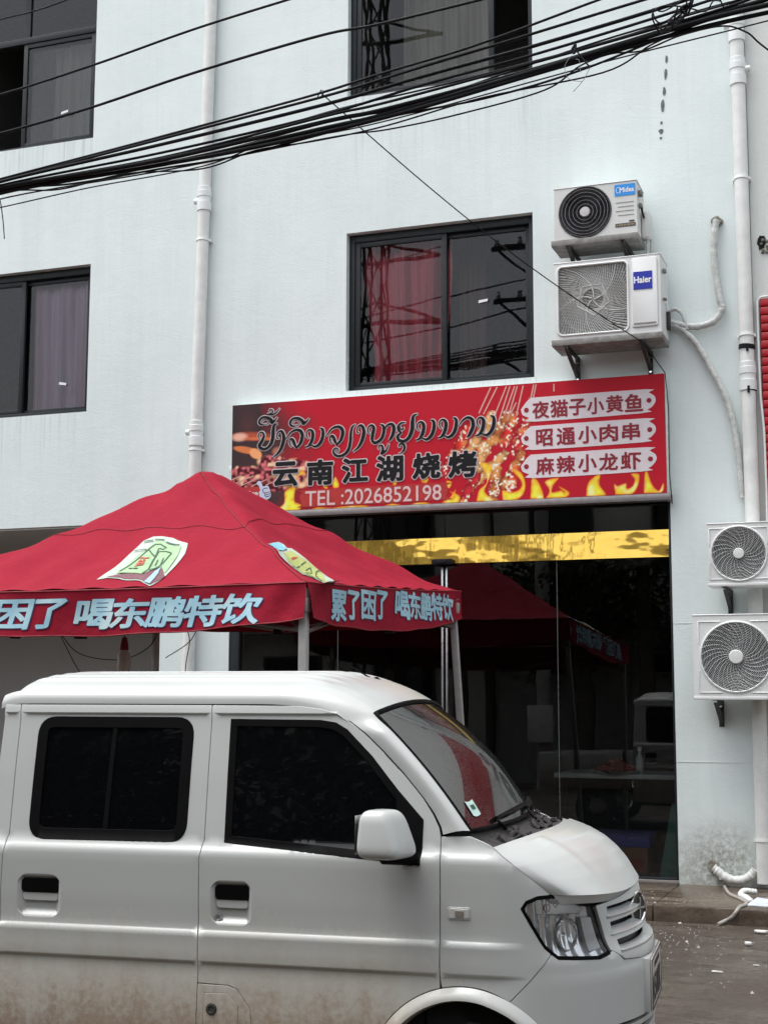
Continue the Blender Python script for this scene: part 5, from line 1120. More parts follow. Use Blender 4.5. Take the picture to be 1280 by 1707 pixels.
# printed can and bottle on the front and right slope
def decal(poly, d, mat, name, parent):
    P = [tuple(c) for c in poly]
    sm = resample(P, .05)
    bm_v = [Vector(p_) for p_ in sm]; xs = [p_[0] for p_ in sm]; ys = [p_[1] for p_ in sm]
    ins = []; stp = .035
    x = min(xs)
    while x < max(xs):
        y = min(ys)
        while y < max(ys):
            if inpoly(x, y, sm) and min((x-a)**2+(y-b)**2 for a, b in sm) > .0002: ins.append(Vector((x, y)))
            y += stp
        x += stp
    nb_ = len(bm_v)
    r_ = geometry.delaunay_2d_cdt(bm_v+ins, [(i, (i+1) % nb_) for i in range(nb_)], [], 0, 1e-5)
    vs, fs = r_[0], r_[2]
    fs = [tuple(f) for f in fs if inpoly(sum(vs[i].x for i in f)/len(f), sum(vs[i].y for i in f)/len(f), sm)]
    q = MB(); q.add([rs(v.x, v.y, d) for v in vs], fs); q.build(name, mat, parent)
def lines(ls, d, mat, name, w, parent, close=False):
    for l in ls:
        q = MB()
        pts = resample(l, .03) if len(l) > 2 and close else [tuple(np.array(l[i])+(np.array(l[i+1])-np.array(l[i]))*t) for i in range(len(l)-1) for t in np.linspace(0, 1, 6)[:-1]]+[tuple(l[-1])]
        ribbon(q, [tuple(p_)+(w,) for p_ in pts], lambda x, y: rs(x, y, d), 0, 0, w*.5, False)
        q.build(name, mat, parent)
decal(CAN['outline'], .006, 'can_pale', 'can_print', cl); decal(CAN['dark'], .009, 'can_dark', 'can_print', cl); decal(CAN['green'], .012, 'can_green', 'can_print', cl); decal(CAN['blue'], .014, 'can_blue', 'can_print', cl)
lines(CAN['bird'], .0165, 'can_line', 'can_print', .008, cl); lines(CAN['red'], .0165, 'can_red', 'can_print', .014, cl); lines(CAN['txt'], .0165, 'can_line', 'can_print', .012, cl)
decal(BOT['outline'], .006, 'can_pale', 'bottle_print', cl); decal(BOT['label'], .009, 'bottle_green', 'bottle_print', cl); decal(BOT['cap'], .009, 'bottle_cap', 'bottle_print', cl); decal(BOT['orange'], .0115, 'can_red', 'bottle_print', cl)
lines(BOT['lines'], .012, 'can_line', 'bottle_print', .007, cl)
# legs and scissor frame
LEG = [(-3.262, 7.59, 0, 0), (-3.265, 10.50, .07, 0), (-6.21, 7.59, 0, 0), (-5.83, 10.50, 0, 0)]
for i, (x, y, dx, dy) in enumerate(LEG):
    zt = zeave(y)-.03; q = MB(); w = .022
    def sq(z0, z1, w):
        f0, f1 = (2.1-z0)/2.1, (2.1-z1)/2.1
        a = [(x+dx*f0*2+sx_*w, y+sy_*w, z0) for sx_, sy_ in ((-1, -1), (1, -1), (1, 1), (-1, 1))]+[(x+dx*f1*2+sx_*w, y+sy_*w, z1) for sx_, sy_ in ((-1, -1), (1, -1), (1, 1), (-1, 1))]
        q.add(a, [(0, 3, 2, 1), (4, 5, 6, 7), (0, 1, 5, 4), (1, 2, 6, 5), (2, 3, 7, 6), (3, 0, 4, 7)])
    sq(.9, zt, .024); sq(.01 if y < 10 else .122, 1.2, .019)
    lg = q.build('leg', 'pole', tent, bevel=.003)
    q = MB(); q.box(x-.032, x+.032, y-.032, y+.032, zt-.14, zt-.06); q.build('slider', 'pole', lg, bevel=.004)
    q = MB(); f = 2.1-.02; q.box(x+dx*2-.045, x+dx*2+.045, y-.045, y+.045, .002 if y < 10 else .1205, .012 if y < 10 else .130); q.build('foot', 'pole', lg)
q = MB()
def bar(a, b): q.tube([a, b], .0125, 4)
for (x0, y0), (x1, y1) in (((-3.27, 7.6), (-6.2, 7.6)), ((-3.27, 7.6), (-3.27, 10.5)), ((-6.2, 7.6), (-6.2, 10.5)), ((-3.27, 10.5), (-6.2, 10.5))):
    for k in range(2):
        a = (x0+(x1-x0)*k/2, y0+(y1-y0)*k/2); b = (x0+(x1-x0)*(k+1)/2, y0+(y1-y0)*(k+1)/2)
        ta, tb = zeave(a[1])-.06, zeave(b[1])-.06
        h = .22
        bar((*a, ta), (*b, tb-h)); bar((a[0]+.02, a[1]+.02, ta-h), (b[0]+.02, b[1]+.02, tb))
for x, y in ((-3.27, 7.6), (-3.27, 10.5), (-6.2, 7.6), (-6.2, 10.5)):
    mx, my = (x+CX)/2, (y+CYY)/2
    bar((x, y, zeave(y)-.06), (mx, my, zeave(my)+.10)); bar((mx, my, zeave(my)+.10), (CX, CYY, 2.55)); bar((x, y, zeave(y)-.28), (mx, my, zeave(my)+.10))
q.tube([(CX, CYY, 2.45), (CX, CYY, 3.13)], .016, 8)
q.build('truss', 'truss', tent)
for x, y, z in ((CX, 7.6, 2.02), (CX, 10.5, 2.17), (-3.27, CYY, 2.10), (-6.2, CYY, 2.10)):
    q = MB(); q.box(x-.03, x+.03, y-.03, y+.03, z-.03, z+.02); q.build('joint', 'dark', tent, bevel=.005)
# bulb and wires hanging beneath
t = thing('hanging_bulb', 'frosted bulb in a dark red holder hanging beneath the canopy', 'lamp', (-5.54, 9.5, 1.98))
q = MB(); q.tube([(-5.54, 9.5, 2.30), (-5.538, 9.5, 2.2), (-5.54, 9.5, 2.07)], .004, 6); q.build('flex', 'cable', t)
q = MB(); q.lathe([(0, .09), (.018, .09), (.03, .03), (.032, 0), (.03, -.005)], (-5.54, 9.5, 2.0), (0, 0, 1), 16); q.build('holder', 'seam', t, smooth=40)
q = MB(); q.lathe([(.028, 0), (.046, -.03), (.052, -.09), (.05, -.16), (.04, -.175), (0, -.178)], (-5.54, 9.5, 1.994), (0, 0, 1), 20); q.build('globe', 'bulb', t, smooth=50)
for i, (l, lab) in enumerate((([(-6.25, 9.7, 2.16), (-6.05, 9.7, 1.98), (-5.7, 9.7, 1.93), (-5.45, 9.7, 2.02), (-5.35, 9.7, 2.18)], 'slack black wire looping from the canopy frame to the hanging bulb'),
    ([(-6.26, 9.72, 2.16), (-6.12, 9.75, 1.9), (-5.95, 9.8, 1.62), (-5.9, 9.85, 1.2)], 'thin black wire dropping straight from the left canopy frame'),
    ([(-5.02, 9.7, 2.20), (-5.1, 9.7, 2.06), (-5.3, 9.7, 1.94)], 'forked black wire hanging in front of the white column'),
    ([(-5.13, 9.7, 2.17), (-5.1, 9.7, 2.06), (-5.13, 9.7, 1.85), (-5.12, 9.7, 1.5)], 'black wire tail hanging in front of the white column'))):
    t = thing('hanging_wire', lab, 'wire', l[0], 0, 'loose wires under the canopy')
    q = MB(); q.tube([Vector(c) for c in catmull(l, 8)], .0035, 6); q.build('strand', 'cable', t)

# ------------------------------------------------------------------ overhead cables
CBY = 9.0
names = ['uppermost single black cable crossing the top of the wall', 'second single black cable from the top, below the uppermost one', 'short black cable crossing the top left window corner',
 'top strand of the cable bundle, parting upwards at the right', 'second strand of the bundle, crossing the top window sill', 'thick third strand of the bundle', 'fourth strand of the bundle under the thick one',
 'middle strand of the bundle', 'thick lower cable of the bundle', 'thickest cable of the bundle, carrying the tangle at the right', 'lowest thick cable of the bundle', 'slim strand weaving below the thick cables',
 'loose strand sagging from the left and joining the bundle near the coil', 'lowest thin cable, straight and apart below the bundle', 'slim strand rising above the bundle at the right', 'slim strand between the two thickest cables at the right', 'wavy cable leaving the coil and drooping at the right edge']
for i, (l, r) in enumerate(CABLES):
    rnd = random.Random(i)
    yy = CBY+(-.10+.014*i)
    t = thing('overhead_cable', names[i], 'cable', (l[0][0], yy, l[0][1]), 0, 'overhead cables across the front')
    q = MB(); P = catmull([(x, yy, z) for x, z in l], 8)
    q.tube([Vector(c)+Vector((0, .02*math.sin(j*.11+i*2), .004*math.sin(j*.23+i))) for j, c in enumerate(P)], r*1.02, 8); q.build('strand', 'cable', t, smooth=60)
t = thing('cable_coil', 'tangle of looped cable tied to the bundle near the right pipe', 'cable coil', (-.9, CBY, 6.0))
for l, r in LOOPS:
    q = MB(); q.tube([Vector(c) for c in catmull([(x, CBY-.16-.02*j*(-1)**j, z) for j, (x, z) in enumerate(l)], 6)], r, 6); q.build('loop', 'cable', t, smooth=60)
t = thing('cable_tie', 'black tie with frayed thin wire ends dangling below the bundle', 'wire', (TIE[0][0][0][0], CBY-.1, TIE[0][0][0][1]))
for l, r in TIE:
    q = MB(); q.tube([Vector(c) for c in catmull([(x, CBY-.13, z) for x, z in l], 6)], r, 6); q.build('strand', 'cable' if r > .003 else 'wire_grey', t)
p0 = Vector((SERV0[0], CBY-.1, SERV0[1])); p1 = Vector((-2.02, WY-.50, 4.62)); p2 = Vector((-1.90, WY-.16, 4.43)); p3 = Vector((-1.885, WY-.10, 4.1))
t = thing('service_wire', 'thin black wire slanting from the cable bundle across the window to the sign corner', 'wire', tuple(p0))
P = [p0+(p1-p0)*u-Vector((0, 0, .10*math.sin(math.pi*u))) for u in np.linspace(0, 1, 30)]+[p2, p2+Vector((.012, .02, -.15)), p3, p3+Vector((-.005, 0, -.55)), p3+Vector((.01, .02, -.8))]
q = MB(); q.tube(P, .0045, 6); q.tube([p0+Vector((-.03, 0, -.02)), p0+Vector((0, -.01, .02)), p0+Vector((.03, -.01, .01)), p0+Vector((.0, 0, -.02))], .004, 6); q.build('strand', 'cable', t)
t = thing('hanging_wire', 'short black wire end drooping at the left edge below the bundle', 'wire', (-5.47, CBY, 5.9))
_l = [(-6.44, 5.44), (-6.425, 5.38), (-6.402, 5.255), (-6.385, 5.12)]
q = MB(); q.tube([Vector(c) for c in catmull([(x, CBY, z) for x, z in _l], 5)], .004, 6); q.build('strand', 'cable', t)

# ------------------------------------------------------------------ white van
VYAW = R(5.2); VP = (-1.49744, 4.84977, 0); HWv = .71
van = thing('parked_van', 'dirty white van with black tinted windows parked in the foreground', 'van', VP, VYAW)
def interp(x, tab): return float(np.interp(x, [t_[0] for t_ in tab], [t_[1] for t_ in tab]))
INS = [(0, .05), (.28, .03), (.34, .006), (.42, .0), (.50, .002), (.60, .008), (.66, .013), (.682, .0135), (.687, .0125), (.692, .0055), (.70, .0045), (.78, .0035), (.792, .002), (.797, .001), (.803, .0095), (.808, .0105), (.83, .0105), (.92, .006), (1.03, .004), (1.06, .004), (1.074, .006), (1.084, .011), (1.092, .018), (1.112, .032), (1.14, .036), (1.35, .072), (1.566, .1145), (1.574, .108), (1.603, .116), (1.65, .14)]
INS0 = [(0, .05), (.28, .03), (.36, .004), (.46, .001), (.60, .005), (.70, .007), (1.06, .004), (1.12, .033), (1.35, .072), (1.56, .112), (1.65, .14)]
AZ = [(.28, .47), (.42, .50), (.5, .505), (.63, .507), (.672, .507), (.70, .500), (.72, .498), (.74, .493), (.755, .482), (.77, .472), (.80, .461), (.85, .452), (.9, .446), (.95, .437), (1.0, .42), (1.05, .38), (1.12, .30), (1.2, .28)]
def inset(s, z):
    w = min(1, max(0, (.26-s)/.16)); return interp(z, INS)*w+interp(z, INS0)*(1-w)
def S(s, z):
    if s > 1.0:
        p_ = S(2.0-s, z); return Vector((p_.x, 2*HWv-p_.y, p_.z))
    ins = inset(s, z)
    if s < .1: return Vector((s, ins, z))
    t_ = (s-.1)/.9*math.pi/2
    return Vector((.1+interp(z, AZ)*math.sin(t_), HWv-(HWv-ins)*math.cos(t_), z))
def Sn(f, s, z, h=.002):
    a = f(s+h, z)-f(s-h, z); b = f(s, z+h)-f(s, z-h); n_ = a.cross(b)
    return n_.normalized()
ZR = [.36, .42, .48, .54, .60, .64, .681, .687, .692, .70, .74, .78, .797, .803, .808, .83, .88, .93, .98, 1.03, 1.06, 1.074, 1.084, 1.092, 1.112, 1.14, 1.2, 1.27, 1.35, 1.42, 1.5, 1.53, 1.560, 1.564, 1.567, 1.570, 1.573, 1.577, 1.59]
def panel(name, outline, mat='paint', holes=(), off=0., skirt=.014, parent=van, ds=.03, far=False, rows=ZR, f=S, res=.025, **props):
    """a sheet cut to an outline in (s,z) on the body surface, with edges turned inwards; far mirrors it to the other side"""
    o = off if callable(off) else (lambda s, z: off)
    def F(s, z):
        p_ = f(s, z); n_ = Sn(f, s, z); return p_+n_*o(s, z)
    loops = [resample(outline, res)]+[resample(h_, res*.6) for h_ in holes]
    ar = sum(loops[0][i-1][0]*loops[0][i][1]-loops[0][i][0]*loops[0][i-1][1] for i in range(len(loops[0])))
    V_ = []; E_ = []
    for L in loops:
        b = len(V_); V_ += L; E_ += [(b+i, b+(i+1) % len(L)) for i in range(len(L))]
    bnd = np.array(V_); nb_ = len(V_)
    s0, s1 = min(p_[0] for p_ in loops[0]), max(p_[0] for p_ in loops[0]); z0, z1 = min(p_[1] for p_ in loops[0]), max(p_[1] for p_ in loops[0])
    zs = [z for z in rows if z0 < z < z1]
    ns = max(2, int((s1-s0)/ds))
    for z in zs:
        for k_ in range(ns+1):
            s = s0+(s1-s0)*k_/ns
            if not inpoly(s, z, loops[0]) or any(inpoly(s, z, h_) for h_ in loops[1:]): continue
            d2 = ((bnd[:, 0]-s)**2+(bnd[:, 1]-z)**2).min()
            if d2 > .000009: V_.append((s, z))
    r_ = geometry.delaunay_2d_cdt([Vector(p_) for p_ in V_], E_, [], 0, 1e-6)
    vs, fs = [(float(v.x), float(v.y)) for v in r_[0]], [list(f_) for f_ in r_[2]]
    keep = []
    for f_ in fs:
        cx = sum(vs[i][0] for i in f_)/len(f_); cz = sum(vs[i][1] for i in f_)/len(f_)
        if inpoly(cx, cz, loops[0]) and not any(inpoly(cx, cz, h_) for h_ in loops[1:]): keep.append(f_)
    P3 = [F(*p_) for p_ in vs]; N3 = [Sn(F, *p_) for p_ in vs]
    # orientation
    f0 = keep[0]; nn = (P3[f0[1]]-P3[f0[0]]).cross(P3[f0[2]]-P3[f0[0]])
    # surface normal must point out of the body: towards -y on the near side
    sgn = 1
    for i in range(len(N3)):
        c = Vector((min(P3[i].x, .1)-.0, HWv, P3[i].z)); 
        if N3[i].dot(P3[i]-c) < 0: N3[i] = -N3[i]; sgn = -1
    if sgn < 0:
        P3 = [f(*p_)+N3[i]*o(*p_) for i, p_ in enumerate(vs)]
    out_f = []
    for f_ in keep:
        nn = (P3[f_[1]]-P3[f_[0]]).cross(P3[f_[2]]-P3[f_[0]])
        out_f.append(f_ if nn.dot(N3[f_[0]]) > 0 else f_[::-1])
    vert = list(P3); norm = list(N3)
    # turned edge
    ec = {}
    for f_ in out_f:
        for i in range(len(f_)):
            a, b = f_[i], f_[(i+1) % len(f_)]; ec[(a, b)] = 1
    if skirt:
        for (a, b) in list(ec):
            if (b, a) in ec: continue
            out = (P3[b]-P3[a]).cross(N3[a]).normalized()
            i0 = len(vert)
            pa, pb = P3[a], P3[b]; r0 = min(.0025, skirt*.3)
            qa, qb = pa+out*r0-N3[a]*r0, pb+out*r0-N3[b]*r0
            vert += [qa, qb, pa+out*r0-N3[a]*skirt, pb+out*r0-N3[b]*skirt]; norm += [out, out, out, out]
            out_f += [[b, a, i0, i0+1], [i0+1, i0, i0+2, i0+3]]
    if far: vert = [Vector((p_.x, 2*HWv-p_.y, p_.z)) for p_ in vert]; norm = [Vector((n_.x, -n_.y, n_.z)) for n_ in norm]; out_f = [f_[::-1] for f_ in out_f]
    me = bpy.data.meshes.new(name); me.from_pydata([tuple(v) for v in vert], [], out_f)
    me.materials.append(M[mat] if isinstance(mat, str) else mat)
    me.polygons.foreach_set('use_smooth', [True]*len(me.polygons)); me.update()
    me.normals_split_custom_set_from_vertices([tuple(n_) for n_ in norm])
    return link(name, me, parent, **props)
def vb(mb, name, mats, parent=van, **k): return mb.build(name, mats, parent, world=False, **k)

FGAP = [(-.525, 1.588), (-.473, 1.572), (-.421, 1.541), (-.361, 1.497), (-.288, 1.432), (-.215, 1.361), (-.141, 1.279), (-.103, 1.224), (-.080, 1.180), (-.0735, 1.150), (-.070, 1.045), (-.073, .672)]
ARC = lambda r, a0, a1, n=14: [(.01+r*math.cos(R(a0+(a1-a0)*i/n)), .317+r*math.sin(R(a0+(a1-a0)*i/n))) for i in range(n+1)]
FWIN = [(-.899, 1.550), (-.853, 1.113), (-.14, 1.060), (-.138, 1.206), (-.235, 1.307), (-.334, 1.421), (-.433, 1.515), (-.477, 1.539), (-.535, 1.550)]
FWIN = [(-.880, 1.550), (-.868, 1.113), (-.14, 1.060), (-.138, 1.206), (-.235, 1.307), (-.334, 1.421), (-.433, 1.515), (-.477, 1.539), (-.535, 1.548)]
_rw = [(-1.600, 1.556), (-1.085, 1.556), (-1.05, 1.545), (-1.036, 1.515), (-1.032, 1.160), (-1.040, 1.13), (-1.065, 1.117), (-1.595, 1.115), (-1.628, 1.124), (-1.643, 1.15), (-1.642, 1.522), (-1.630, 1.546)]
def rpoly(cs, r, n=7):
    out = []
    for i, c in enumerate(cs):
        p_ = np.array(c); a = np.array(cs[i-1])-p_; b = np.array(cs[(i+1) % len(cs)])-p_; a = a/np.linalg.norm(a)*r; b = b/np.linalg.norm(b)*r
        for t in np.linspace(0, 1, n): out.append(tuple(p_+a*(1-t)**2+b*t**2))
    return out
_rw = rpoly([(-1.656, 1.549), (-1.036, 1.549), (-1.030, 1.116), (-1.648, 1.114)], .062)
HF = rrect(-.914, -.753, .822, .982, .045); HR = rrect(-1.684, -1.500, .822, .982, .05)
fdoor = [(-.953, .622), (-.955, 1.057), (-.946, 1.121), (-.957, 1.603), (-.62, 1.600)]+FGAP+[p_ for p_ in ARC(.340, 104, 146, 10)]+[(-.285, .34), (-.745, .34), (-.745, .49), (-.753, .543), (-.803, .607), (-.838, .619)]
rdoor = [(-1.747, .34), (-1.747, .9), (-1.742, 1.05), (-1.733, 1.122), (-1.746, 1.603), (-.963, 1.603), (-.952, 1.121), (-.961, 1.057), (-.959, .62), (-.959, .34)]
quarter = [(-1.832, .34), (-1.815, 1.0), (-1.812, 1.3), (-1.815, 1.603), (-1.752, 1.603), (-1.739, 1.122), (-1.748, 1.05), (-1.753, .9), (-1.753, .34)]
fender = [(-.066, .678), (-.063, 1.045), (-.067, 1.150), (.034, 1.1535), (.128, 1.117), (.224, 1.070), (.308, 1.013), (.382, .958), (.322, .953), (.272, .939), (.250, .920), (.258, .905), (.334, .789), (.352, .766), (.150, .588)]+ARC(.340, 50, 102, 14)
def dish(hp):
    xs = [p_[0] for p_ in hp]; zs = [p_[1] for p_ in hp]; cx, cz = (min(xs)+max(xs))/2, (min(zs)+max(zs))/2; a, b = (max(xs)-min(xs))/2, (max(zs)-min(zs))/2
    def o(s, z):
        u = max(abs((s-cx)/a), abs((z-cz)/b)); d = 1-min(1, max(0, (u-.62)/.38))
        d = d*d*(3-2*d); return -.022*d
    return o
for far in (False, True):
    d1 = panel('front_door', fdoor, holes=[FWIN, HF], far=far)
    d2 = panel('rear_door', rdoor, holes=[_rw, HR], far=far)
    panel('rear_quarter', quarter, far=far)
    panel('front_fender', fender, far=far)
    # glass, rubber and divider
    iw = shrink(FWIN, .022); panel('window_rubber', shrink(FWIN, -.002), 'rubber', [iw], .002, .01, d1, far=far, rows=[]); panel('window_glass', shrink(FWIN, .018), 'tint', (), -.004, 0, d1, far=far)
    iw = shrink(_rw, .03); panel('window_rubber', shrink(_rw, -.008), 'rubber', [iw], .003, .012, d2, far=far, rows=[]); panel('window_glass', shrink(_rw, .022), 'tint', (), -.005, 0, d2, far=far)
    panel('window_divider', [(-1.353, 1.14), (-1.338, 1.14), (-1.338, 1.53), (-1.353, 1.53)], 'rubber', (), .001, .006, d2, far=far, rows=[])
    for dd, hp in ((d1, HF), (d2, HR)):
        hz = [p_[1] for p_ in hp]; hx = [p_[0] for p_ in hp]; x0, x1 = min(hx)+.020, max(hx)-.016
        panel('handle_recess', hp, 'paint', (), dish(hp), 0, dd, .008, far, rows=list(np.linspace(.825, .98, 22)))
        panel('door_handle', rrect(x0, x1, .914, .961, .012), 'rubber', (), -.006, .014, dd, far=far, rows=[])
        panel('handle_lip', rrect(x0+.004, x1-.004, .884, .912, .010), 'paint', (), -.010, .010, dd, far=far, rows=[])
    def ring(name, cs, cz, prof, mat, par, n=18):
        c = S(cs, cz); nn = Sn(S, cs, cz); nn = nn if nn.y < 0 else -nn
        if far: c = Vector((c.x, 2*HWv-c.y, c.z)); nn = Vector((nn.x, -nn.y, nn.z))
        q = MB(); q.lathe(prof, c, nn, n); vb(q, name, mat, par, smooth=40)
    ring('key_lock', -.885, .848, [(0, -.016), (.006, -.016), (.007, -.010), (.012, -.008), (.014, -.014), (.014, -.024)], 'bright_steel', d1)
    # mirror sail panel
    panel('mirror_base', [(-.235, 1.302), (-.2, 1.270), (-.138, 1.204), (-.140, 1.056), (-.200, 1.064), (-.222, 1.08)], 'rubber', (), .007, .01, d1, far=far, rows=[])
    # fuel filler corner (near side only), otherwise plain sill corner
    cor = [(-.953, .34), (-.953, .615), (-.840, .613), (-.806, .602), (-.757, .540), (-.750, .488), (-.750, .34)]
    if not far:
        fl = [(-.932, .36), (-.932, .580), (-.927, .588), (-.845, .591), (-.838, .588), (-.801, .553), (-.797, .545), (-.797, .36)]
        cp = panel('sill_corner', cor, holes=[fl]); ff = panel('fuel_flap', shrink(fl, .004), 'paint', (), .001, .012, cp)
        ring('fuel_lock', -.899, .533, [(0, .003), (.010, .003), (.012, .006), (.018, .005), (.021, .001), (.021, -.006)], 'steel', ff)
    else: panel('sill_corner', cor, far=True)
    # wheel arch lip
    q = MB()
    def lip(u, v):
        a = R(-8+196*u); rr = .336-.052*v; x = .01+rr*math.cos(a); z = .317+rr*math.sin(a)
        s = x if x < .1 else .1+.9/(math.pi/2)*math.asin(min(.98, (x-.1)/interp(z, AZ)))
        p_ = S(s, z); n_ = Sn(S, s, z); n_ = n_ if n_.y < 0 else -n_
        bul = .003+.024*math.sin(min(1, v*1.25)*math.pi/2) if v < .8 else .027-(v-.8)*.35
        p_ = p_+n_*bul
        return p_ if not far else Vector((p_.x, 2*HWv-p_.y, p_.z))
    q.grid(lip, 60, 10, flip=not far); vb(q, 'wheel_arch', 'paint', smooth=60)
    # side marker lamp
    mk = panel('side_marker', rrect(-.034, .032, .884, .913, .006), 'hub', (), .006, .008, far=far, rows=[], ds=.01); panel('lens', rrect(-.012, .016, .889, .908, .003), simple('dim_lamp_lens', (.22, .2, .17), .2), (), .009, .005, mk, far=far, rows=[])
    panel('marker_gasket', rrect(-.040, .038, .878, .918, .008), 'paint', [rrect(-.035, .033, .883, .914, .006)], .003, .006, mk, far=far, rows=[])
    # head lamp
    HD = [(.250, .918), (.270, .939), (.320, .953), (.384, .956), (.452, .944), (.560, .915), (.590, .838), (.610, .748), (.556, .738), (.380, .752), (.336, .789)]
    hl = panel('headlight', HD, 'lamp_silver', (), lambda s, z: -.012-.022*max(0, 1-((s-.47)/.15)**2-((z-.835)/.10)**2)-.004*math.sin(s*120), 0, van, .012, far, rows=list(np.linspace(.74, .955, 24)))
    panel('headlight_rim', shrink(HD, -.0055), 'rubber', [shrink(HD, .0045)], .001, .02, hl, far=far, rows=[], res=.012)
    panel('indicator_bed', [(.285, .935), (.33, .945), (.50, .92), (.54, .905), (.52, .893), (.36, .897), (.30, .90)], 'bright_steel', (), -.012, .02, hl, far=far, rows=[.9, .91, .92, .93], ds=.02)
    panel('reflector_highlight', [(.515, .875), (.565, .87), (.588, .77), (.53, .765)], 'white', (), -.005, .02, hl, far=far, rows=[.78, .8, .82, .84, .86], ds=.01)  # plain white patch painted in as the bright highlight of the lamp
    def bowl(name, cs, cz, r, d0, mat):
        c = S(cs, cz); nn = Sn(S, cs, cz); nn = nn if nn.dot(c-Vector((.1, HWv, cz))) > 0 else -nn
        nn = (nn+Vector((.5, 0, 0))).normalized()
        if far: c = Vector((c.x, 2*HWv-c.y, c.z)); nn = Vector((nn.x, -nn.y, nn.z))
        q = MB(); q.lathe([(r, d0), (r*.97, d0-.008), (r*.8, d0-.025), (r*.5, d0-.04), (r*.18, d0-.046), (r*.16, d0-.02), (0, d0-.012)], c, nn, 24); vb(q, name, mat, hl, smooth=50)
    bowl('lamp_bowl', .455, .825, .055, -.012, 'chrome'); bowl('bulb', .365, .918, .014, -.006, 'amber')
    panel('lens', shrink(HD, .006), 'lens', (), .003, .0, hl, .02, far, rows=list(np.linspace(.745, .95, 12)), res=.015)
    # door mirror
    def mir(u, v):
        a = 2*math.pi*u; b_ = math.pi*(v-.5)
        e = .45; cc = lambda w: math.copysign(abs(math.cos(w))**e, math.cos(w)); ss = lambda w: math.copysign(abs(math.sin(w))**e, math.sin(w))
        x = cc(b_)*cc(a)*.066; y = cc(b_)*ss(a)*.078; z = ss(b_)*.083
        k_ = 1-.20*(z/.083); x *= k_; y *= k_
        x += .012*(z/.083)*-1
        p_ = Vector((-.232+x+y*.30, -.118+y, 1.170+z)); return p_ if not far else Vector((p_.x, 2*HWv-p_.y, p_.z))
    q = MB(); q.grid(mir, 40, 24, flip=far); mo = vb(q, 'door_mirror', 'paint', smooth=60)
    q = MB(); sg = -1 if not far else 1; yy = (lambda y: y if not far else 2*HWv-y)
    q.tube([(-.24, yy(-.10), 1.092), (-.19, yy(-.03), 1.082), (-.165, yy(.03), 1.078)], [.026, .024, .03], 10); vb(q, 'mirror_arm', 'rubber', mo, smooth=60)
    q = MB(); q.add([(-.318+.0, yy(-.19), 1.105), (-.296, yy(-.052), 1.105), (-.296, yy(-.056), 1.235), (-.318, yy(-.185), 1.235)], [(0, 1, 2, 3)]); vb(q, 'mirror_glass', 'chrome', mo)

# bumper and grille band
bump = [(.150, .578), (.356, .762), (.380, .747), (.556, .733), (.616, .742), (.640, .752), (.684, .712), (.80, .700), (1.0, .695), (1.2, .700), (1.316, .712), (1.36, .752), (1.384, .742), (1.444, .733), (1.62, .747), (1.644, .762), (1.85, .578)]
arcR = [(2-a, b) for a, b in ARC(.340, 50, 0, 8)]; arcL = ARC(.340, 0, 50, 8)
bump = arcL+bump+arcR+[(1.66, .30), (.34, .30)]
slot = lambda z0, z1, i0: [(.655+i0, z0+.004), (.70+i0, z0), (1.0, z0-.004), (1.30-i0, z0), (1.345-i0, z0+.004), (1.345-i0, z1-.002), (1.30-i0, z1), (1.0, z1+.004), (.70+i0, z1), (.655+i0, z1-.002)]
intake = [(.62, .40), (1.38, .40), (1.40, .505), (.60, .505)]
bp = panel('front_bumper', bump, holes=[intake], rows=[.34, .4, .46, .52, .58, .62, .65, .672, .69, .70, .72, .74, .755], ds=.03)
panel('intake_mesh', intake, 'dark', (), -.03, 0, bp)
for zz in (.43, .47): panel('intake_slat', [(.61, zz), (1.39, zz), (1.39, zz+.014), (.61, zz+.014)], 'paint', (), -.006, .02, bp, rows=[])
gr_out = [(.596, .906), (.616, .838), (.628, .755), (.646, .748), (.690, .718), (.80, .706), (1.0, .701), (1.2, .706), (1.31, .718), (1.354, .748), (1.372, .755), (1.384, .838), (1.404, .906), (1.25, .918), (1.10, .934), (1.0, .938), (.9, .934), (.75, .918)]
sl = [slot(.868, .902, 0.0), slot(.805, .848, .01), slot(.748, .785, .03)]
gp = panel('front_grille', gr_out, holes=sl, off=.002, rows=[.72, .735, .79, .80, .855, .86, .908, .92], ds=.025, res=.02)
panel('grille_backing', [(.63, .73), (1.37, .73), (1.38, .905), (.62, .905)], 'dark', (), -.045, 0, gp)
for z0, z1, i0 in ((.868, .902, 0.), (.805, .848, .01), (.748, .785, .03)):
    h = (z1-z0)
    for a, b, o in ((.02, .52, -.010),):
        panel('louvre', [(.65+i0, z0+h*a-.002), (1.35-i0, z0+h*a-.002), (1.35-i0, z0+h*b), (.65+i0, z0+h*b)], 'paint', (), (lambda z0, h: (lambda s, z: -.026+.030*max(0, 1-(z-z0)/(h*.6))))(z0, h), .02, gp, .03, rows=[z0+h*.2, z0+h*.35])
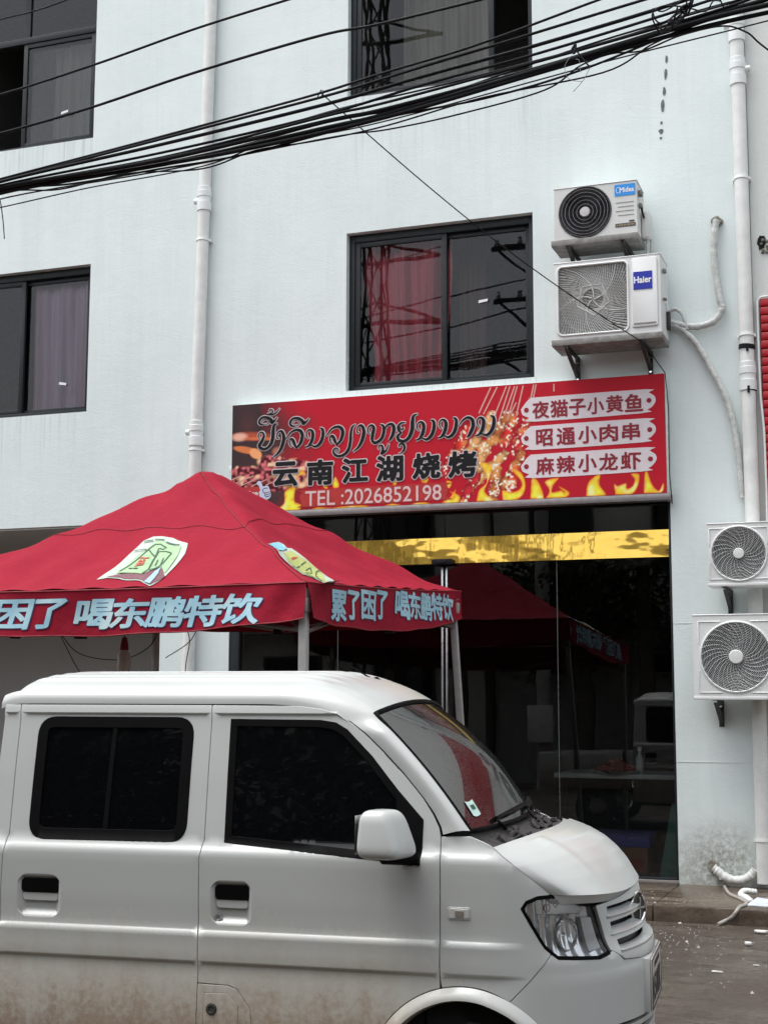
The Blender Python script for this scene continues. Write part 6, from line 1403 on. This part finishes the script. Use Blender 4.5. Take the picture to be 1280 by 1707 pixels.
# emblem
def bro(v_):
    c, s = math.cos(R(-24)), math.sin(R(-24)); dx, dy = v_[0]-C0.x, v_[1]-C0.y; return (C0.x+dx*c-dy*s, C0.y+dx*s+dy*c, v_[2])
q = MB(); C0 = S(1.0, .855)+Vector((-.008, -.06, 0))
q.lathe([(0, .010), (.030, .010), (.048, .007), (.055, .0), (.055, -.012)], (0, 0, 0), (1, 0, 0), 28)
q.v = [(C0.x+x, C0.y+y*.95, C0.z+z*1.05) for x, y, z in q.v]; q.v = [bro(v_) for v_ in q.v]; eb = vb(q, 'badge', 'steel', smooth=40)
q = MB(); q.tube([(C0.x+.008, C0.y+.052*math.cos(a), C0.z+.057*math.sin(a)) for a in np.linspace(0, 6.283, 33)[:-1]], .0055, 6, closed=True)
q.box(C0.x+.009, C0.x+.016, C0.y-.034, C0.y+.034, C0.z-.004, C0.z+.004); q.box(C0.x+.009, C0.x+.016, C0.y-.004, C0.y+.004, C0.z-.038, C0.z+.038); q.v = [bro(v_) for v_ in q.v]; vb(q, 'badge_ring', 'chrome', eb, smooth=40)
# number plate on its bracket
q = MB(); q.box(.50, .602, .49, .93, .505, .698); pb = vb(q, 'plate_bracket', 'paint', bevel=.008)
q = MB(); q.box(.603, .609, .50, .92, .51, .692); pl = vb(q, 'number_plate', 'plate', pb, bevel=.002)
q = MB()
fy = lambda d: (lambda y, z: (.609+d, y, z))
for ch, y0, y1, z0, z1 in (('ກ', 0, 0, 0, 0),):
    pass
q.box(.6092, .6102, .60, .82, .648, .668)
for y in (.53, .60, .67, .75, .82): put_text(q, 'N581K'[int(round((y-.53)/.0725))], y, y+.05, .535, .625, fy(.001), .03)
vb(q, 'plate_lettering', 'ink', pl)
q = MB()
for a, b, c, d in ((.502, .918, .512, .518), (.502, .918, .684, .690)): q.box(.6092, .6104, a, b, c, d)
for a in (.502, .912): q.box(.6092, .6104, a, a+.006, .5185, .6835)
vb(q, 'plate_border', 'ink', pl)

# roof skin with A pillars, windscreen, cowl, bonnet
def front_row(w):
    a = abs(w)
    TLy, TLx, TLz = .150, -.336, 1.577
    if a <= .79:
        t_ = a/.79; return Vector((-.292-(.044)*t_**2, HWv+(TLy-HWv)*(-w/.79)*-1 if False else HWv+math.copysign((HWv-TLy)*t_, w), 1.622-(1.622-TLz)*t_**2.2))
    t_ = (a-.79)/.21; G = S(-.421, 1.547); 
    y = TLy+(G.y+.004-TLy)*t_; x = TLx+(G.x-TLx)*t_; z = TLz+(G.z-TLz)*t_**1.2+.006*math.sin(math.pi*t_)
    return Vector((x, y if w < 0 else 2*HWv-y, z))
PROF = [(0, 1.728), (.25, 1.727), (.5, 1.718), (.7, 1.703), (.8, 1.690), (.87, 1.674), (.92, 1.657), (.96, 1.640), (.985, 1.625), (1.0, 1.608)]
YPR = [(0, 0), (.25, .16), (.5, .33), (.7, .455), (.8, .51), (.87, .548), (.92, .572), (.96, .586), (.985, .592), (1, .593)]
def roofp(w, v):
    a = abs(w); fr = front_row(w); x = -1.835+(fr.x+1.835)*v
    zz = interp(a, PROF); yo = interp(a, YPR)
    d = fr.x-x; dr = x+1.835
    rib = sum(math.exp(-((yo-c)/.016)**2) for c in (.09, .19, .29, .39, .475))
    fade = min(1, max(0, (d-.16)/.16))*min(1, max(0, (dr-.07)/.06))
    zz += .013*rib*fade
    if a > .9 and d > .12: zz = zz
    k_ = .34
    t_ = max(0, 1-d/k_); wz = t_**2.1
    zz = zz*(1-wz)+fr.z*wz; ww = t_**2; y = yo*(1-ww)+abs(fr.y-HWv)*ww
    if dr < .10: zz -= (.075 if a < .9 else .02)*(1-dr/.10)**2
    return Vector((x, HWv+math.copysign(y, w), zz))
q = MB(); WS = sorted(set(list(np.linspace(-.79, .79, 81))+list(np.linspace(-1, -.79, 13))+list(np.linspace(.79, 1, 13))))
VS_ = sorted(set(list(np.linspace(0, .08, 9))+list(np.linspace(.08, .72, 18))+list(np.linspace(.72, 1, 30))))
b0 = len(q.v)
for w in WS:
    for v in VS_: q.v.append(tuple(roofp(w, v)))
nv = len(VS_)
for i in range(len(WS)-1):
    for j in range(nv-1): q.f.append((i*nv+j, (i)*nv+j+1, (i+1)*nv+j+1, (i+1)*nv+j)[::-1]); q.m.append(0)
# A pillars
GP = [(-.421, 1.547), (-.361, 1.501), (-.288, 1.436), (-.215, 1.365), (-.141, 1.283), (-.097, 1.226), (-.073, 1.182), (-.0665, 1.157)]
BL = Vector((.034, .062, 1.172)); TL = front_row(-.79)
def gap_at(u):
    L = [0]
    for i in range(1, len(GP)): L.append(L[-1]+math.hypot(GP[i][0]-GP[i-1][0], GP[i][1]-GP[i-1][1]))
    d = u*L[-1]; return S(float(np.interp(d, L, [g_[0] for g_ in GP])), float(np.interp(d, L, [g_[1] for g_ in GP])))
def wsedge(u):
    p_ = TL.lerp(BL, u); return p_+Vector((.012, -.004, .010))*math.sin(math.pi*u)
def pil(u, v, far):
    g_ = gap_at(u)+Vector((.004, -.001, .002))*min(1, u*8); w_ = wsedge(u)
    fr = front_row(-1+.21*v)
    p_ = g_.lerp(w_, v)+Vector((.010, -.020, .008))*math.sin(math.pi*v)*min(1, u*6+.0)
    bl_ = max(0, 1-u*5)**2; p_ = p_*(1-bl_)+(fr+(w_-TL)*v+(g_-gap_at(0))*(1-v))*bl_
    return p_ if not far else Vector((p_.x, 2*HWv-p_.y, p_.z))
for far in (0, 1): q.grid(lambda u, v: pil(u, v, far), 40, 12, flip=not far)
vb(q, 'roof_skin', 'paint', smooth=50, weld=.0012)
# pillar foot
q = MB(); q.grid(lambda u, v: S(-.063+(.097)*u, 1.157+.0*v).lerp(BL+Vector((.0, 0, -.012)), 0 if v < 1 else 0) if v == 0 else (gap_at(1).lerp(BL, u)+Vector((0, -.001, .0))), 6, 1)
# windscreen
def wsp(w, v, d=0.):
    e = abs(w); top = front_row(w*.79); L = wsedge(v); dx, dz = L.x-TL.x, L.z-TL.z; yb = TL.y+(L.y-TL.y)
    hw = HWv-L.y; y = HWv+w*hw
    bx = .065*(1-e**2.4)*math.sin(math.pi*min(1, v*.62+.12)); tb = (1-v)
    x = L.x+(top.x-TL.x)*tb+.075*(1-e**2.2)*v+.028*(1-e*e)*math.sin(math.pi*v); z = L.z+(top.z-TL.z)*tb+.028*(1-e*e)*math.sin(math.pi*v)+.002*v
    return Vector((x-.006+d*.74, y, z-.004+d*.67))
q = MB(); q.grid(lambda u, v: wsp(-1+2*u, v), 40, 24); ws = vb(q, 'windscreen', 'windscreen', smooth=60)
q = MB()
path = [wsp(-1, v, .003) for v in np.linspace(0, 1, 20)]+[wsp(w, 1, .003) for w in np.linspace(-.95, 1, 30)]+[wsp(1, v, .003) for v in np.linspace(.95, 0, 20)]+[wsp(w, 0, .003) for w in np.linspace(.95, -.95, 30)]
q.tube(path, .009, 6, closed=True); vb(q, 'screen_seal', 'rubber', ws, smooth=60)
q = MB(); q.grid(lambda u, v: wsp(-.86+.10*u-.012*math.sin(u*3.1), .80+.105*v+.01*math.sin(math.pi*u), .004), 4, 4); st = vb(q, 'paper_sticker', simple('pale_green_sticker', lin((186, 214, 206)), .5), ws)
q = MB(); q.grid(lambda u, v: wsp(-.835+.05*u, .835+.03*v, .006), 2, 2); vb(q, 'sticker_lettering', 'can_line', st)
# bonnet : left edge along the fender gap, front edge over lamps and grille
def hedge(v):   # v 0 at the cowl, 1 at the leading edge
    pts = [(.128, 1.121), (.224, 1.074), (.308, 1.017), (.384, .961)]
    return S(float(np.interp(v, [0, .36, .70, 1], [p_[0] for p_ in pts])), float(np.interp(v, [0, .36, .70, 1], [p_[1] for p_ in pts])))
CEN = [(.245, 1.150), (.30, 1.140), (.36, 1.120), (.42, 1.086), (.465, 1.048), (.502, 1.005), (.530, .960), (.542, .943)]
def bon(u, v):
    w = -1+2*u; e = abs(w); E0 = hedge(v)
    cx = float(np.interp(v, np.linspace(0, 1, len(CEN)), [c[0] for c in CEN])); cz = float(np.interp(v, np.linspace(0, 1, len(CEN)), [c[1] for c in CEN]))
    y = HWv+math.copysign((HWv-E0.y)*e, w)
    pe = 1.0*(1-v)+.5*v; x = E0.x+(cx-E0.x)*(max(0, 1-e**2))**pe
    pz = 2.6*(1-v)+3.2*v
    z = E0.z+(cz-E0.z)*(1-e**2.6)**1.0
    if v > .75: z = z*(1-(v-.75)/.25)+(E0.z+(cz-E0.z)*(1-e**1.6)-.006*math.sin(math.pi*e))*((v-.75)/.25)
    cr = .62+.08*v; z += .010*math.exp(-((e-cr)/.055)**2)*math.sin(math.pi*min(1, .15+v*.85))*(1 if v > .1 else 0) ; z += .008*max(0, 1-(e/cr)**6)*math.sin(math.pi*v)
    return Vector((x, y, z))
q = MB(); q.grid(bon, 90, 50, flip=True)
n0 = len(q.v)
bo = vb(q, 'bonnet', 'paint', smooth=60)
q = MB(); q.grid(lambda u, v: bon(u, 1)+Vector((-.004-.02*v, 0, -.03*v)), 60, 2, flip=True); q.grid(lambda u, v: bon(0, u)+Vector((0, .002, -.02*v)), 30, 1); q.grid(lambda u, v: bon(1, u)+Vector((0, -.002, -.02*v)), 30, 1); vb(q, 'bonnet_edge', 'paint', bo, smooth=60)
# cowl between screen and bonnet
q = MB()
def cowl(u, v):
    a = wsp(-.995+1.99*u, 1)+Vector((0, 0, -.010)); b_ = bon(u, 0)+Vector((-.006, 0, -.008)); p_ = a.lerp(b_, v); p_.z -= .016*math.sin(math.pi*v); return p_
q.grid(cowl, 60, 10, flip=True); co_ = vb(q, 'cowl', 'cowl', smooth=50)
q = MB(); q.grid(lambda u, v: Vector((BL.x-.004+.10*u*v+.0*u, .060+.004*v, 1.160-.04*u*v)), 6, 2); 
rnd = random.Random(9); q = MB()
for i in range(26):
    c = cowl(rnd.uniform(.03, .97), rnd.uniform(.15, .85)); d = Vector((rnd.uniform(-.04, .04), rnd.uniform(-.07, .07), rnd.uniform(.002, .014)))
    q.tube([c-d*.6, c+Vector((0, 0, .012)), c+d*.6], [.004, rnd.uniform(.008, .016), .003], 5)
vb(q, 'dead_leaf', 'cowl', co_, kind='stuff')
for y0, y1 in ((.28, .80), (.80, 1.26)):
    q = MB(); pv = (lambda y, v: wsp((y-HWv)/.63, v, .014))
    pts = [cowl(y0/1.42, .3)+Vector((0, 0, .02)), pv(y0+.05, .97), pv(y0+.26, .955), pv(y1-.02, .94)]
    q.tube([Vector(c) for c in catmull(pts, 6)], .007, 6); q.tube([pv(y0+.04, .965), pv(y1, .935)], .009, 5); vb(q, 'wiper', 'rubber', ws, smooth=60)
# antenna
q = MB(); b_ = Vector((-.49, .72, 1.700)); q.tube([b_, b_+Vector((-.13, 0, .072))], [.004, .0025], 6); q.lathe([(.02, -.01), (.018, .008), (.006, .018)], b_, (0, 0, 1), 12); vb(q, 'antenna', 'rubber')
# dark shell seen through panel gaps, floor, seats
q = MB()
def shell(u, v):
    z = .30+1.28*v; smax = -.13 if z < 1.14 else float(np.interp(z, [1.14, 1.28, 1.43, 1.54, 1.6], [-.13, -.19, -.33, -.47, -.62])); s = -1.80+(1.80+smax)*u; p_ = S(s, z); p_.y += .03; return p_
for f_ in (0, 1): q.grid(lambda u, v: (shell(u, v) if not f_ else Vector((shell(u, v).x, 2*HWv-shell(u, v).y, shell(u, v).z))), 20, 14)
def nose(u, v):
    s = -.12+2.24*u; z = .30+.62*v; p_ = S(s, z); c = Vector((min(p_.x, .1), HWv, z)); d = (p_-c); L_ = d.length; return c+d*((L_-.055)/L_) if s > .0 and s < 2 else p_+Vector((0, .03 if s < 1 else -.03, 0))
q.grid(nose, 60, 8)
for sgn in (0, 1):
    def nf(u, v): s = -.12+.42*u; top = 1.14 if s < .05 else 1.14-(s-.05)*.62; z = .62+(top-.62)*v; p_ = S(s, z)+Vector((0, .022, 0)); return p_ if not sgn else Vector((p_.x, 2*HWv-p_.y, p_.z))
    q.grid(nf, 12, 6)
q.box(-1.80, .0, .06, 1.36, .34, .36)
q.grid(lambda u, v: Vector((-.18+.24*u, .05+1.32*v, 1.10+.03*math.sin(math.pi*u))), 4, 4)   # dashboard
q.grid(lambda u, v: Vector((-.93, .12+1.18*v, .36+1.0*u)), 2, 2)
q.grid(lambda u, v: Vector((-1.80+1.1*u, .16+1.10*v, 1.59+.06*math.sin(math.pi*v))), 6, 6)
q.grid(lambda u, v: Vector((-.10, .06+1.3*v, .36+.74*u)), 2, 2)
vb(q, 'inner_shell', 'paint_in', smooth=40)
for y in (.38, 1.04):
    q = MB(); q.box(-.80, -.40, y-.22, y+.22, .60, .78); q.box(-.86, -.74, y-.21, y+.21, .78, 1.22); q.box(-.84, -.76, y-.12, y+.12, 1.24, 1.42); vb(q, 'seat', 'dark', bevel=.04)
q = MB(); q.tube([(-.30+.06*math.cos(a)*.6, .38+.16*math.sin(a), 1.02+.14*math.cos(a)) for a in np.linspace(0, 6.283, 25)[:-1]], .012, 8, closed=True); vb(q, 'steering_wheel', 'dark', smooth=60)
# back of the cab
q = MB(); q.grid(lambda u, v: (lambda z: Vector((-1.835+.02*v, inset(-1.8, z)+.01+(2*HWv-2*inset(-1.8, z)-.02)*u, z)))(.34+1.25*v), 12, 12); vb(q, 'rear_panel', 'paint', smooth=60)
q = MB(); q.prism([(0, 0)]*0 or [(-.5, 0), (.5, 0), (.5, 1), (-.5, 1)], 0, 1) if False else None
q.add([(-1.842, .25, 1.10), (-1.842, 1.17, 1.10), (-1.836, 1.13, 1.54), (-1.836, .29, 1.54)], [(0, 3, 2, 1)]); vb(q, 'rear_window', 'tint')
# tail of the vehicle beyond the frame : low load bed
q = MB(); q.box(-3.1, -1.86, .01, .04, .50, .95); q.box(-3.1, -1.86, 1.38, 1.41, .50, .95); q.box(-3.1, -3.07, .0405, 1.3795, .50, .95); q.box(-3.07, -1.86, .0405, 1.3795, .50, .53); vb(q, 'load_bed', 'paint', bevel=.006)
for x in (.01, -2.35):
    for y, sg in ((.06, -1), (1.36, 1)):
        q = MB(); c = (x, y+sg*-.06, .27)
        q.lathe([(.165, -.07), (.225, -.085), (.262, -.07), (.27, -.03), (.27, .03), (.262, .07), (.225, .085), (.165, .07)], c, (0, 1, 0), 40); w_ = vb(q, 'wheel', 'tyre', smooth=40)
        q = MB(); q.lathe([(.165, -.06), (.16, -.02), (.12, .0), (.05, sg*.03), (0, sg*.03)], c, (0, sg, 0), 28); vb(q, 'rim', 'bright_steel', w_, smooth=40)

# ------------------------------------------------------------------ litter on the ground
lab = ['white foam scrap on the road below the step, at the right edge', 'crumpled white paper bit on the wet road, second back from the front', 'flat white paper strip nearest on the wet road', 'thin white sliver on the wet road at the right', 'small white crumb lying against the step', 'small white crumb just out from the step']
rnd = random.Random(12)
for i, (x, y) in enumerate(LITTER):
    w, d, h = [(.075, .045, .02), (.04, .03, .022), (.06, .02, .008), (.035, .012, .006), (.02, .016, .012), (.015, .012, .01)][i]
    q = MB()
    def lump(u, v):
        a = 2*math.pi*u; b_ = math.pi*(v-.5); e = .4
        k_ = 1+.28*math.sin(a*3+i)+.16*math.sin(a*5+i*2)
        return (x+w/2*k_*math.copysign(abs(math.cos(a))**e, math.cos(a))*abs(math.cos(b_))**e, y+d/2*k_*math.copysign(abs(math.sin(a))**e, math.sin(a))*abs(math.cos(b_))**e, .004+h/2+h/2*math.copysign(abs(math.sin(b_))**e, math.sin(b_)))
    q.grid(lump, 16, 8); t = thing('litter_scrap', lab[i], 'litter', (x, y, .004), 0, 'white litter on the wet road'); q.build('scrap', 'foam', t, smooth=50)
q = MB()
for i in range(220):
    c = rnd.random()
    if c < .5: x, y, z = rnd.gauss(-1.55, .22), rnd.gauss(10.2, .35), .0
    elif c < .8: x, y, z = rnd.uniform(-2.0, -.6), rnd.uniform(8.5, 10.9), .0
    else: x, y, z = rnd.uniform(-2.1, -1.0), rnd.uniform(11.1, 11.9), .118
    r = rnd.uniform(.002, .0055)*(2.2 if rnd.random() < .1 else 1)
    q.add([(x-r, y-r, z+.001), (x+r, y-r*.6, z+.001), (x+r*.3, y+r, z+.001), (x, y, z+r*1.3)], [(0, 1, 3), (1, 2, 3), (2, 0, 3), (0, 2, 1)])
q.build('grit', 'grit', None, kind='stuff')
t = thing('cardboard_scrap', 'pale bluish carton piece lying on the step beside the pipe foot', 'carton', (BOX[0]+.05, BOX[1], .119))
x, y = BOX; q = MB(); q.add([(x-.10, y-.10, .120), (x+.22, y-.14, .120), (x+.24, y+.10, .120), (x-.04, y+.13, .150), (x-.10, y-.10, .124), (x+.22, y-.14, .126), (x+.24, y+.10, .126), (x-.04, y+.13, .156)], [(0, 3, 2, 1), (4, 5, 6, 7), (0, 1, 5, 4), (1, 2, 6, 5), (2, 3, 7, 6), (3, 0, 4, 7)])
q.build('sheet', simple('pale_blue_card', (.52, .56, .62), .7), t)
t = thing('corrugated_tube', 'short curl of ribbed tube beside the foot of the right pipe', 'hose', (-1.25, 11.7, .119))
q = MB(); P = [Vector(c) for c in catmull([(-1.22, 11.75, .16), (-1.30, 11.70, .17), (-1.32, 11.6, .15), (-1.27, 11.5, .145), (-1.22, 11.38, .135)], 12)]
q.tube(P, [.022+.004*math.sin(j*2.2) for j in range(len(P))], 8); q.build('tube', 'pvc_old', t, smooth=70)

# ------------------------------------------------------------------ across the road, seen only in the glass; house sized to block sky light
ob = thing('opposite_building', 'unseen cream two storey house across the road, sized to block sky, mirrored in the windows', 'building', (-9, -7.6, 0))
def oppo(x0, x1, y, h, floors):
    wins = []
    for fl_ in range(floors):
        z0 = 3.2*fl_+1.1; x = x0+.8
        while x+1.4 < x1: wins.append((x, x+1.4, z0, z0+1.5)); x += 2.6
    facade('wall', x0, x1, 0, h, [], y, 0, 'opp', ob)
    b_ = MB(); b_.box(x0, x1, y-6, y-.005, 0, h); b_.build('block', 'opp', ob)
    for a, b2, c, d in wins:
        f_ = MB(); f_.box(a, b2, y+.01, y+.05, c, c+.06); f_.box(a, b2, y+.01, y+.05, d-.06, d); f_.box(a, a+.06, y+.01, y+.05, c+.06, d-.06); f_.box(b2-.06, b2, y+.01, y+.05, c+.06, d-.06); w_ = f_.build('window', 'opp_dark', ob)
        f_ = MB(); f_.box(a+.06, b2-.06, y+.012, y+.02, c+.06, d-.06); f_.build('glass', 'tint', w_)
    for fl_ in range(1, floors):
        z = 3.2*fl_; f_ = MB(); f_.box(x0, x1, y+.06, y+.7, z-.12, z); f_.build('balcony', 'conc', ob)
        f_ = MB(); xx = x0
        while xx < x1: f_.box(xx, xx+.03, y+.65, y+.68, z+.001, z+.9); xx += .25
        f_.box(x0, x1, y+.64, y+.69, z+.9, z+.95); f_.build('railing', 'opp_dark', ob)
oppo(-30, -8.5, -4.6, 8.6, 2)  # height, length and distance chosen to keep sky light off the van side
oppo(-8.4, 16, -5.0, 7.2, 2)
pole = thing('utility_pole', 'concrete street pole with meter box, mirrored in the shop glass', 'pole', (-6.6, -2, 0))
q = MB(); q.tube([(-6.6, -2, 0), (-6.6, -2, 11.5)], [.15, .10], 16); q.build('shaft', 'conc', pole, smooth=60)
q = MB(); q.box(-6.85, -6.35, -1.86, -1.70, .85, 1.55); q.build('meter_box', 'hub', pole, bevel=.02)
for z in (8.4, 9.5, 10.6):
    q = MB(); q.box(-7.6, -5.6, -2.06, -1.98, z, z+.09); q.build('crossarm', 'steel', pole)
    for sg in (-1, 1):
        q = MB(); q.tube([(-6.6, -2.02, z-.75), (-6.6+sg*.85, -2.02, z)], .03, 6); q.build('brace', 'steel', pole)
        for dx in (.4, .9):
            q = MB(); q.lathe([(0, 0), (.05, .0), (.06, .06), (.03, .09), (.05, .13), (0, .16)], (-6.6+sg*dx, -2.02, z+.091), (0, 0, 1), 10); q.build('insulator', 'hub', pole)
mast = thing('lattice_mast', 'steel lattice mast with cross arms across the road, mirrored in the window above the sign', 'mast', (-10.2, -2.4, 0))
q = MB()
for dx, dy in ((-.3, -.3), (.3, -.3), (.3, .3), (-.3, .3)): q.tube([(-10.2+dx, -2.4+dy, 0), (-10.2+dx*.5, -2.4+dy*.5, 17.6)], .035, 4)
q.build('legs', 'steel', mast, kind='stuff')
q = MB()
for i in range(22):
    z = i*.8; f = 1-.5*z/17.6; g_ = 1-.5*(z+.8)/17.6
    for (ax, ay), (bx, by) in (((-.3, -.3), (.3, -.3)), ((.3, -.3), (.3, .3)), ((.3, .3), (-.3, .3)), ((-.3, .3), (-.3, -.3))):
        q.tube([(-10.2+ax*f, -2.4+ay*f, z), (-10.2+bx*g_, -2.4+by*g_, z+.8)], .02, 4)
q.build('lattice', 'steel', mast, kind='stuff')
for z in (9.4, 10.7, 14.2, 15.6, 17.0):
    q = MB(); q.tube([(-11.6, -2.4, z), (-8.8, -2.4, z)], .05, 4); q.tube([(-11.6, -2.4, z), (-10.2, -2.4, z+.5), (-8.8, -2.4, z)], .03, 4); q.build('crossarm', 'steel', mast)
def palm(x, y, h, label, seed):
    t_ = thing('palm_tree', label, 'tree', (x, y, 0), 0, 'palms across the road'); rn = random.Random(seed)
    q = MB(); q.tube([(x, y, 0), (x+.1, y, h*.5), (x+.05, y, h)], [.2, .15, .12], 10); q.build('trunk', 'bark', t_, smooth=60)
    q = MB(); c = Vector((x+.05, y, h))
    for k_ in range(20):
        a = 2*math.pi*k_/20+rn.uniform(-.15, .15); el = rn.uniform(-.2, 1.1); L_ = rn.uniform(1.6, 2.4)
        pr_ = None
        for i in range(22):
            s = (i+1)/22; d = Vector((math.cos(a), math.sin(a), 0)); p_ = c+d*L_*s*math.cos(el*.6)+Vector((0, 0, L_*(s*math.sin(el)-.75*s*s)))
            sd = Vector((-math.sin(a), math.cos(a), 0)); ln = .55*math.sin(math.pi*min(1, s*.85+.12))
            for sg in (-1, 1):
                tip = p_+sd*sg*ln+d*.22+Vector((0, 0, -.25*ln)); q.add([tuple(p_-d*.025), tuple(p_+d*.025), tuple(tip)], [(0, 1, 2)])
    q.build('crown', 'leaf', t_)
palm(-8.6, -2.9, 3.3, 'palm with feathery fronds across the road', 1); palm(-4.9, -3.0, 4.2, 'taller palm across the road nearer the van', 2)
def tree(x, y, h, rad, label, seed):
    t_ = thing('broadleaf_tree', label, 'tree', (x, y, 0), 0, 'broad trees across the road'); rn = random.Random(seed)
    q = MB(); q.tube([(x, y, 0), (x+.15, y, h*.4), (x, y, h*.7)], [.22, .17, .07], 10)
    cs = []
    for k_ in range(9):
        a = rn.random()*6.283; e = Vector((x+math.cos(a)*rad*.6, y+math.sin(a)*rad*.6, h*(.55+.4*rn.random()))); q.tube([(x, y, h*.42), tuple((Vector((x, y, h*.5))+e)/2), tuple(e)], [.08, .05, .02], 6); cs.append(e)
    q.build('trunk', 'bark', t_, smooth=60)
    q = MB(); vs = []; 
    for e in cs+[Vector((x, y, h*.9))]:
        for i in range(420):
            d = Vector((rn.gauss(0, 1), rn.gauss(0, 1), rn.gauss(0, .8))); d = d.normalized()*rad*.62*rn.random()**.5; p_ = e+d
            n1 = Vector((rn.uniform(-1, 1), rn.uniform(-1, 1), rn.uniform(-1, 1))).normalized(); n2 = n1.orthogonal().normalized(); s = rn.uniform(.06, .12)
            q.add([tuple(p_-n1*s), tuple(p_+n2*s*.5), tuple(p_+n1*s), tuple(p_-n2*s*.5)], [(0, 1, 2, 3)])
    q.build('crown', 'leaf', t_)
tree(-3.0, -2.9, 4.6, 1.7, 'dense dark tree across the road beside the taller palm', 3); tree(.6, -3.2, 5.0, 1.8, 'wide dark tree across the road behind the camera', 4); tree(-6.2, -3.4, 4.4, 1.5, 'dark tree across the road behind the street pole', 6); tree(4.6, -3.0, 5.0, 1.8, 'dark tree across the road far right', 8)
hw_ = thing('garden_wall', 'grey block wall across the road beneath the trees', 'wall', (-3, -4, 0))
q = MB(); q.box(-8, 12, -4.1, -3.95, 0, 2.2); q.build('wall', 'conc', hw_)
